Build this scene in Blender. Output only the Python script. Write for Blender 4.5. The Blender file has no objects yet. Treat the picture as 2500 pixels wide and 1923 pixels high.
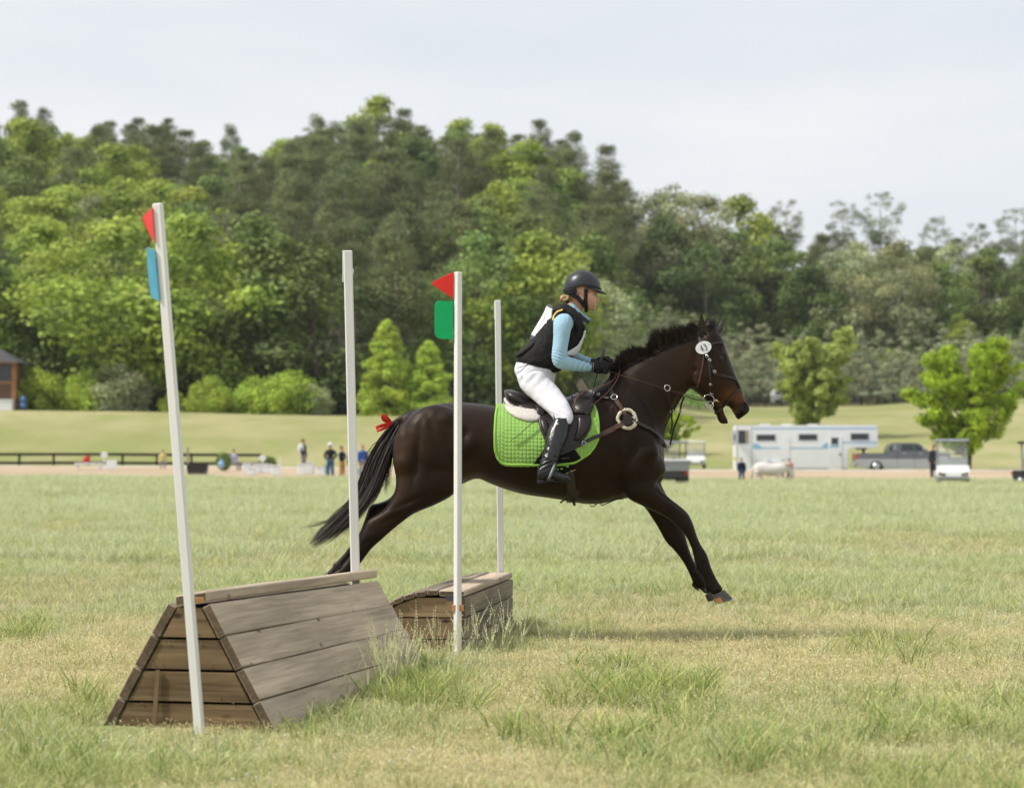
import bpy, bmesh, math, random
import numpy as np
from mathutils import Vector, Matrix, Quaternion, noise as mnoise
from mathutils.bvhtree import BVHTree

rad = math.radians
S = bpy.context.scene
COL = S.collection
rng = np.random.default_rng(7)
random.seed(7)

# ------------------------------------------------------------------ camera
FPX = 2500 * 85 / 36.0          # focal length in photograph pixels
CAM_H = 1.11
TH = math.atan((1130 - 961.5) / FPX)
cam_d = bpy.data.cameras.new("camera")
cam_d.lens = 85
cam_d.sensor_width = 36
cam_d.clip_start = 0.1
cam_d.clip_end = 3000
cam_d.dof.use_dof = True
cam_d.dof.focus_distance = 14.6
cam_d.dof.aperture_fstop = 3.5
cam = bpy.data.objects.new("camera", cam_d)
COL.objects.link(cam)
cam.location = (0, 0, CAM_H)
cam.rotation_euler = (math.pi / 2 + TH, 0, 0)
S.camera = cam

# ------------------------------------------------------------------ world: pale high cloud over a Nishita sky
SUN_EL, SUN_AZ = rad(50), rad(-104)     # azimuth measured from +Y towards +X
world = bpy.data.worlds.new("World")
S.world = world
world.use_nodes = True
wn, wl = world.node_tree.nodes, world.node_tree.links
wn.clear()
out = wn.new("ShaderNodeOutputWorld")
sky = wn.new("ShaderNodeTexSky")
sky.sky_type = 'NISHITA'
sky.sun_disc = False
sky.sun_elevation = SUN_EL
sky.sun_rotation = SUN_AZ
bg1 = wn.new("ShaderNodeBackground")
bg1.inputs["Strength"].default_value = 0.1
wl.new(sky.outputs[0], bg1.inputs["Color"])
tc = wn.new("ShaderNodeTexCoord")
mp = wn.new("ShaderNodeMapping")
mp.inputs["Scale"].default_value = (1.6, 1.6, 7.0)
nz = wn.new("ShaderNodeTexNoise")
nz.inputs["Scale"].default_value = 1.7
nz.inputs["Detail"].default_value = 6
nz.inputs["Roughness"].default_value = 0.55
wl.new(tc.outputs["Generated"], mp.inputs["Vector"])
wl.new(mp.outputs[0], nz.inputs["Vector"])
cr = wn.new("ShaderNodeValToRGB")
cr.color_ramp.elements[0].position = 0.34
cr.color_ramp.elements[0].color = (0.665, 0.698, 0.745, 1)
cr.color_ramp.elements[1].position = 0.66
cr.color_ramp.elements[1].color = (0.775, 0.785, 0.795, 1)
wl.new(nz.outputs["Fac"], cr.inputs["Fac"])
bg2 = wn.new("ShaderNodeBackground")
bg2.inputs["Strength"].default_value = 0.99
wl.new(cr.outputs[0], bg2.inputs["Color"])
mx = wn.new("ShaderNodeMixShader")
mr = wn.new("ShaderNodeMapRange")
mr.inputs["From Min"].default_value = 0.3
mr.inputs["From Max"].default_value = 0.7
mr.inputs["To Min"].default_value = 0.86
mr.inputs["To Max"].default_value = 0.97
wl.new(nz.outputs["Fac"], mr.inputs["Value"])
wl.new(mr.outputs[0], mx.inputs["Fac"])
wl.new(bg1.outputs[0], mx.inputs[1])
wl.new(bg2.outputs[0], mx.inputs[2])
wl.new(mx.outputs[0], out.inputs["Surface"])

sun_d = bpy.data.lights.new("sun", 'SUN')
sun_d.energy = 3.4
sun_d.angle = rad(5)
sun_d.color = (1.0, 0.95, 0.87)
sun = bpy.data.objects.new("sun", sun_d)
COL.objects.link(sun)
sdir = Vector((math.sin(SUN_AZ) * math.cos(SUN_EL), math.cos(SUN_AZ) * math.cos(SUN_EL), math.sin(SUN_EL)))
sun.rotation_euler = (-sdir).to_track_quat('-Z', 'Y').to_euler()
sun.location = sdir * 60

S.view_settings.view_transform = 'Standard'
S.view_settings.look = 'None'
S.view_settings.exposure = 0.30
S.view_settings.gamma = 1.0
S.view_settings.use_curve_mapping = False
S.cycles.max_bounces = 6
S.cycles.diffuse_bounces = 3
S.cycles.glossy_bounces = 3
S.cycles.transmission_bounces = 4
S.cycles.transparent_max_bounces = 8
S.cycles.use_denoising = True

# ------------------------------------------------------------------ helpers
def P(px, py, Y):
    """world point seen at photograph pixel (px, py) at distance Y"""
    u = (px - 1250) / FPX
    v = (961.5 - py) / FPX
    dy = math.cos(TH) - v * math.sin(TH)
    dz = math.sin(TH) + v * math.cos(TH)
    k = Y / dy
    return Vector((u * k, Y, CAM_H + dz * k))

def tag(o, label=None, cat=None, group=None, kind=None):
    if label: o["label"] = label
    if cat: o["category"] = cat
    if group: o["group"] = group
    if kind: o["kind"] = kind
    return o

def link(o, parent=None):
    COL.objects.link(o)
    if parent is not None:
        o.parent = parent
    return o

def empty(name, loc=(0, 0, 0), rz=0.0, label=None, cat=None, group=None):
    o = bpy.data.objects.new(name, None)
    o.location = loc
    o.rotation_euler = (0, 0, rz)
    o.empty_display_size = 0.1
    COL.objects.link(o)
    return tag(o, label, cat, group)

def finish(me, smooth=True, autosmooth=None):
    if smooth:
        me.polygons.foreach_set("use_smooth", np.ones(len(me.polygons), dtype=bool))
    me.update()

def mesh_np(name, v, f, mats=(), smooth=False, midx=None, colors=None):
    """v: (n,3); f: (m,k) array of equal-size faces or list"""
    me = bpy.data.meshes.new(name)
    v = np.asarray(v, dtype=np.float32).reshape(-1, 3)
    if isinstance(f, np.ndarray):
        m, k = f.shape
        me.vertices.add(len(v))
        me.vertices.foreach_set("co", v.ravel())
        me.loops.add(m * k)
        me.loops.foreach_set("vertex_index", f.astype(np.int32).ravel())
        me.polygons.add(m)
        me.polygons.foreach_set("loop_start", np.arange(0, m * k, k, dtype=np.int32))
        me.polygons.foreach_set("loop_total", np.full(m, k, dtype=np.int32))
        me.update(calc_edges=True)
    else:
        me.from_pydata([tuple(p) for p in v], [], f)
    for m_ in mats:
        me.materials.append(m_)
    if midx is not None:
        me.polygons.foreach_set("material_index", np.asarray(midx, dtype=np.int32))
    if colors is not None:
        ca = me.color_attributes.new("Col", 'FLOAT_COLOR', 'POINT')
        c = np.ones((len(v), 4), dtype=np.float32)
        c[:, :3] = colors
        ca.data.foreach_set("color", c.ravel())
    if smooth:
        me.polygons.foreach_set("use_smooth", np.ones(len(me.polygons), dtype=bool))
    me.update()
    return me

class MB:
    """small mesh builder: gathers boxes, tubes, lofts; build() links ONE object"""
    def __init__(s):
        s.v, s.f, s.m = [], [], []
    def add(s, verts, faces, mi=0):
        b = len(s.v)
        s.v += [tuple(p) for p in verts]
        s.f += [tuple(i + b for i in q) for q in faces]
        s.m += [mi] * len(faces)
    def box(s, lo, hi, M=None, mi=0, ch=0.0):
        x0, y0, z0 = lo
        x1, y1, z1 = hi
        if ch <= 0:
            vs = [(x0, y0, z0), (x1, y0, z0), (x1, y1, z0), (x0, y1, z0), (x0, y0, z1), (x1, y0, z1), (x1, y1, z1), (x0, y1, z1)]
            fs = [(0, 3, 2, 1), (4, 5, 6, 7), (0, 1, 5, 4), (1, 2, 6, 5), (2, 3, 7, 6), (3, 0, 4, 7)]
        else:
            vs, fs = chamfer_box(lo, hi, ch)
        vs = [Vector(p) for p in vs]
        if M is not None:
            vs = [M @ p for p in vs]
        s.add(vs, fs, mi)
    def cyl(s, p0, p1, r0, r1=None, n=12, mi=0, cap=True):
        r1 = r0 if r1 is None else r1
        s.tube([p0, p1], [r0, r1], n, mi, cap)
    def tube(s, pts, r, n=8, mi=0, cap=True, flat=None):
        pts = [Vector(p) for p in pts]
        if not hasattr(r, '__len__'):
            r = [r] * len(pts)
        rings = []
        prev = None
        for i, p in enumerate(pts):
            a = pts[max(i - 1, 0)]
            b = pts[min(i + 1, len(pts) - 1)]
            t = (b - a)
            t = t.normalized() if t.length > 1e-9 else Vector((0, 0, 1))
            if prev is None:
                u = t.cross(Vector((0, 0, 1)))
                if u.length < 1e-3:
                    u = t.cross(Vector((0, 1, 0)))
                u.normalize()
            else:
                u = prev - t * prev.dot(t)
                if u.length < 1e-6:
                    u = t.cross(Vector((0, 0, 1)))
                u.normalize()
            prev = u
            w = t.cross(u)
            ring = []
            for k in range(n):
                an = 2 * math.pi * k / n
                fy = flat if flat else 1.0
                ring.append(p + (u * math.cos(an) + w * math.sin(an) * fy) * r[i])
            rings.append(ring)
        s.rings(rings, mi, cap)
    def rings(s, rings, mi=0, cap=True):
        n = len(rings[0])
        b = len(s.v)
        vs = [p for rg in rings for p in rg]
        fs = []
        for i in range(len(rings) - 1):
            for k in range(n):
                k2 = (k + 1) % n
                fs.append((i * n + k, i * n + k2, (i + 1) * n + k2, (i + 1) * n + k))
        if cap:
            fs.append(tuple(reversed(range(n))))
            fs.append(tuple((len(rings) - 1) * n + k for k in range(n)))
        s.add(vs, fs, mi)
    def ell(s, c, r, M=None, nu=16, nv=10, mi=0):
        c = Vector(c)
        vs = [Vector((0, 0, -r[2]))]
        for i in range(1, nv):
            ph = math.pi * i / nv - math.pi / 2
            for k in range(nu):
                a = 2 * math.pi * k / nu
                vs.append(Vector((r[0] * math.cos(ph) * math.cos(a), r[1] * math.cos(ph) * math.sin(a), r[2] * math.sin(ph))))
        vs.append(Vector((0, 0, r[2])))
        fs = []
        for k in range(nu):
            fs.append((0, 1 + (k + 1) % nu, 1 + k))
        for i in range(nv - 2):
            for k in range(nu):
                a = 1 + i * nu + k
                b = 1 + i * nu + (k + 1) % nu
                fs.append((a, b, b + nu, a + nu))
        L = len(vs) - 1
        o = 1 + (nv - 2) * nu
        for k in range(nu):
            fs.append((L, o + k, o + (k + 1) % nu))
        if M is not None:
            vs = [M @ p for p in vs]
        s.add([p + c for p in vs], fs, mi)
    def prism(s, poly, d, mi=0, M=None):
        """poly: list of 3D points (planar), extruded by vector d"""
        n = len(poly)
        vs = [Vector(p) for p in poly] + [Vector(p) + Vector(d) for p in poly]
        if M is not None:
            vs = [M @ p for p in vs]
        fs = [tuple(reversed(range(n))), tuple(range(n, 2 * n))]
        for k in range(n):
            k2 = (k + 1) % n
            fs.append((k, k2, n + k2, n + k))
        s.add(vs, fs, mi)
    def mesh(s, name, mats, smooth=False):
        me = bpy.data.meshes.new(name)
        me.from_pydata(s.v, [], s.f)
        for m in (mats if isinstance(mats, (list, tuple)) else [mats]):
            me.materials.append(m)
        me.polygons.foreach_set("material_index", np.asarray(s.m, dtype=np.int32))
        bm = bmesh.new()
        bm.from_mesh(me)
        bmesh.ops.recalc_face_normals(bm, faces=bm.faces)
        bm.to_mesh(me)
        bm.free()
        if smooth:
            me.polygons.foreach_set("use_smooth", np.ones(len(me.polygons), dtype=bool))
        me.update()
        return me
    def build(s, name, mats, parent=None, smooth=False, loc=None, rz=None):
        o = bpy.data.objects.new(name, s.mesh(name, mats, smooth))
        link(o, parent)
        if loc is not None:
            o.location = loc
        if rz is not None:
            o.rotation_euler = (0, 0, rz)
        return o

def chamfer_box(lo, hi, c):
    x0, y0, z0 = lo
    x1, y1, z1 = hi
    bm = bmesh.new()
    bmesh.ops.create_cube(bm, size=1.0)
    for v in bm.verts:
        v.co = Vector(((x0 + x1) / 2 + v.co.x * (x1 - x0), (y0 + y1) / 2 + v.co.y * (y1 - y0), (z0 + z1) / 2 + v.co.z * (z1 - z0)))
    bmesh.ops.bevel(bm, geom=list(bm.edges), offset=c, segments=1, affect='EDGES', profile=0.5)
    bm.verts.index_update()
    vs = [v.co.copy() for v in bm.verts]
    fs = [tuple(v.index for v in f.verts) for f in bm.faces]
    bm.free()
    return vs, fs

def copy_tree(o, parent=None):
    c = o.copy()
    COL.objects.link(c)
    if parent is not None:
        c.parent = parent
    for ch in list(o.children):
        copy_tree(ch, c)
    return c

def crom(pts, n):
    """Catmull-Rom resample of rows (list of tuples of equal length), n steps per span"""
    A = np.array(pts, dtype=float)
    if len(A) < 3:
        t = np.linspace(0, 1, n * (len(A) - 1) + 1)[:, None]
        return A[0] * (1 - t) + A[-1] * t
    X = np.vstack([2 * A[0] - A[1], A, 2 * A[-1] - A[-2]])
    out_ = []
    for i in range(len(A) - 1):
        p0, p1, p2, p3 = X[i], X[i + 1], X[i + 2], X[i + 3]
        for k in range(n):
            t = k / n
            out_.append(0.5 * ((2 * p1) + (-p0 + p2) * t + (2 * p0 - 5 * p1 + 4 * p2 - p3) * t * t + (-p0 + 3 * p1 - 3 * p2 + p3) * t ** 3))
    out_.append(A[-1])
    return np.array(out_)

def remesh(mb, name, voxel, smooth_it=4, sfac=0.5):
    """union of the closed shapes gathered in mb -> one continuous surface"""
    me = mb.mesh(name + "_raw", [])
    ob = bpy.data.objects.new(name + "_raw", me)
    COL.objects.link(ob)
    md = ob.modifiers.new("r", 'REMESH')
    md.mode = 'VOXEL'
    md.voxel_size = voxel
    if smooth_it:
        sm = ob.modifiers.new("s", 'SMOOTH')
        sm.iterations = smooth_it
        sm.factor = sfac
    dg = bpy.context.evaluated_depsgraph_get()
    dg.update()
    new = bpy.data.meshes.new_from_object(ob.evaluated_get(dg), depsgraph=dg)
    new.name = name
    COL.objects.unlink(ob)
    bpy.data.objects.remove(ob)
    bpy.data.meshes.remove(me)
    new.materials.clear()
    new.polygons.foreach_set("use_smooth", np.ones(len(new.polygons), dtype=bool))
    return new

def get_v(me):
    a = np.empty(len(me.vertices) * 3, dtype=np.float32)
    me.vertices.foreach_get("co", a)
    return a.reshape(-1, 3)

def set_v(me, a):
    me.vertices.foreach_set("co", np.asarray(a, dtype=np.float32).ravel())
    me.update()

def get_n(me):
    a = np.empty(len(me.vertices) * 3, dtype=np.float32)
    me.vertex_normals.foreach_get("vector", a)
    return a.reshape(-1, 3)

def set_col(me, c):
    ca = me.color_attributes.new("Col", 'FLOAT_COLOR', 'POINT')
    k = np.ones((len(me.vertices), 4), dtype=np.float32)
    k[:, :3] = c
    ca.data.foreach_set("color", k.ravel())

def smoothstep(a, b, x):
    t = np.clip((np.asarray(x, dtype=float) - a) / (b - a), 0, 1)
    return t * t * (3 - 2 * t)

# ------------------------------------------------------------------ materials
def lin(h):
    """sRGB 0-255 triple to linear"""
    return tuple(((c / 255) / 12.92 if c / 255 <= 0.04045 else ((c / 255 + 0.055) / 1.055) ** 2.4) for c in h)

def nodes_of(m):
    m.use_nodes = True
    return m.node_tree.nodes, m.node_tree.links

def mat(name, col, rough=0.6, var=0.12, scale=6.0, bump=0.0, bscale=40.0, metal=0.0, spec=0.5, col2=None, stretch=(1, 1, 1),
        sheen=0.0, coat=0.0, transl=0.0, rnd=0.0, vcol=False, detail=4.0, trans=0.0):
    m = bpy.data.materials.new(name)
    N, L = nodes_of(m)
    b = N["Principled BSDF"]
    b.inputs["Roughness"].default_value = rough
    b.inputs["Metallic"].default_value = metal
    b.inputs["Specular IOR Level"].default_value = spec
    b.inputs["Sheen Weight"].default_value = sheen
    b.inputs["Coat Weight"].default_value = coat
    b.inputs["Transmission Weight"].default_value = trans
    t = N.new("ShaderNodeTexCoord")
    mpn = N.new("ShaderNodeMapping")
    mpn.inputs["Scale"].default_value = stretch
    L.new(t.outputs["Object"], mpn.inputs["Vector"])
    n = N.new("ShaderNodeTexNoise")
    n.inputs["Scale"].default_value = scale
    n.inputs["Detail"].default_value = detail
    L.new(mpn.outputs[0], n.inputs["Vector"])
    mixn = N.new("ShaderNodeMix")
    mixn.data_type = 'RGBA'
    mixn.blend_type = 'MIX'
    c1 = tuple(max(0, c * (1 - var)) for c in col)
    c2 = tuple(min(1, c * (1 + var)) for c in (col2 or col))
    mixn.inputs["A"].default_value = (*c1, 1)
    mixn.inputs["B"].default_value = (*c2, 1)
    ramp = N.new("ShaderNodeMapRange")
    ramp.inputs["From Min"].default_value = 0.3
    ramp.inputs["From Max"].default_value = 0.7
    L.new(n.outputs["Fac"], ramp.inputs["Value"])
    L.new(ramp.outputs[0], mixn.inputs["Factor"])
    colout = mixn.outputs["Result"]
    if vcol:
        at = N.new("ShaderNodeVertexColor")
        at.layer_name = "Col"
        mu = N.new("ShaderNodeMix")
        mu.data_type = 'RGBA'
        mu.blend_type = 'MULTIPLY'
        mu.inputs["Factor"].default_value = 1
        L.new(colout, mu.inputs["A"])
        L.new(at.outputs["Color"], mu.inputs["B"])
        colout = mu.outputs["Result"]
    if rnd > 0:
        oi = N.new("ShaderNodeObjectInfo")
        hs = N.new("ShaderNodeHueSaturation")
        m1 = N.new("ShaderNodeMapRange")
        m1.inputs["To Min"].default_value = 1 - rnd
        m1.inputs["To Max"].default_value = 1 + rnd
        L.new(oi.outputs["Random"], m1.inputs["Value"])
        L.new(m1.outputs[0], hs.inputs["Value"])
        m2 = N.new("ShaderNodeMath")
        m2.operation = 'MULTIPLY_ADD'
        m2.inputs[1].default_value = 0.03 * (rnd / 0.2)
        m2.inputs[2].default_value = 0.5 - 0.015 * (rnd / 0.2)
        L.new(oi.outputs["Random"], m2.inputs[0])
        L.new(m2.outputs[0], hs.inputs["Hue"])
        L.new(colout, hs.inputs["Color"])
        colout = hs.outputs["Color"]
    L.new(colout, b.inputs["Base Color"])
    if bump > 0:
        n2 = N.new("ShaderNodeTexNoise")
        n2.inputs["Scale"].default_value = bscale
        n2.inputs["Detail"].default_value = 3
        L.new(mpn.outputs[0], n2.inputs["Vector"])
        bp = N.new("ShaderNodeBump")
        bp.inputs["Strength"].default_value = bump
        bp.inputs["Distance"].default_value = 0.01
        L.new(n2.outputs["Fac"], bp.inputs["Height"])
        L.new(bp.outputs[0], b.inputs["Normal"])
    if transl > 0:
        tr = N.new("ShaderNodeBsdfTranslucent")
        L.new(colout, tr.inputs["Color"])
        ms = N.new("ShaderNodeMixShader")
        ms.inputs["Fac"].default_value = transl
        L.new(b.outputs[0], ms.inputs[1])
        L.new(tr.outputs[0], ms.inputs[2])
        L.new(ms.outputs[0], N["Material Output"].inputs["Surface"])
    return m

def vnoise(x, y, seed=0):
    x = np.asarray(x, dtype=float); y = np.asarray(y, dtype=float)
    xi = np.floor(x).astype(np.int64); yi = np.floor(y).astype(np.int64)
    xf = x - xi; yf = y - yi
    def h(a, b):
        n = (a * 374761393 + b * 668265263 + seed * 974634777) & 0x7fffffff
        n = ((n ^ (n >> 13)) * 1274126177) & 0x7fffffff
        n = (n ^ (n >> 16)) & 0x7fffffff
        return n / 0x7fffffff
    u = xf * xf * (3 - 2 * xf); v = yf * yf * (3 - 2 * yf)
    return (h(xi, yi) * (1 - u) + h(xi + 1, yi) * u) * (1 - v) + (h(xi, yi + 1) * (1 - u) + h(xi + 1, yi + 1) * u) * v

def fbm(x, y, seed=0, octs=4):
    s, a, t = 0, 1.0, 0
    for i in range(octs):
        s = s + a * vnoise(x * 2 ** i + 17.3 * i, y * 2 ** i - 9.1 * i, seed + i)
        t += a
        a *= 0.5
    return s / t

# ------------------------------------------------------------------ terrain
TY = [0, 60, 100, 112, 118, 140, 163, 200, 215, 235, 260, 300, 330, 360, 400, 470, 900]
TPX = [-600, 0, 300, 900, 1250, 1450, 1560, 1750, 2100, 2500, 3100]
def _zt():
    L_ = [0, .06, .26, .36, .48, .90, .98, 5.6, 5.6, 6.2, 10, 19, 27, 34, 43, 46, 30]
    M_ = [0, .06, .20, .28, .38, .80, .90, 5.0, 5.4, 6.5, 10.5, 19, 26, 33, 41, 44, 30]
    C_ = [0, .06, .16, .21, .31, .68, .80, 4.2, 4.8, 5.8, 9, 15, 21, 27, 34, 38, 30]
    R1 = [0, .06, .16, .21, .31, .66, .75, 3.4, 4.2, 5.3, 6.6, 8.2, 11, 18, 22, 26, 28]
    R2 = [0, .06, .16, .21, .31, .66, .75, 3.4, 4.3, 5.6, 7.0, 9.2, 12, 18.5, 21, 23, 26]
    cols = [L_, L_, L_, M_, M_, C_, C_, R1, R1, R2, R2]
    a = np.array(cols, dtype=float)
    a[6] = 0.55 * np.array(C_) + 0.45 * np.array(R1)
    a[6][14] = 28
    return a
ZT = _zt()

def gz(X, Y):
    X = np.asarray(X, dtype=float); Y = np.asarray(Y, dtype=float)
    px = 1250 + X / np.maximum(Y, 60) * FPX
    px = np.clip(px, TPX[0], TPX[-1])
    iy = np.clip(np.searchsorted(TY, Y, side='right') - 1, 0, len(TY) - 2)
    ty = np.clip((Y - np.array(TY)[iy]) / (np.array(TY)[iy + 1] - np.array(TY)[iy]), 0, 1)
    ix = np.clip(np.searchsorted(TPX, px, side='right') - 1, 0, len(TPX) - 2)
    tx = (px - np.array(TPX)[ix]) / (np.array(TPX)[ix + 1] - np.array(TPX)[ix])
    tx = tx * tx * (3 - 2 * tx)
    z = (ZT[ix, iy] * (1 - ty) + ZT[ix, iy + 1] * ty) * (1 - tx) + (ZT[ix + 1, iy] * (1 - ty) + ZT[ix + 1, iy + 1] * ty) * tx
    z = z + (fbm(X * 0.8, Y * 0.8, 3, 3) - 0.5) * 0.05 * smoothstep(4, 9, Y)
    z = z - .035 * (1 - smoothstep(10.6, 13.2, Y))
    z = z + (fbm(X * 0.06, Y * 0.06, 5, 3) - 0.5) * 0.9 * smoothstep(150, 200, Y)
    return z
def gz1(X, Y):
    return float(gz(np.array([X]), np.array([Y]))[0])
def G(px, Y):
    X = (px - 1250) / FPX * Y / math.cos(TH) * 1.0
    return Vector((X, Y, gz1(X, Y)))

# how green (1) or straw-dry (0) the turf is
PATCH = [  # px, py, half width px, half height px, change
    (1480, 1668, 330, 60, .55), (1000, 1650, 150, 70, .6), (1150, 1690, 60, 40, .3), (620, 1740, 330, 40, .35),
    (60, 1560, 90, 35, .4), (2250, 1560, 300, 70, .45), (1600, 1830, 500, 90, .15), (300, 1850, 420, 110, .25),
    (2150, 1880, 450, 80, .1), (1700, 1470, 330, 40, -.45), (1500, 1535, 380, 28, -.35), (2050, 1640, 260, 30, -.3),
    (150, 1640, 220, 70, -.45), (200, 1500, 220, 50, -.2), (1550, 1750, 350, 20, -.2), (2100, 1340, 500, 18, -.3),
    (900, 1900, 300, 60, -.3), (1300, 1560, 160, 45, .15)]
def green(X, Y):
    px = 1250 + X / Y * FPX
    py = 1130 + (CAM_H - 0.0) / Y * FPX
    n1 = fbm(X * 0.55, Y * 0.32, 11, 4)
    n2 = fbm(X * 2.2, Y * 1.5, 21, 3)
    g = 0.5 + (n1 - 0.5) * 2.3 + (n2 - 0.5) * 0.9
    g = g + np.interp(Y, [8, 11, 13.5, 17, 20, 30, 50, 80, 92], [-.12, -.18, -.22, -.04, .14, .14, .12, .1, .1])
    for (cx, cy, rx, ry, d) in PATCH:
        e = ((px - cx) / rx) ** 2 + ((py - cy) / ry) ** 2
        g = g + d * np.exp(-e)
    return np.clip(g, 0, 1)

def ground_material():
    m = bpy.data.materials.new("turf_ground")
    N, L = nodes_of(m)
    b = N["Principled BSDF"]
    b.inputs["Roughness"].default_value = 0.95
    b.inputs["Specular IOR Level"].default_value = 0.1
    at = N.new("ShaderNodeVertexColor"); at.layer_name = "Col"
    sep = N.new("ShaderNodeSeparateColor")
    L.new(at.outputs["Color"], sep.inputs["Color"])
    t = N.new("ShaderNodeTexCoord")
    def noise(sc, det=5, stretch=(1, 1, 1), r=0.6):
        mp_ = N.new("ShaderNodeMapping"); mp_.inputs["Scale"].default_value = stretch
        L.new(t.outputs["Object"], mp_.inputs["Vector"])
        n = N.new("ShaderNodeTexNoise"); n.inputs["Scale"].default_value = sc; n.inputs["Detail"].default_value = det
        n.inputs["Roughness"].default_value = r
        L.new(mp_.outputs[0], n.inputs["Vector"])
        return n.outputs["Fac"]
    def mixc(f, a, c, bt='MIX'):
        x = N.new("ShaderNodeMix"); x.data_type = 'RGBA'; x.blend_type = bt
        for s_, v_ in (("A", a), ("B", c)):
            if isinstance(v_, tuple): x.inputs[s_].default_value = (*v_, 1)
            else: L.new(v_, x.inputs[s_])
        if isinstance(f, float): x.inputs["Factor"].default_value = f
        else: L.new(f, x.inputs["Factor"])
        return x.outputs["Result"]
    def rng_(v, a, c):
        x = N.new("ShaderNodeMapRange"); x.inputs["From Min"].default_value = a; x.inputs["From Max"].default_value = c
        L.new(v, x.inputs["Value"]); return x.outputs[0]
    dry = mixc(rng_(noise(60, 6), .35, .65), (.21, .18, .10), (.50, .43, .25))
    grn = mixc(rng_(noise(45, 6), .35, .65), (.12, .15, .055), (.36, .40, .17))
    near = mixc(sep.outputs["Red"], dry, grn)
    # distant meadow on the slope (blue channel = 1)
    mead = mixc(rng_(noise(.06, 6, (1, .5, 1)), .40, .62), (.25, .26, .10), (.37, .34, .175))
    mead = mixc(rng_(noise(.35, 5, (1, .4, 1)), .5, .75), mead, (.22, .27, .075))
    c = mixc(sep.outputs["Blue"], near, mead)
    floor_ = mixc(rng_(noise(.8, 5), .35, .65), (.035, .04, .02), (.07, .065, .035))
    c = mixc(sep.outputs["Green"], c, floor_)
    L.new(c, b.inputs["Base Color"])
    bp = N.new("ShaderNodeBump"); bp.inputs["Strength"].default_value = 0.5; bp.inputs["Distance"].default_value = 0.03
    L.new(noise(25, 6), bp.inputs["Height"])
    L.new(bp.outputs[0], b.inputs["Normal"])
    return m

ys = list(np.arange(1, 6, 1.0)) + list(np.arange(6, 20, 0.2)) + list(np.arange(20, 40, 0.5)) + list(np.arange(40, 112, 2.0)) + \
     [112, 114, 116, 118, 121, 124, 128, 132, 136, 140, 142, 144, 146, 148, 151, 155, 159, 163] + list(np.arange(167, 240, 4.0)) + \
     list(np.arange(240, 480, 8.0)) + [520, 600, 700, 900]
ys = [-40, -15, -5, 0] + ys
NC = 260
cc = np.linspace(-1, 1, NC)
YY = np.array(ys)[:, None] * np.ones(NC)[None, :]
XX = cc[None, :] * (14 + 0.62 * np.maximum(YY, 0) + 0.25 * np.maximum(YY - 400, 0))
ZZ = gz(XX, np.maximum(YY, 0))
nr = len(ys)
idx = np.arange(nr * NC).reshape(nr, NC)
quads = np.stack([idx[:-1, :-1], idx[:-1, 1:], idx[1:, 1:], idx[1:, :-1]], -1).reshape(-1, 4)
col = np.zeros((nr, NC, 3), dtype=np.float32)
col[..., 0] = green(XX, np.maximum(YY, 1.0))
col[..., 2] = smoothstep(113, 140, YY)
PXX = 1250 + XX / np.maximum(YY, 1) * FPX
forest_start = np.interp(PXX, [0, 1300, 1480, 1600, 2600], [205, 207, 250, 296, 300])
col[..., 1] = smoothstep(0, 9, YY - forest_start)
MG = ground_material()
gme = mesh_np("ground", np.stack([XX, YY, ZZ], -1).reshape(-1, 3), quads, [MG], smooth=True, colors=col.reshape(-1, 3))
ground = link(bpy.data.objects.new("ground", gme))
tag(ground, kind="structure")

def strip(name, y0, y1, m, lift, wob=0.0, seed=1):
    sel = [i for i, y in enumerate(ys) if y0 <= y <= y1]
    sub = np.array(sel)
    X_, Y_, Z_ = XX[sub].copy(), YY[sub].copy(), ZZ[sub].copy()
    k = len(sub)
    # the near edge wanders a little
    w = (fbm(X_[0] * 0.35, X_[0] * 0, seed, 3) - 0.5) * wob
    Y_[0] += w
    Z_[0] = gz(X_[0], Y_[0])
    ii = np.arange(k * NC).reshape(k, NC)
    q = np.stack([ii[:-1, :-1], ii[:-1, 1:], ii[1:, 1:], ii[1:, :-1]], -1).reshape(-1, 4)
    me = mesh_np(name, np.stack([X_, Y_, Z_ + lift], -1).reshape(-1, 3), q, [m], smooth=True)
    return tag(link(bpy.data.objects.new(name, me)), kind="structure")
M_dirt = mat("bare_earth", (.42, .315, .215), 0.95, var=.12, scale=.35, bump=.3, bscale=6, spec=.1, col2=(.45, .36, .25), stretch=(.3, 1, 1))
M_gravel = mat("pale_gravel", (.56, .52, .49), 0.9, var=.1, scale=.8, bump=.3, bscale=15, spec=.1)
strip("dirt_track", 112, 140, M_dirt, 0.012, 2.2, 4)
strip("gravel_road", 140, 148, M_gravel, 0.014, 0.6, 9)

# ------------------------------------------------------------------ foliage
def leaf_mat(name, c, c2, rnd=.16, transl=.28):
    return mat(name, c, 0.6, var=.12, scale=.35, col2=c2, spec=.22, transl=transl, rnd=rnd, vcol=True, detail=3)
M_bright = leaf_mat("spring_leaf", (.25, .34, .06), (.39, .47, .09))
M_mid = leaf_mat("green_leaf", (.16, .23, .065), (.25, .33, .095))
M_deep = leaf_mat("deep_leaf", (.10, .15, .045), (.155, .21, .065))
M_pine = leaf_mat("pine_needle", (.145, .18, .07), (.225, .255, .11), transl=.3)
M_pale = leaf_mat("pale_blossom_leaf", (.30, .35, .17), (.44, .47, .26))
M_sage = leaf_mat("sage_needle", (.30, .34, .19), (.44, .47, .29), transl=.3)
M_lime = leaf_mat("lime_leaf", (.28, .42, .03), (.40, .53, .045), rnd=.05, transl=.35)
M_blime = leaf_mat("lime_shrub_leaf", (.37, .50, .07), (.50, .62, .11), rnd=.1)
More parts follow.
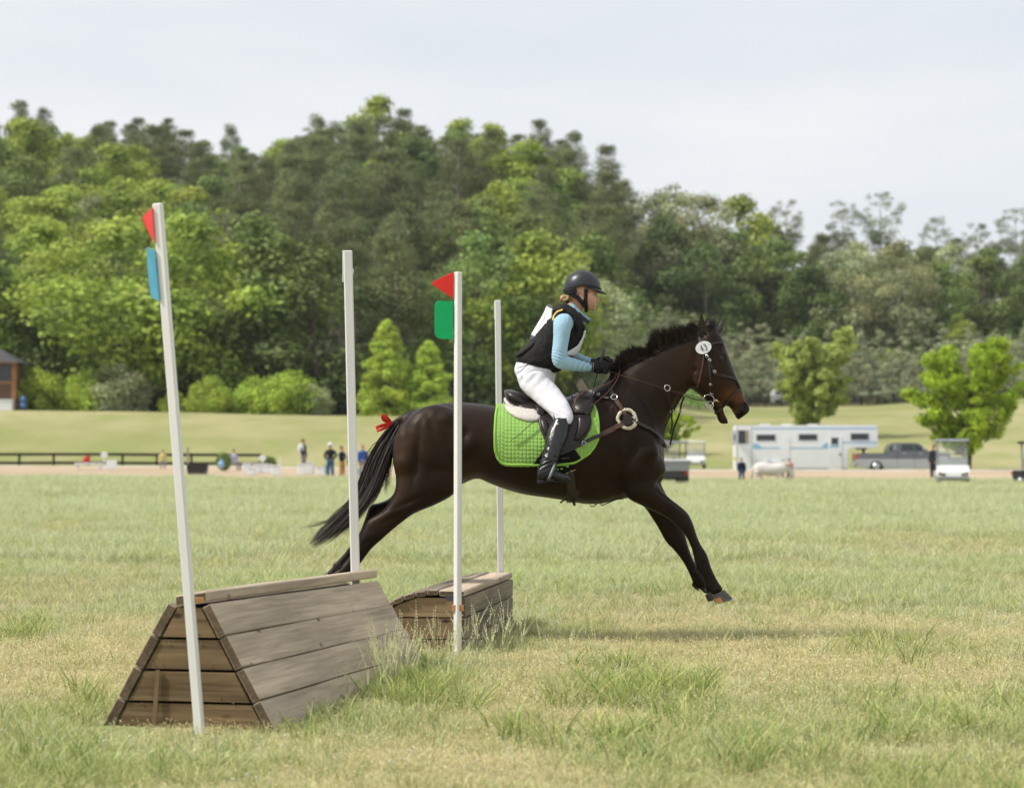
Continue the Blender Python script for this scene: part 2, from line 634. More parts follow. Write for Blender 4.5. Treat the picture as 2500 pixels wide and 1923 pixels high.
M_soft = leaf_mat("soft_spring_leaf", (.33, .42, .10), (.46, .54, .15), rnd=.05, transl=.35)
M_bark = mat("bark", (.12, .095, .075), 0.9, var=.3, scale=3, bump=.6, bscale=18, stretch=(1, 1, .25), spec=.15)
M_greybark = mat("grey_bark", (.30, .26, .22), 0.9, var=.25, scale=3, bump=.6, bscale=18, stretch=(1, 1, .25), spec=.15)

def leaves(cent, nrm, size, r, cols, tri=True):
    """arrays of small leaf sprays: bent two-triangle faces"""
    n = len(cent)
    a = r.normal(size=(n, 3))
    d = nrm + 0.75 * a
    d /= np.linalg.norm(d, axis=1, keepdims=True)
    t = r.normal(size=(n, 3))
    t -= d * (t * d).sum(1, keepdims=True)
    t /= np.linalg.norm(t, axis=1, keepdims=True)
    b = np.cross(d, t)
    s = size[:, None]
    v0 = cent + t * s
    v1 = cent + b * s * .62 + d * s * .12
    v2 = cent - t * s * .9
    v3 = cent - b * s * .62 + d * s * .12
    v = np.stack([v0, v1, v2, v3], 1).reshape(-1, 3)
    f = np.arange(n * 4).reshape(n, 4)
    return v, f, np.repeat(cols, 4, axis=0)

def crown_mesh(name, m, seed, h, rx, z0, nlobe, lobe_r, nleaf, leaf, shape='oval', gap=.15):
    r = np.random.default_rng(seed)
    leaf, nleaf = leaf * .54, int(nleaf * 2.8)
    C, Nn, Sz, Cl = [], [], [], []
    for i in range(nlobe):
        if shape == 'oval':
            u = r.uniform(0, 1)
            zz = u
            prof = math.sin(math.pi * min(1, (u * .93 + .09))) ** .65
        elif shape == 'cone':
            u = r.uniform(0, 1) ** 1.35
            zz = u
            prof = (math.sin(math.pi * min(1, u * .72 + .28)) ** .85) * (1 - .12 * u) + .03
        elif shape == 'pine':
            u = r.uniform(0, 1)
            zz = u
            prof = (1 - u) ** .6 * (.55 + .45 * r.uniform()) + .1
            if u < .25: prof *= .9
        elif shape == 'spread':
            u = r.uniform(0, 1)
            zz = u
            prof = .35 + .65 * min(1, u / .55) if u < .8 else 1 - (u - .8) * 2.2
        an = r.uniform(0, 2 * math.pi)
        rr = rx * prof * math.sqrt(r.uniform(.25, 1))
        if shape in ('oval', 'spread'):
            rr *= .82 + .36 * r.uniform()
        c = np.array([math.cos(an) * rr, math.sin(an) * rr, z0 + (h - z0) * zz])
        lr = lobe_r * r.uniform(.6, 1.25) * (1 - .35 * zz if shape != 'cone' else (1 - .5 * zz))
        n = int(nleaf * (lr / lobe_r) ** 2)
        q = r.normal(size=(n, 3))
        q /= np.linalg.norm(q, axis=1, keepdims=True)
        q[:, 2] = np.abs(q[:, 2]) * np.where(r.uniform(size=n) < .72, 1, -1)
        fl = np.array([1, 1, .8 if shape != 'pine' else .8])
        rad_ = lr * (r.uniform(.12, 1.4, size=n) ** .6)[:, None]
        C.append(c + q * rad_ * fl)
        Nn.append(q + np.array([0, 0, .5]))
        Sz.append(leaf * r.uniform(.6, 1.3, size=n))
        base = r.uniform(.8, 1.22)
        warm = r.uniform(.94, 1.08)
        cl = np.stack([np.full(n, base * warm), np.full(n, base), np.full(n, base / warm)], 1)
        cl *= r.uniform(.8, 1.2, size=(n, 1))
        Cl.append(cl)
    v, f, c = leaves(np.concatenate(C), np.concatenate(Nn), np.concatenate(Sz), r, np.concatenate(Cl))
    return mesh_np(name, v, f, [m], colors=c)

def trunk_mesh(name, m, seed, h, r0, nlimb, z_lo, z_hi, reach, lean=.02):
    r = random.Random(seed)
    mb = MB()
    pts = []
    x = y = 0
    n = 7
    for i in range(n):
        t = i / (n - 1)
        pts.append((x, y, h * t - .3 * (i == 0)))
        x += r.uniform(-lean, lean) * h
        y += r.uniform(-lean, lean) * h
    rr = [r0 * (1.25 if i == 0 else 1) * (1 - .85 * i / (n - 1)) for i in range(n)]
    mb.tube(pts, rr, 8)
    for k in range(nlimb):
        z = z_lo + (z_hi - z_lo) * (k + r.random()) / nlimb
        t = min(.98, z / h) * (n - 1)
        i = min(n - 2, int(t))
        p = Vector(pts[i]).lerp(Vector(pts[i + 1]), t - i)
        a = r.uniform(0, 6.283)
        L_ = reach * r.uniform(.5, 1) * (1 - .5 * z / h)
        d = Vector((math.cos(a), math.sin(a), r.uniform(.25, .8)))
        mid = p + d * L_ * .5
        end = p + d * L_ + Vector((0, 0, L_ * .15))
        rl = r0 * .38 * (1 - .6 * z / h)
        mb.tube([p, mid, end], [rl, rl * .6, rl * .2], 5)
    return mb.mesh(name, [m], smooth=True)

# prototypes: (crown mesh, trunk mesh, height)
def proto(kind, seed):
    if kind == 'bright':
        return (crown_mesh("crown", M_bright, seed, 14, 4.4, 2.2, 46, 1.75, 105, .42), trunk_mesh("trunk", M_bark, seed, 11, .22, 9, 2, 10, 3.4), 14.6)
    if kind == 'mid':
        return (crown_mesh("crown", M_mid, seed, 15, 4.8, 1.8, 50, 1.8, 100, .42), trunk_mesh("trunk", M_bark, seed, 12, .24, 9, 2.5, 11, 3.6), 15.6)
    if kind == 'deep':
        return (crown_mesh("crown", M_deep, seed, 14, 4.6, .8, 50, 1.8, 95, .42), trunk_mesh("trunk", M_bark, seed, 12, .24, 8, 2, 11, 3.4), 14.6)
    if kind == 'pale':
        return (crown_mesh("crown", M_pale, seed, 15, 5.0, 2.2, 48, 1.7, 105, .36), trunk_mesh("trunk", M_greybark, seed, 12, .22, 9, 3, 11, 3.6), 15.6)
    if kind == 'pine':
        return (crown_mesh("crown", M_pine, seed, 19, 3.8, 8.4, 92, 1.2, 78, .22, 'pine'), trunk_mesh("trunk", M_greybark, seed, 18.3, .30, 16, 5, 18, 2.6, .008), 19.6)
    if kind == 'tallpine':
        return (crown_mesh("crown", M_pine, seed, 21, 2.9, 13.5, 52, 1.0, 60, .2, 'spread'), trunk_mesh("trunk", M_greybark, seed, 20.3, .22, 16, 9, 20, 2.2, .006), 21.5)
    if kind == 'young':
        return (crown_mesh("crown", M_sage, seed, 6.6, 1.9, .3, 34, .72, 70, .22, 'cone'), trunk_mesh("trunk", M_bark, seed, 6.2, .09, 6, 1, 6, 1.2), 7.0)
    if kind == 'cone':
        return (crown_mesh("crown", M_blime, seed, 9.6, 2.2, .2, 190, .74, 95, .21, 'cone'), trunk_mesh("trunk", M_bark, seed, 9, .16, 8, 1, 8, 1.6), 10.0)
    if kind == 'bush':
        return (crown_mesh("foliage", M_blime, seed, 4.0, 2.7, .3, 60, 1.15, 130, .24), trunk_mesh("stem", M_bark, seed, 3, .1, 7, .5, 2.8, 1.8, .03), 4.7)
    if kind == 'greybush':
        return (crown_mesh("foliage", M_pale, seed, 4.2, 3.0, .5, 34, 1.1, 120, .25), trunk_mesh("stem", M_bark, seed, 3, .1, 7, .5, 2.8, 1.8, .03), 4.7)
PR = {}
for ki, n in (('bright', 4), ('mid', 4), ('deep', 3), ('pale', 3), ('pine', 5), ('tallpine', 4), ('young', 4), ('cone', 2), ('bush', 4), ('greybush', 2)):
    PR[ki] = [proto(ki, 100 + 13 * i + len(ki) * 7) for i in range(n)]
NAME = dict(bright='leafy_tree', mid='leafy_tree', deep='leafy_tree', pale='flowering_tree', pine='pine_tree', tallpine='pine_tree', young='young_pine',
            cone='conical_tree', bush='bush', greybush='bush')
CAT = dict(bright='tree', mid='tree', deep='tree', pale='tree', pine='pine tree', tallpine='pine tree', young='young pine', cone='tree', bush='bush', greybush='bush')
tr_rand = random.Random(5)

def plant(kind, px, Y, label, group=None, top=None, h=None, wid=1.0, var=None, sink=0.0):
    cm, tm, ph = PR[kind][var if var is not None else tr_rand.randrange(len(PR[kind]))]
    g = G(px, Y)
    if top is not None:
        h = P(px, top, Y).z - g.z + sink
    s = h / ph
    o = empty(NAME[kind], (g.x, g.y, g.z - sink), tr_rand.uniform(0, 6.28), label, CAT[kind], group)
    w = s * wid
    o.scale = (w, w, s)
    t = link(bpy.data.objects.new("stem" if 'bush' in kind else "trunk", tm), o)
    c = link(bpy.data.objects.new("foliage" if 'bush' in kind else "crown", cm), o)
    return o

# skyline of the wooded hill (photograph pixels)
SKX = [-200, 0, 120, 180, 240, 430, 520, 600, 690, 760, 850, 940, 1040, 1100, 1230, 1300, 1390, 1500, 1540, 1600, 1700, 1790, 1850, 2000, 2300, 2700]
SKY_ = [230, 245, 270, 340, 300, 290, 325, 340, 345, 300, 275, 255, 290, 300, 310, 300, 330, 380, 440, 448, 462, 500, 505, 565, 575, 560]
def sky_y(px):
    return float(np.interp(px, SKX, SKY_))

# --- trees one can tell apart, each with its own words
NAMED = [
 ('pine', 45, 392, 238, 'dark pine crown highest above the far left end of the ridge'),
 ('pine', 105, 392, 262, 'rounded dark pine at the notch where the left ridge dips'),
 ('bright', 60, 352, 300, 'big yellow-green tree below the dark pines at the left edge'),
 ('bright', 330, 345, 356, 'broad bright green tree mid-slope behind the red flag pole top'),
 ('bright', 215, 365, 330, 'bright green crown stepping down from the left notch'),
 ('pale', 225, 300, 480, 'soft grey-green tree standing left of the red and blue flags'),
 ('mid', 470, 290, 500, 'rounded green tree right behind the blue flag'),
 ('bright', 40, 300, 480, 'yellow-green tree above the brown cabin at the left edge'),
 ('pine', 265, 398, 292, 'first dark flat-topped pine right of the ridge notch'),
 ('pine', 335, 398, 285, 'dark pine with two tufted tops on the left ridge'),
 ('pine', 410, 398, 284, 'slim pine spire between two ridge pines'),
 ('pine', 560, 398, 300, 'umbrella-shaped pine alone on the ridge left of centre'),
 ('bright', 690, 392, 340, 'pale lime tree peeking through the ridge pines'),
 ('pine', 770, 396, 275, 'ragged pine leaning over the ridge before the tallest tree'),
 ('bright', 925, 398, 243, 'tallest ridge tree with thin yellow-green top'),
 ('pine', 985, 398, 262, 'dark pine just right of the tallest ridge tree'),
 ('bright', 1120, 396, 290, 'wide lime-green crown on the middle of the ridge'),
 ('bright', 1200, 396, 305, 'second lime-green crown beside the wide ridge tree'),
 ('pine', 1320, 392, 288, 'dark pine highest above the rider'),
 ('pine', 1400, 388, 318, 'dark pine with side tufts above the rider helmet'),
 ('pine', 1480, 380, 350, 'last big dark pine before the ridge drops to the right'),
 ('mid', 1180, 262, 505, 'tall fresh green tree rising behind the fourth pole'),
 ('mid', 1240, 275, 610, 'green tree lower right of the tall tree by the fourth pole'),
 ('pale', 1640, 372, 440, 'huge pale green tree in bloom right of the dark pines'),
 ('pale', 1730, 366, 478, 'pale feathery crown on the right shoulder of the blooming tree'),
 ('bright', 1810, 385, 488, 'fresh green tree on the skyline above the horse ears'),
 ('pale', 1400, 236, 640, 'cream-blossomed small tree behind the rider back'),
 ('pale', 1475, 240, 690, 'cream-blossomed small tree right of the rider face'),
 ('tallpine', 1920, 384, 488, 'thin pine spire with stepped branches right of the horse ears'),
 ('tallpine', 2062, 386, 490, 'left one of the paired tall pines on the right skyline'),
 ('tallpine', 2152, 386, 464, 'tallest round-topped pine on the right skyline'),
 ('tallpine', 2285, 388, 528, 'small pointed pine between the paired pines and the right edge'),
 ('tallpine', 2385, 388, 545, 'low pine tip on the skyline near the right edge'),
 ('tallpine', 2482, 380, 505, 'dark pine cut by the right edge of the view'),
 ('bright', 2340, 345, 770, 'round green tree at the forest foot above the meadow tree'),
 ('pine', 790, 260, 560, 'dark pine with bare grey trunk behind the second pole'),
 ('pine', 1010, 262, 520, 'dark pine with bare grey trunk left of the green flag'),
 ('pine', 1330, 300, 470, 'grey-trunked pine behind the rider shoulder'),
 ('mid', 120, 232, 760, 'dark green tree hanging over the cabin roof'),
 ('mid', 600, 240, 690, 'dense green tree filling the slope left of the second pole'),
 ('mid', 380, 236, 720, 'dense green tree behind the leaning first pole'),
]
for (k, px, Y, top, lab) in NAMED:
    plant(k, px, Y, lab, top=top, wid=1.15 if k not in ('pine', 'tallpine') else 1.0)
MORE = [
 ('cone', 945, 210, 776, 'bright green cone-shaped tree right of the second pole', 1.15),
 ('cone', 1045, 210, 828, 'shorter bright green cone-shaped tree left of the green-flag pole', 1.25),
 ('bush', 90, 209, 893, 'round light green bush next to the brown cabin', .95),
 ('bush', 205, 209, 900, 'yellow-green bush second from the cabin', .8),
 ('greybush', 295, 209, 880, 'big soft grey-green bush on the brow left of the first pole', .95),
 ('bush', 425, 209, 950, 'low yellow bush right behind the first pole', .8),
 ('bush', 515, 209, 915, 'round yellow-green bush on the brow between first and second pole', .95),
 ('bush', 625, 209, 915, 'fresh green bush right of the round yellow-green one', .9),
 ('bush', 705, 209, 898, 'large leafy bush with ragged top left of the second pole', 1.0),
 ('greybush', 765, 209, 930, 'grey-flecked bush touching the second pole', .8),
]
for (k, px, Y, top, lab, w) in MORE:
    plant(k, px, Y, lab, top=top, wid=w, sink=.6)

# --- the rest of the wood: single trees that nothing tells apart
def kind_at(px, top):
    r = tr_rand.random()
    if px < 520:
        if top < sky_y(px) + 45 and px > 190: return 'pine'
        if top > 640: return 'deep' if r < .7 else 'mid'
        if px < 480 and top < 620: return 'bright' if r < .5 else ('mid' if r < .85 else 'pine')
        return 'mid' if r < .45 else ('deep' if r < .85 else 'bright')
    if px < 1130:
        return 'pine' if r < .74 else ('mid' if r < .86 else ('deep' if r < .94 else 'bright'))
    if px < 1330:
        return 'pine' if r < .45 else ('mid' if r < .8 else 'bright')
    if px < 1560:
        return 'pine' if r < .62 else ('pale' if r < .74 else 'mid')
    return 'mid' if r < .36 else ('pale' if r < .56 else ('pine' if r < .84 else 'deep'))
GL = dict(bright=('bright green tree in the thick of the wooded slope', 'bright green trees in the wood'),
          mid=('green leafy tree in the thick of the wooded slope', 'green trees in the wood'),
          deep=('deep green tree in the shade of the wooded slope', 'deep green trees in the wood'),
          pale=('pale grey-green tree in the thick of the wooded slope', 'pale trees in the wood'),
          pine=('dark grey-trunked pine in the thick of the wooded slope', 'pines in the wood'),
          tallpine=('dark grey-trunked pine in the thick of the wooded slope', 'pines in the wood'))
WOOD = []
YOUNG = []
for Y in (222, 240, 260, 282, 306, 330, 356, 374, 392):
    step = (6.6 if Y < 370 else 5.2) * FPX / Y
    px = -90 + tr_rand.uniform(0, step)
    while px < 2620:
        start = np.interp(px, [0, 1300, 1480, 1600, 2600], [216, 216, 262, 350, 350])
        if Y >= start:
            yy = Y + tr_rand.uniform(-7, 7)
            hh = tr_rand.uniform(13, 18)
            top_est = 1130 - (gz1((px - 1250) / FPX * yy, yy) + hh - CAM_H) / yy * FPX
            k = kind_at(px, top_est)
            if k == 'pine': hh += 2.5
            z_sky = P(px, sky_y(px) + tr_rand.uniform(0, 35), yy).z
            g = G(px, yy)
            hh = min(hh, z_sky - g.z)
            if hh > 7:
                o_ = plant(k, px, yy, GL[k][0], GL[k][1], h=hh, wid=tr_rand.uniform(1.1, 1.45) * (14 / hh if hh < 12 else 1))
                top_ = 1130 - (g.z + hh - CAM_H) / yy * FPX
                WOOD.append((k, px, top_, o_))
        px += step * tr_rand.uniform(.75, 1.25)
ni = 0
for Y in (306, 314, 322, 331, 340):
    step = 3.6 * FPX / Y
    px = 1470 + tr_rand.uniform(0, step)
    while px < 2580:
        o_ = plant('young', px, Y + tr_rand.uniform(-3, 3), 'bushy grey-green young pine in the plantation beyond the paddock fence',
              'young pines beyond the fence', h=tr_rand.uniform(5.0, 8.2), wid=tr_rand.uniform(1.0, 1.35))
        YOUNG.append((Y, px, o_))
        px += step * tr_rand.uniform(.8, 1.3)

# words that single each tree out: kind, height on the slope, landmark below it, order from the left
ORD = ["first", "second", "third", "fourth", "fifth", "sixth", "seventh", "eighth", "ninth", "tenth", "eleventh", "twelfth", "thirteenth", "fourteenth", "fifteenth", "sixteenth", "seventeenth", "eighteenth", "nineteenth", "twentieth"]
def landmark(px):
    for x_, w_ in ((0, "past the cabin"), (300, "left of the leaning pole"), (860, "between the first two poles"), (1130, "behind the horse rump"), (1560, "behind the rider"), (1830, "above the horse head"), (2160, "above the white trailer")):
        if px < x_: return w_
    return "above the pickup" if px < 2380 else "at the right end"
KW = dict(bright="bright green trees", mid="green trees", deep="deep green trees", pale="pale trees", pine="dark pines", tallpine="dark pines")
def order_labels(items):
    cells = {}
    for key, px, o_ in items:
        cells.setdefault(key, []).append((px, o_))
    for (w1, w2), l_ in cells.items():
        l_.sort(key=lambda t: t[0])
        for i, (px, o_) in enumerate(l_):
            o_["label"] = ("%s from left of the %s %s" % (ORD[i], w1, w2)) if len(l_) > 1 else "only one of the %s %s" % (w1, w2)
order_labels([((KW[k] + (" on the skyline" if t_ < sky_y(px) + 50 else (" high up" if t_ < sky_y(px) + 160 else (" mid-slope" if t_ < 640 else " at forest foot"))), landmark(px)), px, o_) for k, px, t_, o_ in WOOD])
order_labels([(("young pines, %s row," % {306: "front", 314: "second", 322: "middle", 331: "fourth", 340: "back"}[Y_], landmark(px)), px, o_) for Y_, px, o_ in YOUNG])

# undergrowth under the wood: nobody could count it
def undergrowth():
    r = np.random.default_rng(77)
    C, Nn, Sz, Cl = [], [], [], []
    def blob(px, Y, rr, n, tone):
        X = (px - 1250) / FPX * Y
        z = gz1(X, Y)
        q = r.normal(size=(n, 3)); q /= np.linalg.norm(q, axis=1, keepdims=True)
        q[:, 2] = np.abs(q[:, 2])
        C.append(np.array([X, Y, z]) + q * rr * r.uniform(.5, 1, size=(n, 1)))
        Nn.append(q); Sz.append(r.uniform(.25, .5, size=n))
        b = r.uniform(.7, 1.3) * tone
        Cl.append(np.stack([np.full(n, b * r.uniform(.9, 1.2)), np.full(n, b), np.full(n, b)], 1) * r.uniform(.75, 1.25, size=(n, 1)))
    for k in range(560):
        px = r.uniform(-60, 1560)
        Y = 221 + r.uniform() ** 1.5 * 90
        blob(px, Y, r.uniform(1.4, 3.0), 70, .45)
    for k in range(260):
        px = r.uniform(1500, 2600)
        Y = r.uniform(342, 362)
        blob(px, Y, r.uniform(1.4, 3.2), 70, 1.2)
    for k in range(150):
        px = r.uniform(1600, 2620)
        Y = r.uniform(365, 398)
        blob(px, Y, r.uniform(3.0, 5.5), 160, 1.0)
    for k in range(160):
        px = r.uniform(1430, 1700)
        Y = r.uniform(262, 345)
        blob(px, Y, r.uniform(1.2, 2.6), 70, 1.5)
    v, f, c = leaves(np.concatenate(C), np.concatenate(Nn), np.concatenate(Sz), r, np.concatenate(Cl))
    o = link(bpy.data.objects.new("undergrowth", mesh_np("undergrowth", v, f, [M_mid], colors=c)))
    tag(o, "dark leafy undergrowth along the foot of the wooded slope", "undergrowth", kind="stuff")
undergrowth()

# two free-standing meadow trees and a bush
def limb_tree(name, px, Y, top, m, seed, wpx, label, spread, n, leaf, trunkz):
    r = np.random.default_rng(seed)
    rr = random.Random(seed)
    g = G(px, Y)
    h = P(px, top, Y).z - g.z
    w = wpx / FPX * Y / 2
    root = empty(name, g, 0, label, 'tree')
    mb = MB()
    C, Nn, Sz, Cl = [], [], [], []
    tr = [Vector((0, 0, -.2)), Vector((w * .04, 0, h * .18)), Vector((w * .02, .1, h * .36)), Vector((w * .1, 0, h * .6)), Vector((0, 0, h * .8))]
    mb.tube(tr, [.2, .16, .13, .09, .04], 9)
    nl = n
    for i in range(nl):
        a = rr.uniform(0, 6.283)
        z0_ = h * rr.uniform(trunkz, .7)
        ln = w * rr.uniform(.55, 1.08)
        up = rr.uniform(.2, 1.25)
        zz = z0_
        p0 = Vector((0.02, 0, zz))
        p1 = Vector((math.cos(a) * ln * .5, math.sin(a) * ln * .5, zz + ln * up * .35))
        p2 = Vector((math.cos(a) * ln, math.sin(a) * ln, min(h * .97, zz + ln * up * .85 + rr.uniform(0, h * .15) * spread)))
        mb.tube([p0, p1, p2], [.07, .045, .015], 5)
        for k in range(6):
            t = .35 + .13 * k
            c = p0.lerp(p1, t * 2) if t < .5 else p1.lerp(p2, min(1.05, t * 2 - 1))
            c = c + Vector((rr.uniform(-.3, .3), rr.uniform(-.3, .3), rr.uniform(-.15, .3)))
            lr = rr.uniform(.28, .6) * h / 7
            nn = int(95 * (lr / .45) ** 2)
            q = r.normal(size=(nn, 3)); q /= np.linalg.norm(q, axis=1, keepdims=True)
            C.append(np.array(c) + q * lr * r.uniform(.4, 1, size=(nn, 1)) * np.array([1, 1, .75]))
            Nn.append(q + np.array([0, 0, .4])); Sz.append(leaf * r.uniform(.6, 1.3, size=nn))
            b = rr.uniform(.75, 1.2)
            Cl.append(np.full((nn, 3), b) * r.uniform(.8, 1.2, size=(nn, 1)))
    mb.build("trunk", [M_bark], root, smooth=True)
    v, f, c = leaves(np.concatenate(C), np.concatenate(Nn), np.concatenate(Sz), r, np.concatenate(Cl))
    o = link(bpy.data.objects.new("crown", mesh_np("crown", v, f, [m], colors=c)), root)
    return root
limb_tree("meadow_tree", 2362, 152, 838, M_lime, 3, 262, 'spreading lime-green tree on the meadow behind the right golf cart', 1.0, 42, .125, .05)
limb_tree("meadow_tree", 1992, 196, 806, M_soft, 8, 180, 'light green slender-branched tree behind the middle of the white trailer', .9, 34, .17, .1)
limb_tree("meadow_bush", 1625, 175, 985, M_lime, 12, 135, 'small bright green tree just behind the horse chest', .5, 30, .14, .02)
# ------------------------------------------------------------------ things far behind
M_fenceblk = mat("black_fence_board", (.03, .027, .025), .8, var=.3, scale=3, spec=.2)
M_whitepaint = mat("white_paint", (.72, .74, .76), .35, var=.04, scale=1.5, spec=.4)
M_bluepaint = mat("light_blue_stripe", (.22, .42, .60), .4, var=.05, scale=2)
M_glassdk = mat("dark_glass", (.02, .03, .035), .08, var=.2, scale=2, spec=.6)
M_tyre = mat("tyre", (.02, .02, .02), .8, var=.15, scale=10)
M_alloy = mat("alloy", (.45, .46, .48), .35, metal=.7)
M_blackpl = mat("black_plastic", (.02, .02, .021), .55)
M_greypl = mat("grey_plastic", (.25, .27, .29), .55)
M_glasscl = mat("clear_plastic", (.75, .78, .80), .1, var=.02, trans=.0, spec=.5)
M_redlamp = mat("red_lamp", (.55, .02, .02), .3)
M_amber = mat("amber_lamp", (.6, .2, .04), .3)

def board_fence(name, label, pxs, Y, hpost, nrail, wpost=.14, m=None, group=None, rails=None):
    pts = [G(px, Y) for px in pxs]
    root = empty(name, pts[0], 0, label, "fence", group)
    for p in pts:
        mbx = MB(); q = p - pts[0]
        mbx.box((q.x - wpost / 2, q.y - .06, q.z - .2), (q.x + wpost / 2, q.y + .06, q.z + hpost), ch=.01)
        mbx.build("fence_post", [m or M_fenceblk], root)
    for a, b_ in zip(pts[:-1], pts[1:]):
        for k in range(nrail):
            z = (hpost - .10) - k * (hpost - .25) / max(1, nrail - 1) if rails is None else rails[k]
            a_, c_ = a - pts[0] + Vector((0, -.08, z)), b_ - pts[0] + Vector((0, -.08, z))
            d = (c_ - a_); x = d.normalized(); zz = Vector((0, 0, 1)); y = zz.cross(x).normalized(); zz = x.cross(y)
            mbx = MB(); mbx.box((.01, -.015, -.09), (d.length - .01, .015, .09), ch=.004)
            o = mbx.build("fence_rail", [m or M_fenceblk], root)
            o.matrix_local = Matrix.Translation(a_) @ Matrix((x, y, zz)).transposed().to_4x4()
    return root
board_fence("board_fence", "low black board fence along the track at the left", [-36 + 84 * k for k in range(9)], 156, .80, 2)
board_fence("board_fence", "black four-board fence running across the paddock on the right", [1440 + 39 * k for k in range(29)], 298, 1.35, 4, wpost=.24)

# --- cabin at the left edge
def cabin():
    Y = 205; s = FPX / Y
    g = G(0, Y)
    root = empty("cabin", g, 0, "brown wooden cabin with porch rail cut off by the left edge", "cabin")
    def X(px): return (px - 0) / s
    def Z(py): return P(0, py, Y).z - g.z
    Mor = mat("orange_stained_wood", (.26, .12, .05), .7, var=.2, scale=4)
    Mbr = mat("brown_stained_wood", (.12, .06, .035), .7, var=.25, scale=5)
    Mrf = mat("dark_shingle", (.06, .058, .06), .9, var=.2, scale=8)
    mbx = MB(); mbx.box((X(-90), 0, Z(977)), (X(33), 4, Z(886))); mbx.build("wall", [Mbr], root)
    mbx = MB(); mbx.box((X(-60), -.05, Z(932)), (X(27), -.003, Z(891))); mbx.build("screen_window", [M_glassdk], root)
    for px in (-80, 36):
        mbx = MB(); mbx.box((X(px) - .2, -.45, Z(1003)), (X(px) + .2, -.1, Z(885)), ch=.02); mbx.build("porch_post", [Mor], root)
    mbx = MB(); mbx.box((X(-80), -.42, Z(937)), (X(32), -.28, Z(931))); mbx.build("hand_rail", [Mor], root)
    base = None
    for k in range(22):
        px = -78 + k * 5
        if base is None:
            mbx = MB(); mbx.box((X(px), -.40, Z(975)), (X(px + 4.2), -.32, Z(937)))
            base = mbx.build("slat", [Mbr], root)
        else:
            c_ = base.copy(); c_.location = (X(5) * k, 0, 0); COL.objects.link(c_); c_.parent = root
    mbx = MB(); mbx.box((X(-85), -.5, Z(980)), (X(40), 4, Z(975))); mbx.build("deck", [Mbr], root)
    mbx = MB()
    e0, e1 = X(-110), X(49)
    rf = [(e0, -.9, Z(885)), (e1, -.9, Z(885)), (e1, 4.8, Z(885)), (e0, 4.8, Z(885)), ((e0 + e1) / 2 - .3, 2, Z(842)), ((e0 + e1) / 2 + .3, 2, Z(842))]
    mbx.add(rf, [(0, 1, 5, 4), (1, 2, 5), (2, 3, 4, 5), (3, 0, 4), (3, 2, 1, 0)]); mbx.build("roof", [Mrf], root)
    mbx = MB(); mbx.box((e0, -.92, Z(889)), (e1, -.86, Z(884))); mbx.build("eave_board", [Mbr], root)
    mbx = MB()
    for k in range(4):
        mbx.box((X(42 + 6 * k), -.4, Z(1004)), (X(50 + 6 * k), .8, Z(984 + 4.5 * k)))
    mbx.build("steps", [Mbr], root)
    mbx = MB(); mbx.box((X(4), -1.6, Z(1004)), (X(39), -.7, Z(977)), ch=.04); mbx.box((X(3), -1.65, Z(979)), (X(40), -.65, Z(976)), ch=.02)
    o = mbx.build("storage_box", [M_whitepaint]); o.location = g
    tag(o, "white box standing against the cabin porch", "box")
    mbx = MB(); mbx.tube([(X(60), -.5, Z(1000)), (X(60), -.5, Z(982))], .22, n=14); mbx.tube([(X(60), -.5, Z(982)), (X(60), -.5, Z(968))], [.27, .16], n=14)
    o = mbx.build("blue_barrel", [mat("blue_plastic_barrel", (.05, .16, .42), .5)], None, True); o.location = g
    tag(o, "small blue barrel beside the cabin steps", "barrel")
cabin()

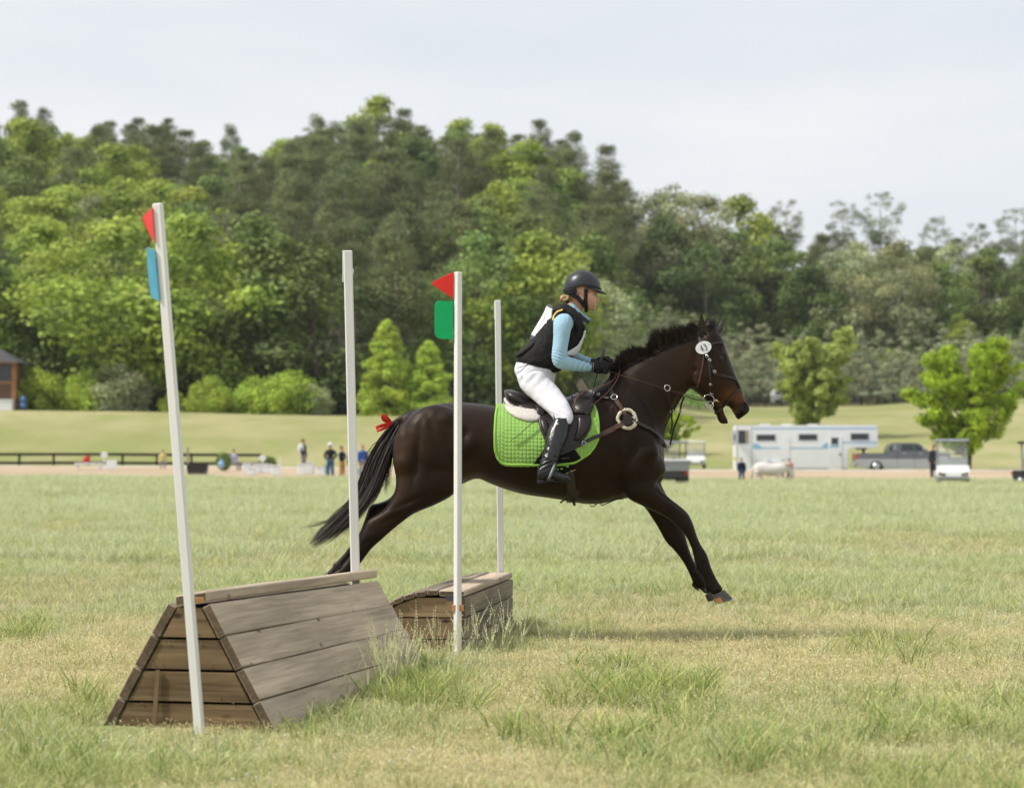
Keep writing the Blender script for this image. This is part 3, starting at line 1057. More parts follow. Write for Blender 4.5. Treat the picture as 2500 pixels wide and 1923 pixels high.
# --- horse trailer
def trailer():
    Y = 151; s = FPX / Y
    g = G(1960, Y)
    root = empty("horse_trailer", g, 0, "long white gooseneck horse trailer with pale blue stripes", "trailer")
    X = lambda px: (px - 1960) / s
    Z = lambda py: P(0, py, Y).z - g.z
    D = 2.3
    mbx = MB()
    pr = [(1797, 1146), (1797, 1042), (1800, 1038), (2138, 1037), (2142, 1042), (2143, 1090), (2138, 1093), (2078, 1093), (2071, 1098), (2068, 1108), (2068, 1141), (2062, 1146)]
    mbx.prism([(X(a), 0, Z(b_)) for a, b_ in pr], (0, D, 0)); mbx.build("body", [M_whitepaint], root)
    def pan(name, x0, y0, x1, y1, m, d=.02, poly=None):
        mb2 = MB()
        if poly: mb2.prism([(X(a), -d, Z(b_)) for a, b_ in poly], (0, d - .003, 0))
        else: mb2.box((X(x0), -d, Z(y1)), (X(x1), -.003, Z(y0)))
        return mb2.build(name, [m], root)
    for (x0, x1, y0, y1) in ((1847, 1892, 1061, 1075), (1950, 1994, 1060, 1074), (2077, 2120, 1058, 1073)):
        f = pan("window", x0 - 1.2, y0 - 1.2, x1 + 1.2, y1 + 1.2, M_alloy, .02)
        mb2 = MB(); mb2.box((X(x0), -.03, Z(y1)), (X(x1), -.022, Z(y0))); mb2.build("pane", [M_glassdk], f)
        mb2 = MB(); mb2.box((X((x0 + x1) / 2) - .02, -.036, Z(y1)), (X((x0 + x1) / 2) + .02, -.03, Z(y0))); mb2.build("frame", [M_blackpl], f)
    dr = pan("door", 2022, 1065, 2054, 1146, M_whitepaint, .03)
    mb2 = MB(); mb2.box((X(2029), -.04, Z(1084)), (X(2046), -.032, Z(1068))); mb2.build("pane", [M_glassdk], dr)
    mb2 = MB(); mb2.box((X(2049), -.06, Z(1112)), (X(2052), -.032, Z(1105))); mb2.build("handle", [M_blackpl], dr)
    pan("door", 1905, 1066, 1927, 1120, M_whitepaint, .025)
    pan("opening_shade", 1802, 1050, 1828, 1083, M_glassdk, .012)  # dark panel painted in for the shade inside the open rear window
    pan("opening_lining", 1820, 1051, 1827, 1082, mat("tan_lining", (.35, .28, .2), .8), .02)
    fl = MB(); fl.prism([(X(1801), -.05, Z(1050)), (X(1782), -.75, Z(1052)), (X(1784), -.75, Z(1087)), (X(1801), -.05, Z(1085))], (.02, .04, 0)); f = fl.build("drop_window", [M_whitepaint], root)
    fl = MB(); fl.box((X(1790), -.52, Z(1075)), (X(1793), -.44, Z(1061))); fl.build("pane", [M_glassdk], f)
    pan("stripe", 1838, 1044, 2141, 1047.5, M_bluepaint, .008)
    pan("stripe", 1850, 1092, 2022, 1095, M_bluepaint, .008)
    pan("stripe", 0, 0, 0, 0, M_bluepaint, .009, [(1838, 1083), (1850, 1083), (1858, 1091), (1862, 1095.5), (1838, 1095.5)])
    pan("stripe", 0, 0, 0, 0, M_bluepaint, .009, [(2005, 1092), (2014, 1081), (2021, 1080), (2021, 1095), (2003, 1095)])
    pan("stripe", 2027, 1085, 2047, 1092, M_bluepaint, .036)
    pan("stripe", 2056, 1078, 2141, 1081, M_bluepaint, .008)
    pan("corner_trim", 1797, 1040, 1800, 1145, M_alloy, .01); pan("corner_trim", 1833, 1040, 1836, 1146, M_alloy, .01)
    pan("sill_trim", 1838, 1141, 2066, 1145, M_alloy, .02)
    for px in (1878, 1911):
        f = MB(); f.tube([(X(px), -.06, Z(1139)), (X(px), .25, Z(1139))], .36, n=22); w = f.build("wheel", [M_tyre], root, True)
        f = MB(); f.tube([(X(px), -.075, Z(1139)), (X(px), -.05, Z(1139))], .2, n=16); f.build("rim", [M_alloy], w, True)
    pan("wheel_arch", 0, 0, 0, 0, M_whitepaint, .12, [(1863, 1134), (1870, 1126), (1919, 1126), (1926, 1134), (1921, 1135), (1916, 1130), (1873, 1130), (1868, 1135)])
    for px in (1872, 1925, 1990):
        f = MB(); f.box((X(px) - .3, .8, Z(1038)), (X(px) + .3, 1.4, Z(1034.5)), ch=.03); f.build("roof_vent", [M_whitepaint], root)
    f = MB(); f.tube([(X(2114), 1.15, Z(1093)), (X(2114), 1.15, Z(1106))], .09); f.tube([(X(2052), .3, Z(1145)), (X(2052), .3, Z(1149))], .06); f.box((X(2096), .9, Z(1097)), (X(2122), 1.4, Z(1092))); f.build("coupler", [M_blackpl], root)
    f = MB(); f.tube([(X(1793), -.1, Z(1119)), (X(1793), 0, Z(1119))], .11); f.build("reflector", [mat("yellow_reflector", (.7, .65, .12), .5)], root)
trailer()

# --- pickup
def pickup():
    Y = 149; s = FPX / Y
    g = G(2190, Y)
    root = empty("pickup_truck", g, 0, "grey and silver crew-cab pickup hitched to the white trailer", "pickup truck")
    X = lambda px: (px - 2190) / s
    Z = lambda py: P(0, py, Y).z - g.z
    Md = mat("grey_car_paint", (.12, .13, .145), .28, var=.05, scale=2, metal=.3, coat=.5, spec=.5)
    Ms = mat("silver_car_paint", (.38, .39, .40), .32, var=.05, scale=2, metal=.4, coat=.4)
    D = 1.9
    up = [(2090, 1124), (2090, 1109), (2093, 1106), (2168, 1105), (2170, 1102), (2266, 1100), (2300, 1103), (2318, 1107), (2322, 1124)]
    mbx = MB(); mbx.prism([(X(a), 0, Z(b_)) for a, b_ in up], (0, D, 0)); mbx.build("body", [Md], root)
    lo = [(2090, 1120), (2322, 1120), (2323, 1140), (2304, 1143), (2160, 1144), (2156, 1136), (2150, 1127), (2139, 1122.5), (2128, 1126), (2122, 1134), (2120, 1141), (2092, 1139)]
    mbx = MB(); mbx.prism([(X(a), -.012, Z(b_)) for a, b_ in lo], (0, D + .024, 0)); mbx.build("lower_body", [Ms], root)
    cb = [(2167, 1106), (2170, 1092), (2177, 1083), (2186, 1080.5), (2238, 1080.5), (2248, 1085), (2266, 1100), (2266, 1106)]
    mbx = MB(); mbx.prism([(X(a), .12, Z(b_)) for a, b_ in cb], (0, D - .24, 0)); mbx.build("cab", [Md], root)
    for nm, poly in (("side_window", [(2171, 1099), (2173, 1092), (2179, 1086), (2187, 1085), (2187, 1099)]), ("side_window", [(2201, 1100), (2201, 1085), (2230, 1085), (2230, 1100)]),
                     ("side_window", [(2233, 1100), (2233, 1085), (2240, 1085.5), (2247, 1089), (2258, 1100)])):
        mbx = MB(); mbx.prism([(X(a), .10, Z(b_)) for a, b_ in poly], (0, .025, 0)); mbx.build(nm, [M_glassdk], root)
    mbx = MB(); mbx.box((X(2180), .09, Z(1098)), (X(2189), .118, Z(1085))); mbx.build("window_trim", [M_greypl], root)
    for px in (2190, 2232):
        mbx = MB(); mbx.box((X(px), -.018, Z(1141)), (X(px) + .02, -.001, Z(1101))); mbx.build("door_seam", [M_blackpl], root)
    for px in (2203, 2243):
        mbx = MB(); mbx.box((X(px), -.04, Z(1107)), (X(px) + .2, -.001, Z(1105.3))); mbx.build("door_handle", [M_alloy], root)
    arch = [(2117, 1141)] + [(2139 + 21 * math.cos(a), 1141 - 21 * math.sin(a)) for a in np.linspace(math.pi, 0, 12)] + [(2155, 1141)] + [(2139 + 16 * math.cos(a), 1141 - 16 * math.sin(a)) for a in np.linspace(0, math.pi, 12)]
    mbx = MB(); mbx.prism([(X(a), -.05, Z(b_)) for a, b_ in arch], (0, .06, 0)); mbx.build("wheel_arch", [Ms], root)
    for px in (2139, 2290):
        f = MB(); f.tube([(X(px), -.03, Z(1138)), (X(px), .26, Z(1138))], .385, n=24); w = f.build("wheel", [M_tyre], root, True)
        f = MB(); f.tube([(X(px), -.05, Z(1138)), (X(px), -.02, Z(1138))], .24, n=18); f.build("rim", [M_alloy], w, True)
    mbx = MB(); mbx.box((X(2087), -.01, Z(1121)), (X(2093), .12, Z(1109))); mbx.build("tail_lamp", [M_redlamp], root)
    mbx = MB(); mbx.box((X(2084), .05, Z(1136)), (X(2091), D - .05, Z(1129)), ch=.02); mbx.build("bumper", [Ms], root)
    mbx = MB(); mbx.box((X(2252), -.18, Z(1098)), (X(2257), -.02, Z(1091)), ch=.02); mbx.build("mirror", [M_alloy], root)
    mbx = MB(); mbx.box((X(2125), .2, Z(1143)), (X(2300), D - .2, Z(1138))); mbx.build("chassis", [M_blackpl], root)
pickup()

# --- golf carts (local: x across, y to the back, z up; front faces -y)
def golf_cart(px, Y, rz, label, body, roofm, kind='front', h=1.86):
    g = G(px, Y)
    root = empty("golf_cart", g, rz, label, "golf cart")
    k = h / 1.86
    w = .62 * k
    def B(name, lo, hi, m, ch=.02, p=None):
        mbx = MB(); mbx.box(tuple(v * k for v in lo), tuple(v * k for v in hi), ch=ch); return mbx.build(name, [m], p or root)
    cow = MB()
    prf = [(-.95, .30), (-1.02, .42), (-.98, .58), (-.72, .80), (-.55, .86), (-.52, .30)]
    for sx in (0,):
        cow.prism([(-w, y_ * k, z_ * k) for y_, z_ in prf], (2 * w, 0, 0))
    cow.build("front_cowl", [body], root)
    B("floor", (-.6, -.6, .26), (.6, .5, .34), M_blackpl)
    B("rear_body", (-.62, .1, .30), (.62, 1.05, .66), body, .05)
    B("seat", (-.55, .0, .66), (.55, .50, .80), M_greypl, .04)
    B("seat_back", (-.55, .46, .78), (.55, .56, 1.15), M_greypl, .04)
    if kind == 'box':
        B("cargo_box", (-.6, .62, .62), (.6, 1.25, 1.02), M_greypl, .03); B("cargo_lid", (-.62, .60, 1.02), (.62, 1.27, 1.12), M_whitepaint, .03)
    rf = MB(); rf.box((-.66 * k, -.75 * k, 1.76 * k), (.66 * k, .85 * k, 1.86 * k), ch=.045); rf.build("roof", [roofm], root)
    for sx in (-1, 1):
        mbx = MB(); mbx.tube([(sx * .56 * k, -.62 * k, .80 * k), (sx * .56 * k, -.42 * k, 1.78 * k)], .022 * k, 8); mbx.build("roof_post", [M_greypl if kind == 'front' else M_blackpl], root)
        mbx = MB(); mbx.tube([(sx * .56 * k, .62 * k, .60 * k), (sx * .56 * k, .66 * k, 1.78 * k)], .022 * k, 8); mbx.build("roof_post", [M_greypl if kind == 'front' else M_blackpl], root)
        for yy in (-.68, .72):
            f = MB(); f.tube([(sx * .46 * k, yy * k, .235 * k), (sx * .63 * k, yy * k, .235 * k)], .235 * k, n=20); wv = f.build("wheel", [M_tyre], root, True)
            f = MB(); f.tube([(sx * .625 * k, yy * k, .235 * k), (sx * .645 * k, yy * k, .235 * k)], .12 * k, n=14); f.build("rim", [M_alloy], wv, True)
        mbx = MB(); mbx.prism([(sx * .28 * k, -1.0 * k, .50 * k), (sx * .56 * k, -.98 * k, .58 * k), (sx * .56 * k, -.98 * k, .46 * k), (sx * .34 * k, -1.0 * k, .42 * k)], (0, -.03, 0)); hl = mbx.build("headlight", [M_blackpl], root)
        mbx = MB(); mbx.box((sx * .44 * k - .05, -1.05 * k, .47 * k), (sx * .44 * k + .05, -1.02 * k, .53 * k)); mbx.build("indicator", [M_amber], hl)
        B("tail_lamp", (sx * .5 - .06, 1.05, .48), (sx * .5 + .06, 1.08, .62), M_redlamp, .01)
    ws = MB(); ws.prism([(-.55 * k, -.60 * k, .84 * k), (.55 * k, -.60 * k, .84 * k), (.53 * k, -.43 * k, 1.74 * k), (-.53 * k, -.43 * k, 1.74 * k)], (0, .008, 0)); ws.build("windshield", [M_wind], root)
    B("crossbar", (-.55, -.54, 1.27), (.55, -.51, 1.30), M_greypl, .005)
    B("bumper", (-.5, -1.06, .33), (.5, -.98, .40), M_greypl, .02)
    mbx = MB(); mbx.tube([(-.28 * k + .16 * math.cos(a), -.35 * k, 1.02 * k + .16 * math.sin(a)) for a in np.linspace(0, 6.28, 17)], .014, 6, cap=False); mbx.tube([(-.28 * k, -.36 * k, 1.02 * k), (-.28 * k, -.6 * k, .8 * k)], .02, 6); mbx.build("steering_wheel", [M_blackpl], root)
    return root
M_wind = bpy.data.materials.new("tinted_windshield")
N_, L_w = nodes_of(M_wind)
b_ = N_["Principled BSDF"]; b_.inputs["Base Color"].default_value = (.75, .78, .78, 1); b_.inputs["Roughness"].default_value = .12; b_.inputs["Alpha"].default_value = .2
M_wcart = mat("white_cart_body", (.68, .70, .70), .35, var=.04, scale=2, coat=.3)
M_bcart = mat("black_cart_body", (.02, .02, .022), .35, var=.04, scale=2, coat=.3)
golf_cart(2323, 98, rad(-7), "white golf cart with grey roof facing the camera at the right", M_wcart, mat("grey_roof", (.30, .33, .37), .5), h=1.92)
golf_cart(1699, 158, rad(-6), "distant white golf cart between the horse chest and the trailer", M_wcart, M_wcart, h=1.8)
golf_cart(1633, 99, rad(188), "dark golf cart with a lidded cargo box seen from behind the horse chest", M_bcart, M_greypl, 'box', h=1.84)
golf_cart(2533, 100, rad(80), "black golf cart mostly cut off by the right edge", M_bcart, M_bcart, h=1.85)

# --- people far away
SKN = mat("far_skin", (.45, .24, .17), .6)
def cloth(name, c): return mat(name, c, .8, var=.1, scale=6, spec=.15)
C_navy = cloth("navy_jacket", (.015, .022, .05)); C_white = cloth("white_cotton", (.68, .69, .70)); C_jean = cloth("blue_jeans", (.03, .085, .16))
C_black = cloth("black_jacket", (.02, .02, .024)); C_tan = cloth("tan_trousers", (.42, .24, .09)); C_blue = cloth("royal_blue_jacket", (.04, .09, .32))
C_grey = cloth("grey_trousers", (.22, .21, .21)); C_lilac = cloth("pale_lilac_shirt", (.45, .46, .62)); C_yel = cloth("yellow_shirt", (.62, .54, .22)); C_pink = cloth("pink_shirt", (.62, .18, .24)); C_hair = cloth("brown_hair", (.08, .05, .03))
def person(px, Y, h, label, top, legs, rz=0, hat=None, seated=False, arms='down', hairm=None, gz_off=0):
    g = G(px, Y)
    root = empty("person", g + Vector((0, 0, gz_off)), rz, label, "person")
    k = h / 1.75
    r_ = random.Random(int(px))
    st = .13 + .05 * r_.random()
    if not seated:
        hipz = .92
        legp = [[(s * .09, 0, .92), (s * (.10 + st * .2), -.02, .50), (s * (.10 + st * .35), .02, .08), (s * (.10 + st * .35), -.14, .035)] for s in (-1, 1)]
    else:
        hipz = .48
        legp = [[(s * .09, 0, .48), (s * .13, -.40, .50), (s * .13, -.42, .08), (s * .13, -.55, .035)] for s in (-1, 1)]
    sh = hipz + .52
    if arms == 'crossed': ap = [[(s * .19, 0, sh - .04), (s * .25, -.04, sh - .30), (-s * .02, -.22, sh - .27), (-s * .10, -.22, sh - .25)] for s in (-1, 1)]
    elif arms == 'hips': ap = [[(s * .19, 0, sh - .04), (s * .34, .02, sh - .28), (s * .17, -.08, sh - .46), (s * .13, -.10, sh - .47)] for s in (-1, 1)]
    else: ap = [[(s * .19, 0, sh - .04), (s * .24, .0, sh - .32), (s * .23, -.08, sh - .56), (s * .22, -.10, sh - .64)] for s in (-1, 1)]
    def limbs(mb_, d, which):
        if 'leg' in which:
            for q in legp: mb_.tube([Vector(a) * k for a in q[:3]] if d > 0 else [Vector(a) * k for a in q], [(.085 + d) * k, (.06 + d) * k, (.045 + d) * k, .04 * k][:3 if d > 0 else 4], 10)
            mb_.ell(Vector((0, 0, hipz)) * k, ((.165 + d) * k, (.12 + d) * k, (.13 + d) * k))
        if 'top' in which:
            mb_.tube([Vector((0, 0, hipz + .02)) * k, Vector((0, 0, hipz + .22)) * k, Vector((0, 0, hipz + .42)) * k, Vector((0, 0, sh - .01)) * k, Vector((0, 0, sh + .04)) * k], [(.15 + d) * k, (.14 + d) * k, (.185 + d) * k, (.16 + d) * k, (.06 + d) * k], 14, flat=.68)
            for q in ap: mb_.tube([Vector(a) * k for a in (q[:3] if d > 0 else q)], [(.055 + d) * k, (.045 + d) * k, (.038 + d) * k, .035 * k][:3 if d > 0 else 4], 8)
        if 'head' in which:
            mb_.tube([Vector((0, 0, sh)) * k, Vector((0, 0, sh + .12)) * k], .055 * k, 10)
            mb_.ell(Vector((0, -.01, sh + .20)) * k, (.078 * k, .095 * k, .12 * k))
            mb_.ell(Vector((0, -.11, sh + .185)) * k, (.014 * k, .02 * k, .02 * k))
    m1 = MB(); limbs(m1, 0, ('leg', 'top', 'head')); me = remesh(m1, "body", .018, 2); me.materials.append(SKN); link(bpy.data.objects.new("body", me), root)
    m1 = MB(); limbs(m1, .022, ('top',)); me = remesh(m1, "jacket", .018, 2); me.materials.append(top); link(bpy.data.objects.new("jacket", me), root)
    m1 = MB(); limbs(m1, .018, ('leg',)); me = remesh(m1, "trousers", .018, 2); me.materials.append(legs); link(bpy.data.objects.new("trousers", me), root)
    m1 = MB()
    if hat:
        m1.ell(Vector((0, 0, sh + .25)) * k, (.12 * k, .135 * k, .10 * k)); m1.ell(Vector((0, -.03, sh + .235)) * k, (.15 * k, .19 * k, .018 * k)); m1.build("hat", [hat], root, True)
    else:
        m1.ell(Vector((0, .02, sh + .235)) * k, (.086 * k, .10 * k, .10 * k)); m1.build("hair", [hairm or C_hair], root, True)
    return root
person(741, 128, 1.78, "standing person in white shirt and navy jacket left of the second pole", C_navy, C_grey, rad(70))
person(807, 113, 1.72, "person in white hat, dark jacket and jeans with hands on hips", C_black, C_jean, rad(-30), hat=C_white, arms='hips')
person(835, 112, 1.60, "person with folded arms, navy top and tan trousers beside the second pole", C_navy, C_tan, rad(60), arms='crossed')
person(858, 113, 1.58, "person in navy and grey trousers half hidden by the second pole", C_navy, C_grey, rad(-60))
person(886, 116, 1.62, "person in royal blue jacket beside the horse tail", C_blue, C_grey, rad(20))
person(572, 132, 1.55, "person in pale lilac shirt sitting near the white blocks", C_lilac, C_grey, rad(50), seated=True)
person(398, 134, 1.45, "person in yellow shirt sitting behind the leaning first pole", C_yel, C_grey, rad(10), seated=True)
person(1810, 105, 1.17, "child in dark blue jacket and jeans standing left of the white pony", C_navy, C_jean, rad(10))
person(1927, 108, 1.12, "child in pink top behind the grazing white pony", C_pink, C_black, rad(20))
person(2278, 118, 1.72, "person in black leaning at the side of the right golf cart", C_black, C_black, rad(-60))
# white shirt of the first person, an ellipsoid before the navy jacket
g_ = G(741, 128)
mbx = MB(); mbx.ell((0, -.0, 0), (.17, .05, .23)); o = mbx.build("white_shirt", [C_white], None, True); o.location = g_ + Vector((-.12, -.22, 1.30)); tag(o, "white shirt showing against a navy jacket left of the second pole", "bag")

# --- white pony grazing
def pony():
    Y = 106; s = FPX / Y
    g = G(1880, Y)
    root = empty("pony", g, 0, "small white pony with head lowered to graze before the trailer", "pony")
    Mp = mat("white_pony_coat", (.62, .58, .55), .75, var=.08, scale=3, col2=(.66, .62, .6))
    X = lambda px: (px - 1880) / s
    Z = lambda py: P(0, py, Y).z - g.z
    mb_ = MB()
    def lf(st, y0=0, n=14):
        A = crom(st, 3); rings = []
        for r in A:
            p1, p2 = Vector((X(r[0]), y0, Z(r[1]))), Vector((X(r[2]), y0, Z(r[3])))
            c_, u = (p1 + p2) / 2, (p1 - p2) / 2
            rings.append([c_ + u * math.cos(2 * math.pi * k / n) + Vector((0, -r[4] * math.sin(2 * math.pi * k / n), 0)) for k in range(n)])
        mb_.rings(rings, 0, True)
    lf([(1840, 1138, 1840, 1150, .08), (1845, 1131, 1845, 1158, .17), (1860, 1128, 1860, 1160, .21), (1880, 1131, 1880, 1162, .23), (1900, 1130, 1900, 1161, .21), (1915, 1131, 1913, 1157, .16), (1922, 1136, 1918, 1150, .1)])
    lf([(1905, 1130, 1905, 1150, .12), (1920, 1130, 1912, 1148, .09), (1932, 1140, 1922, 1152, .07), (1937, 1150, 1929, 1157, .06)])
    lf([(1938, 1147, 1928, 1156, .06), (1940, 1158, 1931, 1162, .055), (1939, 1168, 1932, 1170, .045), (1937, 1178, 1932, 1178, .035)])
    for (x0, x1, y0) in ((1846, 1843, -.12), (1852, 1862, .12), (1908, 1917, .12), (1899, 1897, -.12)):
        lf([(x0 - 8, 1150, x0 + 8, 1150, .09), (x0 - 4 + (x1 - x0) * .3, 1160, x0 + 5 + (x1 - x0) * .3, 1160, .055), (x1 - 2.6, 1172, x1 + 2.6, 1172, .035), (x1 - 3, 1178, x1 + 3, 1178, .04), (x1 - 3.6, 1182, x1 + 4, 1182, .05)], y0, 10)
    me = remesh(mb_, "body", .02, 3); me.materials.append(Mp); link(bpy.data.objects.new("body", me), root)
    m2 = MB(); m2.tube([(X(1841), 0, Z(1138)), (X(1835), 0, Z(1150)), (X(1836), 0, Z(1170))], [.05, .07, .03], 8); m2.build("tail", [mat("cream_hair", (.62, .52, .40), .8)], root, True)
    m2 = MB(); m2.tube([(X(1906), -.05, Z(1130)), (X(1920), -.06, Z(1132)), (X(1934), -.05, Z(1145))], [.04, .07, .04], 8); m2.build("mane", [bpy.data.materials["cream_hair"]], root, True)
    for y0 in (-.04, .04):
        m2 = MB(); m2.tube([(X(1935), y0, Z(1147)), (X(1939), y0, Z(1142))], [.03, .006], 6); m2.build("ear", [Mp], root, True)
pony()

# --- small clutter at the left of the track
def simple(name, label, cat, px, Y, parts, group=None, rz=0):
    root = empty(name, G(px, Y), rz, label, cat, group)
    for nm, fn, m in parts:
        q = MB(); fn(q); q.build(nm, [m], root, False)
    return root
def jar_box(px, Y, w, h, d, label, m, cat="box", name="box", group=None):
    def f(q): q.box((-w / 2, -d / 2, 0), (w / 2, d / 2, h), ch=.03)
    def l_(q): q.box((-w / 2 - .02, -d / 2 - .02, h), (w / 2 + .02, d / 2 + .02, h + .05), ch=.01)
    return simple(name, label, cat, px, Y, [("base", f, m), ("lid", l_, m)], group)
# black water trough
def tr(q):
    a = [(-.46, -.3, 0), (.46, -.3, 0), (.46, .3, 0), (-.46, .3, 0)]; b2 = [(-.52, -.36, .5), (.52, -.36, .5), (.52, .36, .5), (-.52, .36, .5)]
    q.add(a + b2, [(0, 3, 2, 1), (0, 1, 5, 4), (1, 2, 6, 5), (2, 3, 7, 6), (3, 0, 4, 7), (4, 5, 6, 7)])
simple("water_trough", "black water trough at the track edge right of the first pole", "trough", 483, 122, [("tub", tr, M_blackpl), ("rim", lambda q: q.box((-.55, -.39, .5), (.55, .39, .54), ch=.01), M_blackpl)])
simple("wooden_stake", "thin grey stake standing beside the black trough", "stake", 459, 126, [("stake", lambda q: q.box((-.05, -.05, -.2), (.05, .05, 1.35), ch=.01), M_greybark)])
simple("round_sign", "round white sign on a thin pole at the left of the track", "sign", 255, 120, [("pole", lambda q: q.tube([(0, 0, -.1), (0, 0, .95)], .025), M_whitepaint), ("disc", lambda q: q.tube([(0, -.03, 1.0), (0, .03, 1.0)], .17, n=20), M_whitepaint)])
simple("sign_board", "square white board low on the ground beside the round sign", "sign", 273, 128, [("board", lambda q: q.box((-.28, -.03, .12), (.28, .03, .58), ch=.01), M_whitepaint), ("leg", lambda q: q.box((-.25, -.02, 0), (-.2, .02, .12)), M_whitepaint), ("leg", lambda q: q.box((.2, -.02, 0), (.25, .02, .12)), M_whitepaint)])
def bench(q): q.box((-.75, -.2, .30), (.75, .2, .38), ch=.01)
simple("bench", "low white bench before the black fence with a red coat on it", "bench", 218, 132, [("seat", bench, M_whitepaint), ("leg", lambda q: q.box((-.68, -.15, 0), (-.58, .15, .3)), M_whitepaint), ("leg", lambda q: q.box((.58, -.15, 0), (.68, .15, .3)), M_whitepaint)])
def coat(q): q.ell((0, 0, .16), (.2, .16, .18)); q.ell((.08, .02, .30), (.14, .12, .10))
o = simple("folded_coat", "red coat lying in a heap on the white bench", "coat", 212, 132, [("coat", coat, cloth("red_cloth", (.45, .05, .04)))]); o.location.z += .38
for i, (px, Y, w, h, t) in enumerate([(603, 126, .42, .48, 'leftmost and tallest'), (615, 122, .36, .34, 'nearest, second from left'), (627, 126, .40, .46, 'third from left'), (645, 128, .46, .40, 'fourth from the left'), (658, 126, .40, .42, 'fifth from the left'), (674, 122, .42, .46, 'rightmost, beside the white stake')]):
    jar_box(px, Y, w, h, .4, "white plastic block in the row by the track, " + t, M_whitepaint, "jump block", "jump_block", "white jump blocks by the track")
simple("round_sign", "round white sign rising above the row of white blocks", "sign", 641, 130, [("pole", lambda q: q.tube([(0, 0, 0), (0, 0, .66)], .025), M_whitepaint), ("disc", lambda q: q.tube([(0, -.03, .72), (0, .03, .72)], .18, n=20), M_whitepaint)])
simple("wooden_stake", "slim white stake right of the white blocks", "stake", 684, 120, [("stake", lambda q: q.box((-.03, -.03, -.1), (.03, .03, .95)), M_whitepaint)])
for px, Y, w, h, lab, m in [(737, 124, .38, .52, "tall white bin at the feet of the navy-jacketed person", M_whitepaint), (757, 126, .36, .55, "white bag-shaped box behind the navy-jacketed person", C_white),
                            (783, 124, .42, .36, "white cool box left of the person in the white hat", M_whitepaint), (796, 126, .2, .42, "grey-green canister between two white boxes", mat("sage_plastic", (.25, .33, .30), .6)), (806, 127, .34, .36, "pale blue box behind the person in the white hat", mat("ice_blue", (.5, .62, .7), .5)),
                            (876, 124, .3, .3, "small light blue box right of the second pole", mat("sky_blue", (.3, .5, .65), .5))]:
    jar_box(px, Y, w, h, .35, lab, m, "box", "storage_bin" if h > .5 else "cool_box")
# two clipped shrubs
def small_shrub(px, Y, w, h, label, m):
    r = np.random.default_rng(int(px)); n = 900
    q = r.normal(size=(n, 3)); q /= np.linalg.norm(q, axis=1, keepdims=True)
    c_ = q * np.array([w / 2, w / 2, h / 2]) * r.uniform(.6, 1.05, size=(n, 1)) + np.array([0, 0, h * .55])
    v, f, c = leaves(c_, q, r.uniform(.05, .09, n), r, np.ones((n, 3)) * r.uniform(.7, 1.2, size=(n, 1)))
    root = empty("shrub", G(px, Y), 0, label, "shrub")
    link(bpy.data.objects.new("foliage", mesh_np("foliage", v, f, [m], colors=c)), root)
    mb_ = MB(); mb_.tube([(0, 0, -.1), (.03, 0, h * .5)], [.06, .03], 6); mb_.build("stem", [M_bark], root)
small_shrub(547, 130, .85, .95, "round olive shrub right of the black trough", M_mid)
small_shrub(655, 136, .9, .7, "round olive shrub behind the round white sign", M_mid)
mbx = MB(); mbx.ell((0, 0, .2), (.16, .12, .2)); mbx.tube([(0, 0, .38), (0, 0, .5)], .05); o = mbx.build("blue_balloon", [mat("light_blue_ball", (.25, .42, .68), .4)], None, True); o.location = G(541, 126) + Vector((0, 0, .25)); tag(o, "light blue ball resting before the round olive shrub", "ball"); o.name = "ball"
# white van far behind the paddock fence
def van():
    Y = 304; s = FPX / Y; g = G(1922, Y)
    root = empty("parked_van", g, 0, "small white van roof showing behind the paddock fence", "van")
    mbx = MB(); mbx.prism([(-1.9, 0, .3), (-1.9, 0, 1.55), (-1.5, 0, 1.95), (1.0, 0, 1.95), (1.55, 0, 1.3), (2.1, 0, 1.1), (2.1, 0, .3)], (0, 1.8, 0)); mbx.build("body", [M_whitepaint], root)
    mbx = MB(); mbx.prism([(-1.5, -.02, 1.2), (-1.4, -.02, 1.7), (.9, -.02, 1.7), (1.35, -.02, 1.2)], (0, .015, 0)); mbx.build("side_window", [M_glassdk], root)
    for x_ in (-1.2, 1.3):
        f = MB(); f.tube([(x_, -.02, .33), (x_, .2, .33)], .33, n=16); f.build("wheel", [M_tyre], root, True)
van()
# course flag far right of the tail, low blue thing seen under the belly
jar_box(1158, 118, .5, .2, .3, "flat blue bag on the grass seen under the horse belly", mat("blue_bag", (.1, .2, .5), .6), "bag", "bag")
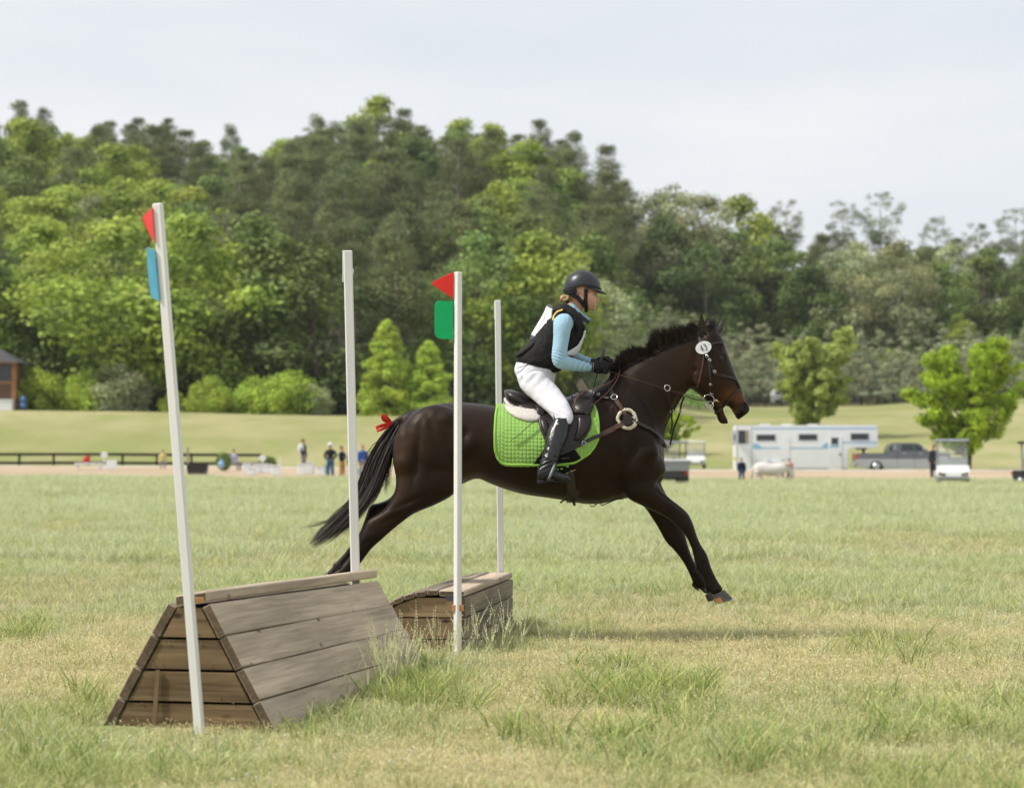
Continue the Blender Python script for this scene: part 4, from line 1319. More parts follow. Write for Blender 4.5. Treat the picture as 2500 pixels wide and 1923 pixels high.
# ------------------------------------------------------------------ cross-country fences and flag posts
def wood(name, c1, c2, knot=.8, rough=.8, stain=.3):
    m = bpy.data.materials.new(name)
    N, L = nodes_of(m)
    b = N["Principled BSDF"]
    b.inputs["Roughness"].default_value = rough
    b.inputs["Specular IOR Level"].default_value = .2
    t = N.new("ShaderNodeTexCoord")
    oi = N.new("ShaderNodeObjectInfo")
    off = N.new("ShaderNodeVectorMath"); off.operation = 'SCALE'; off.inputs["Scale"].default_value = 1.0
    comb = N.new("ShaderNodeCombineXYZ")
    mul = N.new("ShaderNodeMath"); mul.operation = 'MULTIPLY'; mul.inputs[1].default_value = 37.0
    L.new(oi.outputs["Random"], mul.inputs[0]); L.new(mul.outputs[0], comb.inputs[0]); L.new(mul.outputs[0], comb.inputs[1])
    add = N.new("ShaderNodeVectorMath"); add.operation = 'ADD'
    L.new(t.outputs["Object"], add.inputs[0]); L.new(comb.outputs[0], add.inputs[1])
    def mapn(sc):
        q = N.new("ShaderNodeMapping"); q.inputs["Scale"].default_value = sc
        L.new(add.outputs[0], q.inputs["Vector"]); return q.outputs[0]
    g = N.new("ShaderNodeTexNoise"); g.inputs["Scale"].default_value = 1; g.inputs["Detail"].default_value = 6; g.inputs["Distortion"].default_value = .6
    L.new(mapn((2.2, 60, 60)), g.inputs["Vector"])
    st = N.new("ShaderNodeTexNoise"); st.inputs["Scale"].default_value = 1; st.inputs["Detail"].default_value = 4
    L.new(mapn((1.1, 11, 11)), st.inputs["Vector"])
    mx_ = N.new("ShaderNodeMix"); mx_.data_type = 'RGBA'
    mx_.inputs["A"].default_value = (*c1, 1); mx_.inputs["B"].default_value = (*c2, 1)
    r_ = N.new("ShaderNodeMapRange"); r_.inputs["From Min"].default_value = .3; r_.inputs["From Max"].default_value = .7
    L.new(g.outputs["Fac"], r_.inputs["Value"]); L.new(r_.outputs[0], mx_.inputs["Factor"])
    # broad weathering
    hs = N.new("ShaderNodeMix"); hs.data_type = 'RGBA'; hs.blend_type = 'MULTIPLY'
    r2 = N.new("ShaderNodeMapRange"); r2.inputs["From Min"].default_value = .35; r2.inputs["From Max"].default_value = .7; r2.inputs["To Min"].default_value = 1 - stain; r2.inputs["To Max"].default_value = 1.08
    L.new(st.outputs["Fac"], r2.inputs["Value"])
    cc_ = N.new("ShaderNodeCombineColor")
    for k in range(3): L.new(r2.outputs[0], cc_.inputs[k])
    hs.inputs["Factor"].default_value = 1
    L.new(mx_.outputs["Result"], hs.inputs["A"]); L.new(cc_.outputs[0], hs.inputs["B"])
    # knots and cracks: dark spots
    vo = N.new("ShaderNodeTexVoronoi"); vo.inputs["Scale"].default_value = 1; vo.inputs["Randomness"].default_value = 1
    L.new(mapn((4.2, 9, 9)), vo.inputs["Vector"])
    r3 = N.new("ShaderNodeMapRange"); r3.inputs["From Min"].default_value = .05; r3.inputs["From Max"].default_value = .15; r3.inputs["To Min"].default_value = 1 - knot; r3.inputs["To Max"].default_value = 1
    L.new(vo.outputs["Distance"], r3.inputs["Value"])
    c3 = N.new("ShaderNodeCombineColor")
    for k in range(3): L.new(r3.outputs[0], c3.inputs[k])
    h2 = N.new("ShaderNodeMix"); h2.data_type = 'RGBA'; h2.blend_type = 'MULTIPLY'; h2.inputs["Factor"].default_value = 1
    L.new(hs.outputs["Result"], h2.inputs["A"]); L.new(c3.outputs[0], h2.inputs["B"])
    hv = N.new("ShaderNodeHueSaturation")
    r4 = N.new("ShaderNodeMapRange"); r4.inputs["To Min"].default_value = .86; r4.inputs["To Max"].default_value = 1.14
    L.new(oi.outputs["Random"], r4.inputs["Value"]); L.new(r4.outputs[0], hv.inputs["Value"])
    L.new(h2.outputs["Result"], hv.inputs["Color"]); L.new(hv.outputs[0], b.inputs["Base Color"])
    bp_ = N.new("ShaderNodeBump"); bp_.inputs["Strength"].default_value = .5; bp_.inputs["Distance"].default_value = .004
    L.new(g.outputs["Fac"], bp_.inputs["Height"]); L.new(bp_.outputs[0], b.inputs["Normal"])
    return m
M_wgrey = wood("weathered_plank", (.34, .27, .195), (.52, .425, .325))
M_wcap = wood("weathered_cap", (.42, .33, .24), (.58, .475, .36))
M_wend = wood("brown_end_board", (.15, .10, .052), (.28, .195, .105), stain=.5)
M_wold = wood("old_grey_board", (.25, .205, .15), (.40, .335, .255), stain=.5)
M_wtan = wood("tan_end_board", (.24, .16, .085), (.38, .27, .155), stain=.45)
M_endgrain = wood('end_grain', (.085, .06, .038), (.16, .115, .075))
jr = random.Random(11)

def plank(parent, a, b_, n_out, w, th, m, name="plank", ch=.003, over=0.0, warp=.003, wdir=None):
    """board from a to b (centre line of its inner face), width w across, thickness th along n_out; local x = along"""
    a, b_ = Vector(a), Vector(b_)
    x = (b_ - a).normalized()
    L_ = (b_ - a).length
    z = (Vector(n_out) - x * Vector(n_out).dot(x)).normalized()
    y = z.cross(x)
    vs, fs = chamfer_box((-over, -w / 2, 0), (L_ + over, w / 2, th), ch)
    # cut into a few lengths so the edge is not ruler-straight
    bm = bmesh.new()
    vv = [bm.verts.new(p) for p in vs]
    for f in fs: bm.faces.new([vv[i] for i in f])
    for k in range(1, 7):
        xx = L_ * k / 7
        g_ = list(bm.verts) + list(bm.edges) + list(bm.faces)
        bmesh.ops.bisect_plane(bm, geom=g_, plane_co=(xx, 0, 0), plane_no=(1, 0, 0))
    sd_ = jr.uniform(0, 99)
    for v in bm.verts:
        q = Vector((v.co.x * 2.1 + sd_, v.co.y * 20, sd_))
        v.co.y += mnoise.noise(q) * warp
        v.co.z += mnoise.noise(q + Vector((5, 5, 5))) * warp
    me = bpy.data.meshes.new(name)
    bm.to_mesh(me); bm.free()
    me.materials.append(m)
    me.materials.append(M_endgrain)
    for p_ in me.polygons:
        if abs(p_.normal.x) > .8: p_.material_index = 1
    o = bpy.data.objects.new(name, me)
    link(o, parent)
    R = Matrix((x, y, z)).transposed().to_4x4()
    o.matrix_local = Matrix.Translation(a - parent.location) @ R
    return o

def screw(parent, p, n_, r=.005):
    mb_ = MB(); p = Vector(p) - parent.location; mb_.cyl(p, p + Vector(n_) * .003, r, n=10)
    return mb_.build("screw", [M_steelrust], parent)
M_steelrust = mat("rusty_screw", (.25, .17, .10), .5, metal=.6)
M_dark = mat("dark_gap", (.012, .010, .008), .9)

# ---- A-frame fence
JA0 = Vector((-1.375, 10.34, 0)); JA1 = Vector((-.81, 12.93, 0))
jax = (JA1 - JA0).normalized(); JLN = (JA1 - JA0).length
jrt = Vector((jax.y, -jax.x, 0))
hw_b, hw_t, Hn = .362, .060, .545
fa = empty("jump", (JA0.x, JA0.y, 0), 0, "wooden A-frame jump of weathered planks beside the leaning red and blue flag pole", "jump")
dz_end = -.035
def fp(s, lat, z):     # s along, lat to the right, z up
    return JA0 + jax * s + jrt * lat + Vector((0, 0, z - .046 + dz_end * s / JLN * (z / Hn)))
slope = Vector((hw_b - hw_t, 0, -Hn)); SL = slope.length
pw = SL / 4
for sg in (1, -1):
    nrm = (jrt * sg * Hn + Vector((0, 0, hw_b - hw_t))).normalized()
    for k in range(4):
        t = (k + .5) / 4
        lat = hw_b + (hw_t - hw_b) * t
        z = Hn * t
        j = jr.uniform(-.004, .004)
        plank(fa, fp(-.012 + j, sg * lat, z) , fp(JLN + .01 + j, sg * lat, z), nrm, pw - .008, .038, M_wgrey if sg > 0 else M_wold)
    # dark backing so no light shows through the joints
    mbx = MB()
    q = [fp(.03, sg * (hw_b - .012), .01), fp(JLN - .03, sg * (hw_b - .012), .01), fp(JLN - .03, sg * (hw_t - .012), Hn), fp(.03, sg * (hw_t - .012), Hn)]
    mbx.prism([p - fa.location for p in q], -nrm * .01)
    mbx.build("backing", [M_dark], fa)
for s_ in (0, JLN):      # end boards, cut to the triangle
    for k in range(4):
        z0_, z1_ = Hn * k / 4 + (.006 if k else .006), Hn * (k + 1) / 4 - .006
        l0 = hw_b + (hw_t - hw_b) * z0_ / Hn - .012
        l1 = hw_b + (hw_t - hw_b) * z1_ / Hn - .012
        sg = -1 if s_ == 0 else 1
        mbx = MB()
        q = [fp(s_ + sg * .0, -l0, z0_), fp(s_, l0, z0_), fp(s_, l1, z1_), fp(s_, -l1, z1_)]
        # local frame with x across so the grain runs along the board
        o_ = q[0]
        X_, Y_, Z_ = jrt, Vector((0, 0, 1)), jrt.cross(Vector((0, 0, 1)))
        M_ = Matrix((X_, Y_, Z_)).transposed().to_4x4()
        inv = (Matrix.Translation(o_) @ M_).inverted()
        ql = [inv @ p for p in q]
        mbx.prism(ql, inv.to_3x3() @ (jax * (-sg) * .03))
        ob = mbx.build("end_board", [M_wend], fa)
        ob.matrix_local = Matrix.Translation(o_ - fa.location + jax * sg * (.004 + .003 * (k % 2))) @ M_
    if s_ == 0:
        plank(fa, fp(-.002, -hw_b + .03, -.02), fp(-.002, -.05, -.025), Vector((0, -1, 0)), .05, .03, M_wend, "sill_board")
        for (lt, zz) in ((-.09, .39), (.055, .39), (-.16, .30), (-.12, .30), (.10, .30), (.14, .16), (.04, .43), (-.21, .13), (.2, .14)):
            screw(fa, fp(-.008, lt, zz), -jax, .004)
# top board, slightly bowed, overhanging
plank(fa, fp(-.02, .012, Hn + .012), fp(JLN + .03, .012, Hn + .030), Vector((-.10, 0, 1)), .150, .044, M_wcap, "top_board", ch=.006, warp=.008)
# steel stake at the end face
mbx = MB()
mbx.box((-.008, -.012, 0), (.010, .0, .275))
o = mbx.build("ground_stake", [M_steelrust], fa); o.location = fp(-.02, -.155, .0) - fa.location; o.rotation_euler = (0, rad(4), 0)

# ---- half-round fence behind
JB0 = Vector((-.300, 13.92, 0)); JB1 = Vector((-.028, 16.15, 0))
jbx = (JB1 - JB0).normalized(); JLB = (JB1 - JB0).length
jbl = Vector((-jbx.y, jbx.x, 0))          # to the left
fb = empty("jump", (JB0.x, JB0.y, 0), 0, "curved half-round wooden jump of grey planks under the red and green flag pole", "jump")
def gp(s, lat, z):
    return JB0 + jbx * s + jbl * lat + Vector((0, 0, z))
zt = .372
hs_ = [0.0, .098, .222, .340]
for k in range(3):
    zc_ = (hs_[k] + hs_[k + 1]) / 2
    plank(fb, gp(-.005, 0, zc_), gp(JLB + .005, 0, zc_), -jbl, hs_[k + 1] - hs_[k] - .008, .034, M_wold)
plank(fb, gp(-.01, .045, zt - .028), gp(JLB + .01, .045, zt - .028), Vector((0, 0, 1)), .15, .036, M_wcap, "top_board", ch=.007)
prof = []
for k in range(11):
    a = rad(90 * k / 10)
    prof.append((.12 + .44 * math.sin(a), (zt - .02) * math.cos(a) ** .9))
mbx = MB()
mbx.prism([gp(.04, .0, 0) - fb.location] + [gp(.04, .0, zt - .03) - fb.location] + [gp(.04, l_ - .02, z_ - .02) - fb.location for l_, z_ in prof], jbx * (JLB - .08))
mbx.build("core", [M_dark], fb)
for k in range(10):
    (l0, z0_), (l1, z1_) = prof[k], prof[k + 1]
    d = Vector((l1 - l0, z1_ - z0_)); wd = d.length
    nn_ = (jbl * (-d.y) + Vector((0, 0, d.x))).normalized()
    plank(fb, gp(-.02, (l0 + l1) / 2, (z0_ + z1_) / 2), gp(JLB + .01, (l0 + l1) / 2, (z0_ + z1_) / 2), nn_, wd - .005, .034, M_wold, ch=.008)
for s_, sg in ((0, -1), (JLB, 1)):
    for k in range(3):
        z0_, z1_ = hs_[k] + .004, hs_[k + 1] - .004
        def latz(z): return float(np.interp(-z, [-p[1] for p in prof], [p[0] for p in prof])) - .012
        pts = [gp(s_, .004, z0_), gp(s_, latz(z0_), z0_)] + [gp(s_, latz(z0_ + (z1_ - z0_) * t), z0_ + (z1_ - z0_) * t) for t in (.33, .66, 1)] + [gp(s_, .004, z1_)]
        o_ = pts[0]
        M_ = Matrix((-jbl, Vector((0, 0, 1)), (-jbl).cross(Vector((0, 0, 1))))).transposed().to_4x4()
        inv = (Matrix.Translation(o_) @ M_).inverted()
        mbx = MB(); mbx.prism([inv @ p for p in pts], inv.to_3x3() @ (jbx * (-sg) * .03))
        ob = mbx.build("end_board", [M_wtan], fb)
        ob.matrix_local = Matrix.Translation(o_ - fb.location + jbx * sg * .003 * (k % 2)) @ M_
mbx = MB(); a_, b_ = P(1088, 1466, 13.86), P(1126, 1452, 13.86)
mbx.box((a_.x, 13.84, a_.z), (b_.x, 13.87, b_.z)); o = mbx.build("grey_bracket", [mat("grey_bracket", (.06, .065, .075), .6)], fb); o.location = -fb.location

# ---- flag posts
M_post = mat("white_vinyl", (.70, .69, .67), .42, var=.04, scale=3, bump=.1, bscale=25, spec=.35, stretch=(6, 6, .6))
M_clamp = mat("pine_block", (.52, .25, .10), .7, var=.15, scale=30)
M_redfl = mat("red_plastic", (.85, .045, .03), .35, var=.03, scale=10, spec=.4, transl=.35)
M_bluefl = mat("blue_plastic", (.09, .42, .60), .35, var=.05, scale=10, spec=.4, transl=.35)
M_greenfl = mat("green_plastic", (.005, .50, .17), .35, var=.04, scale=10, spec=.4, transl=.35)
def post(base, top, wx, wy, rot, label, flags=(), bump=None):
    base, top = Vector(base), Vector(top)
    o = empty("flag_post", (base.x, base.y, 0), 0, label, "flag post")
    z = (top - base).normalized(); L_ = (top - base).length
    x = Vector((math.cos(rot), math.sin(rot), 0)); x = (x - z * x.dot(z)).normalized(); y = z.cross(x)
    R = Matrix((x, y, z)).transposed().to_4x4()
    mbx = MB()
    mbx.box((-wx / 2, -wy / 2, -.15), (wx / 2, wy / 2, L_), ch=.004)
    # raised ribs along the broad faces
    for sy in (-1, 1):
        mbx.box((wx * .30, sy * wy / 2 - .0015, -.1), (wx * .36, sy * wy / 2 + .0015, L_ - .006))
    q = mbx.build("pole", [M_post], o)
    q.matrix_local = R
    return o, R, L_
# 1: leaning pole at the near corner
b1, t1 = P(487, 1775, 10.14), P(385, 497, 10.14)
o1, R1_, L1 = post((b1.x, b1.y, 0), t1, .040, .030, rad(-14), "leaning white pole with pink-red triangle and blue plate at the A-frame's near end")
def plate(parent, pts, y, th, m, name, slit=None):
    mbx = MB()
    mbx.prism([P(px_, py_, y) - parent.location for px_, py_ in pts], (0, th, 0))
    me = mbx.mesh(name, [m])
    bm = bmesh.new(); bm.from_mesh(me); bmesh.ops.bevel(bm, geom=list(bm.edges), offset=.0012, segments=1, affect='EDGES'); bm.to_mesh(me); bm.free()
    q = bpy.data.objects.new(name, me); link(q, parent); return q
def rplate(parent, corners, y0, y1, m, name, th=.003, seg=5):
    """flat plate whose outer edge stands nearer or farther: corners with their own distance"""
    mbx = MB()
    pts = [P(a[0], a[1], y0 + (y1 - y0) * a[2]) - parent.location for a in corners]
    n_ = (pts[1] - pts[0]).cross(pts[2] - pts[0]).normalized()
    mbx.prism(pts, n_ * th)
    return mbx.build(name, [m], parent)
rplate(o1, [(372, 505, 0), (350, 527, .85), (348, 532, 1), (350, 541, 1), (368, 575, .45), (378, 592, 0)], 10.12, 10.32, M_redfl, "red_flag")
rplate(o1, [(379, 612, 0), (362, 603, .9), (360, 607, 1), (362, 662, 1), (368, 716, .95), (373, 728, .6), (390, 734, 0)], 10.12, 10.30, M_bluefl, "blue_flag")
mbx = MB(); mbx.box((-.028, -.02, -.011), (.034, .02, .011)); o = mbx.build("clamp_block", [M_clamp], o1)
p_ = P(476, 1464, 10.17); o.location = p_ - o1.location
# 2: far pole behind the A-frame
b2, t2 = P(873, 1636, 12.98), P(849, 612, 12.98)
o2, R2_, L2 = post((b2.x, b2.y, 0), t2, .047, .03, rad(8), "bare white pole at the far end of the A-frame, before the horse tail")
mbx = MB(); mbx.ell(P(860, 662, 12.98) - o2.location, (.008, .008, .018)); mbx.build("fitting_knob", [M_post], o2, True)
mbx = MB(); q = P(838, 650, 12.98); mbx.box((q.x - .004 - o2.location.x, -.004, q.z - .085), (q.x + .002 - o2.location.x, .004, q.z + .085)); mbx.build("flag_slot", [M_post], o2)
# 3: pole with red triangle and green plate
b3, t3 = P(1117, 1606, 13.78), P(1118.5, 664, 13.78)
o3, R3_, L3 = post((b3.x, b3.y, 0), t3, .036, .036, rad(42), "upright white pole with red triangle flag above a green plate, before the horse flank")
plate(o3, [(1108, 664), (1104, 665), (1058, 687), (1054, 690), (1055, 694), (1106, 729)], 13.77, .003, M_redfl, "red_flag")
plate(o3, [(1106, 736), (1070, 734), (1064, 738), (1061, 745), (1061, 814), (1065, 822), (1073, 827), (1106, 828)], 13.77, .003, M_greenfl, "green_flag")
mbx = MB(); mbx.box((-.034, -.03, -.017), (.034, .03, .017)); o = mbx.build("clamp_block", [M_clamp], o3)
p_ = P(1117.5, 1483, 13.79); o.location = p_ - o3.location; o.scale = (1, .85, 1)
# 4: far bare pole
b4, t4 = P(1224, 1535, 16.2), P(1215, 733, 16.2)
o4, R4_, L4 = post((b4.x, b4.y, 0), t4, .040, .03, rad(3), "bare white pole standing behind the horse back and the curved jump")
mbx = MB(); q = P(1207, 738, 16.2); mbx.box((q.x - .002 - o4.location.x, -.004, q.z - .115), (q.x + .003 - o4.location.x, .004, q.z + .008)); mbx.build("flag_slot", [M_post], o4)
# ------------------------------------------------------------------ the horse
YH = 14.9
SC = YH / FPX          # metres per photograph pixel at the horse

def side_loft(mb, st, y0, n=22, sub=4, sup=2.3, tip=True):
    """st rows: (x1,y1, x2,y2, halfwidth, [y offset]) - two profile points in photograph pixels per section"""
    rows = [tuple(r) + ((0,) if len(r) == 5 else ()) for r in st]
    A = crom(rows, sub)
    rings = []
    for r in A:
        yy = y0 + r[5]
        p1 = P(r[0], r[1], YH + yy) if abs(yy) < 2 else None
        p2 = P(r[2], r[3], YH + yy)
        c = (p1 + p2) / 2
        u = (p1 - p2) / 2
        ring = []
        for k in range(n):
            a = 2 * math.pi * k / n
            ca, sa = math.cos(a), math.sin(a)
            e = 2 / sup
            ring.append(c + u * (abs(ca) ** e * math.copysign(1, ca)) + Vector((0, -r[4] * (abs(sa) ** e * math.copysign(1, sa)), 0)))
        rings.append(ring)
    mb.rings(rings, 0, True)

hb = MB()
# barrel, croup and chest
side_loft(hb, [
    (968, 1068, 968, 1135, .05), (976, 1046, 978, 1180, .12), (990, 1022, 990, 1196, .185), (1012, 1003, 1012, 1204, .235), (1045, 990, 1045, 1205, .262), (1085, 984, 1085, 1198, .275),
    (1120, 982, 1125, 1183, .275), (1160, 984, 1163, 1168, .268), (1190, 988, 1192, 1178, .272), (1225, 993, 1225, 1191, .288),
    (1276, 998, 1276, 1206, .305), (1330, 997, 1330, 1214, .313), (1384, 985, 1384, 1222, .310), (1430, 962, 1428, 1230, .292),
    (1470, 940, 1472, 1229, .265), (1510, 922, 1505, 1219, .245), (1545, 925, 1545, 1214, .232), (1575, 960, 1578, 1200, .205),
    (1600, 1010, 1601, 1182, .165), (1614, 1060, 1613, 1164, .11), (1621, 1100, 1620, 1146, .05)], 0, n=30, sup=2.15)
# neck
side_loft(hb, [
    (1440, 965, 1560, 1195, .19), (1470, 935, 1590, 1180, .185), (1500, 908, 1612, 1150, .165), (1530, 890, 1621, 1110, .145), (1560, 873, 1623, 1062, .125),
    (1590, 857, 1634, 1028, .108), (1622, 841, 1650, 1000, .097), (1655, 828, 1668, 968, .09), (1690, 815, 1686, 948, .085),
    (1714, 806, 1704, 930, .075)], 0, n=26, sup=2.1)
# head
side_loft(hb, [
    (1732, 792, 1697, 838, .045), (1747, 800, 1684, 872, .078), (1758, 816, 1677, 910, .098), (1768, 836, 1680, 936, .106), (1778, 866, 1693, 953, .108),
    (1788, 893, 1710, 966, .094), (1799, 922, 1728, 980, .076), (1809, 943, 1750, 990, .062), (1815, 960, 1771, 989, .055),
    (1819, 974, 1783, 996, .054), (1826, 986, 1789, 1006, .060), (1831, 997, 1794, 1014, .058), (1827, 1007, 1798, 1023, .046), (1816, 1015, 1803, 1025, .028)], 0, n=24, sup=2.2)
# lower jaw and lip
side_loft(hb, [
    (1740, 955, 1716, 970, .05), (1762, 978, 1735, 989, .047), (1765, 993, 1743, 1003, .040), (1768, 1008, 1749, 1014, .036), (1776, 1023, 1753, 1027, .037), (1779, 1034, 1760, 1035, .028)], 0, n=18)
# shoulder masses
for sgn in (-1, 1):
    hb.ell(P(1535, 1085, YH + sgn * .17), (.16, .09, .30), Matrix.Rotation(rad(-22), 4, 'Y'))
    hb.ell(P(1575, 1145, YH + sgn * .12), (.13, .10, .12))
    hb.ell(P(1062, 1075, YH + sgn * .16), (.21, .125, .22), Matrix.Rotation(rad(15), 4, 'Y'))
    hb.ell(P(1010, 1120, YH + sgn * .14), (.13, .11, .24), Matrix.Rotation(rad(-6), 4, 'Y'))
    hb.ell(P(1716, 915, YH + sgn * .045), (.088, .055, .10))
# near fore
NF = [(1596, 1120, 1500, 1170, .09, .02), (1604, 1165, 1530, 1214, .085), (1614, 1192, 1566, 1234, .074), (1632, 1212, 1600, 1250, .058), (1655, 1230, 1628, 1264, .05),
      (1679, 1251, 1650, 1283, .046), (1692, 1276, 1663, 1296, .043), (1700, 1300, 1675, 1311, .034), (1711, 1327, 1687, 1337, .029),
      (1727, 1353, 1693, 1362, .034), (1735, 1378, 1700, 1388, .035), (1744, 1400, 1716, 1412, .030), (1756, 1422, 1724, 1438, .033), (1768, 1438, 1740, 1452, .038)]
side_loft(hb, NF, -.14, n=16, sup=2.0)
FF = [(1600, 1150, 1545, 1215, .09, -.02), (1620, 1192, 1572, 1237, .072), (1640, 1232, 1590, 1263, .056), (1658, 1265, 1606, 1288, .05), (1673, 1303, 1625, 1322, .046),
      (1680, 1330, 1646, 1344, .038), (1691, 1360, 1669, 1375, .029), (1706, 1388, 1684, 1404, .034), (1719, 1408, 1694, 1428, .035), (1734, 1424, 1712, 1441, .030), (1746, 1434, 1722, 1452, .036)]
side_loft(hb, FF, .13, n=16, sup=2.0)
# near hind
NH = [(1120, 1060, 990, 1055, .13, .05), (1136, 1120, 966, 1105, .12, .03), (1134, 1165, 965, 1150, .12, .015), (1122, 1192, 965, 1188, .108), (1096, 1215, 956, 1214, .096), (1058, 1234, 942, 1236, .082), (1014, 1252, 926, 1252, .068),
      (984, 1273, 908, 1262, .055), (956, 1296, 894, 1272, .048), (930, 1319, 884, 1294, .046), (907, 1340, 873, 1318, .038), (889, 1364, 862, 1344, .030),
      (874, 1384, 847, 1364, .030), (860, 1401, 830, 1384, .035), (842, 1415, 815, 1396, .031), (826, 1428, 808, 1402, .036)]
side_loft(hb, NH, -.15, n=18, sup=2.05)
FH = [(1110, 1100, 990, 1090, .11, -.03), (1080, 1180, 976, 1165, .10), (1040, 1214, 956, 1210, .085), (1000, 1240, 928, 1226, .066), (952, 1262, 904, 1232, .05), (925, 1290, 892, 1260, .045),
      (900, 1318, 878, 1298, .033), (880, 1344, 856, 1328, .030), (862, 1366, 840, 1350, .030), (846, 1388, 818, 1374, .035), (828, 1402, 805, 1390, .031), (815, 1416, 798, 1396, .036)]
side_loft(hb, FH, .15, n=18, sup=2.05)
# dock of the tail
side_loft(hb, [(1040, 992, 1040, 1030, .05), (1008, 1000, 1012, 1030, .04), (985, 1010, 992, 1030, .032), (965, 1021, 974, 1037, .026), (948, 1034, 958, 1046, .018)], 0, n=12)

HM = remesh(hb, "horse_body", .0105, 9, .5)

# --- sculpted relief: (px, py, radius px, depth m (+ out), which sides)
def dent(me, px, py, r, d, ysign=0, rx=None, ang=0):
    v = get_v(me)
    n = get_n(me)
    side = np.abs(n[:, 1]) ** .6
    c = P(px, py, YH)
    dx = (v[:, 0] - c.x) / SC
    dz = (v[:, 2] - c.z) / SC
    a = rad(ang)
    ux = dx * math.cos(a) + dz * math.sin(a)
    uz = -dx * math.sin(a) + dz * math.cos(a)
    w = np.exp(-((ux / (rx or r)) ** 2 + (uz / r) ** 2)) * side * 1.6
    if ysign:
        w = w * (np.sign(v[:, 1] - YH) == ysign)
    set_v(me, v + n * (w * d)[:, None])
for a in [
    (1765, 868, 9, .010), (1765, 876, 4, -.004), (1752, 850, 7, -.006), (1817, 991, 6, -.030), (1822, 985, 3.2, .004), (1810, 1000, 6, .005),
    (1786, 985, 4, -.004), (1740, 905, 24, -.004), (1693, 905, 5, -.008, 0, 4, 15), (1700, 940, 10, .004),
    (1650, 990, 7, -.012, 0, 60, 62), (1600, 960, 30, .006), (1480, 1010, 12, -.010, 0, 60, -60),
    (1545, 1100, 14, -.012, 0, 70, 60), (1590, 1100, 22, .016), (1500, 1170, 12, -.010, 0, 36, -30), (1430, 1190, 16, -.006, 0, 80, 0),
    (1610, 1172, 5, -.016, 0, 16, 50), (1620, 1215, 3, -.005, 0, 40, -38), (1645, 1240, 4, .004, 0, 26, -38),
    (1135, 1060, 18, -.016, 0, 13, 0), (1150, 1120, 13, -.018, 0, 26, 50), (1095, 1020, 16, .010), (1060, 1050, 9, -.006, 0, 34, -70),
    (1020, 1120, 9, -.012, 0, 60, 82), (1050, 1130, 26, .010), (985, 1130, 20, .008), (1090, 1160, 30, .010),
    (1120, 1200, 8, .006), (1000, 1225, 7, -.006, 0, 40, 24), (960, 1262, 5, -.005, 0, 30, 30), (915, 1305, 6, .004), (898, 1322, 3, -.004, 0, 14, 38),
    (1668, 1275, 4, .005), (1684, 1285, 3, -.003), (1700, 1318, 3, -.003, 0, 22, -68), (1712, 1362, 5, .004), (1730, 1410, 4, -.003),
    (1300, 1110, 40, .004)]:
    dent(HM, *a)
# ribs and muscle unevenness
v = get_v(HM)
n = get_n(HM)
fx, fz = v[:, 0], v[:, 2]
w = np.clip(np.abs(n[:, 1]), 0, 1)
d = (fbm(fx * 9, fz * 9, 31, 3) - .5) * .006 + (fbm(fx * 30, fz * 30, 41, 2) - .5) * .0012
set_v(HM, v + n * (w * d)[:, None])

# colour of the coat: dark bay, nearly black; warmer on the flank, buttock, muzzle
v = get_v(HM)
pxv = 1250 + v[:, 0] / v[:, 1] * FPX
pyv = 1130 - (v[:, 2] - CAM_H) / v[:, 1] * FPX
def blobw(cx, cy, rx, ry, ang=0):
    a = rad(ang)
    dx, dy = pxv - cx, pyv - cy
    ux = dx * math.cos(a) + dy * math.sin(a)
    uy = -dx * math.sin(a) + dy * math.cos(a)
    return np.exp(-((ux / rx) ** 2 + (uy / ry) ** 2))
base = np.array([.0175, .0105, .0072])
brown = np.array([.052, .027, .015])
tan = np.array([.15, .052, .017])
buff = np.array([.17, .085, .04])
black = np.array([.0085, .007, .0065])
wb = np.clip(.9 * blobw(975, 1150, 26, 80) + .5 * blobw(1010, 1080, 50, 40) + .8 * blobw(1140, 1150, 40, 45, 40) + .45 * blobw(1200, 1185, 120, 22) +
             .5 * blobw(1675, 890, 26, 50, 15) + .6 * blobw(1740, 930, 60, 60) + .35 * blobw(1640, 930, 60, 50) + .3 * blobw(1350, 1210, 160, 20) + .5 * blobw(925, 1270, 40, 22, 30) + .3 * blobw(1100, 1050, 120, 60), 0, 1)
wt = np.clip(1.15 * blobw(1805, 968, 22, 15, 50) + .8 * blobw(1785, 962, 20, 12, 40) + .5 * blobw(1770, 968, 14, 10) + .5 * blobw(1766, 1012, 8, 16), 0, 1)
wf = np.clip(.9 * blobw(1795, 1004, 10, 7) + .6 * blobw(1760, 985, 9, 7), 0, 1)
wk = np.clip(1.1 * blobw(1822, 998, 15, 16) + blobw(1808, 1016, 14, 7) + blobw(1700, 1400, 60, 60) + smoothstep(1290, 1350, pyv) + .8 * blobw(1792, 890, 12, 40, -20) + .8 * blobw(1774, 1030, 8, 8), 0, 1)
c = base[None, :] * (1 - wb[:, None]) + brown * wb[:, None]
c = c * (1 - wt[:, None]) + tan * wt[:, None]
c = c * (1 - wf[:, None]) + buff * wf[:, None]
c = c * (1 - wk[:, None]) + black * wk[:, None]
c = c * (0.85 + .3 * fbm(pxv * .05, pyv * .05, 51, 3))[:, None]
set_col(HM, c * .58)

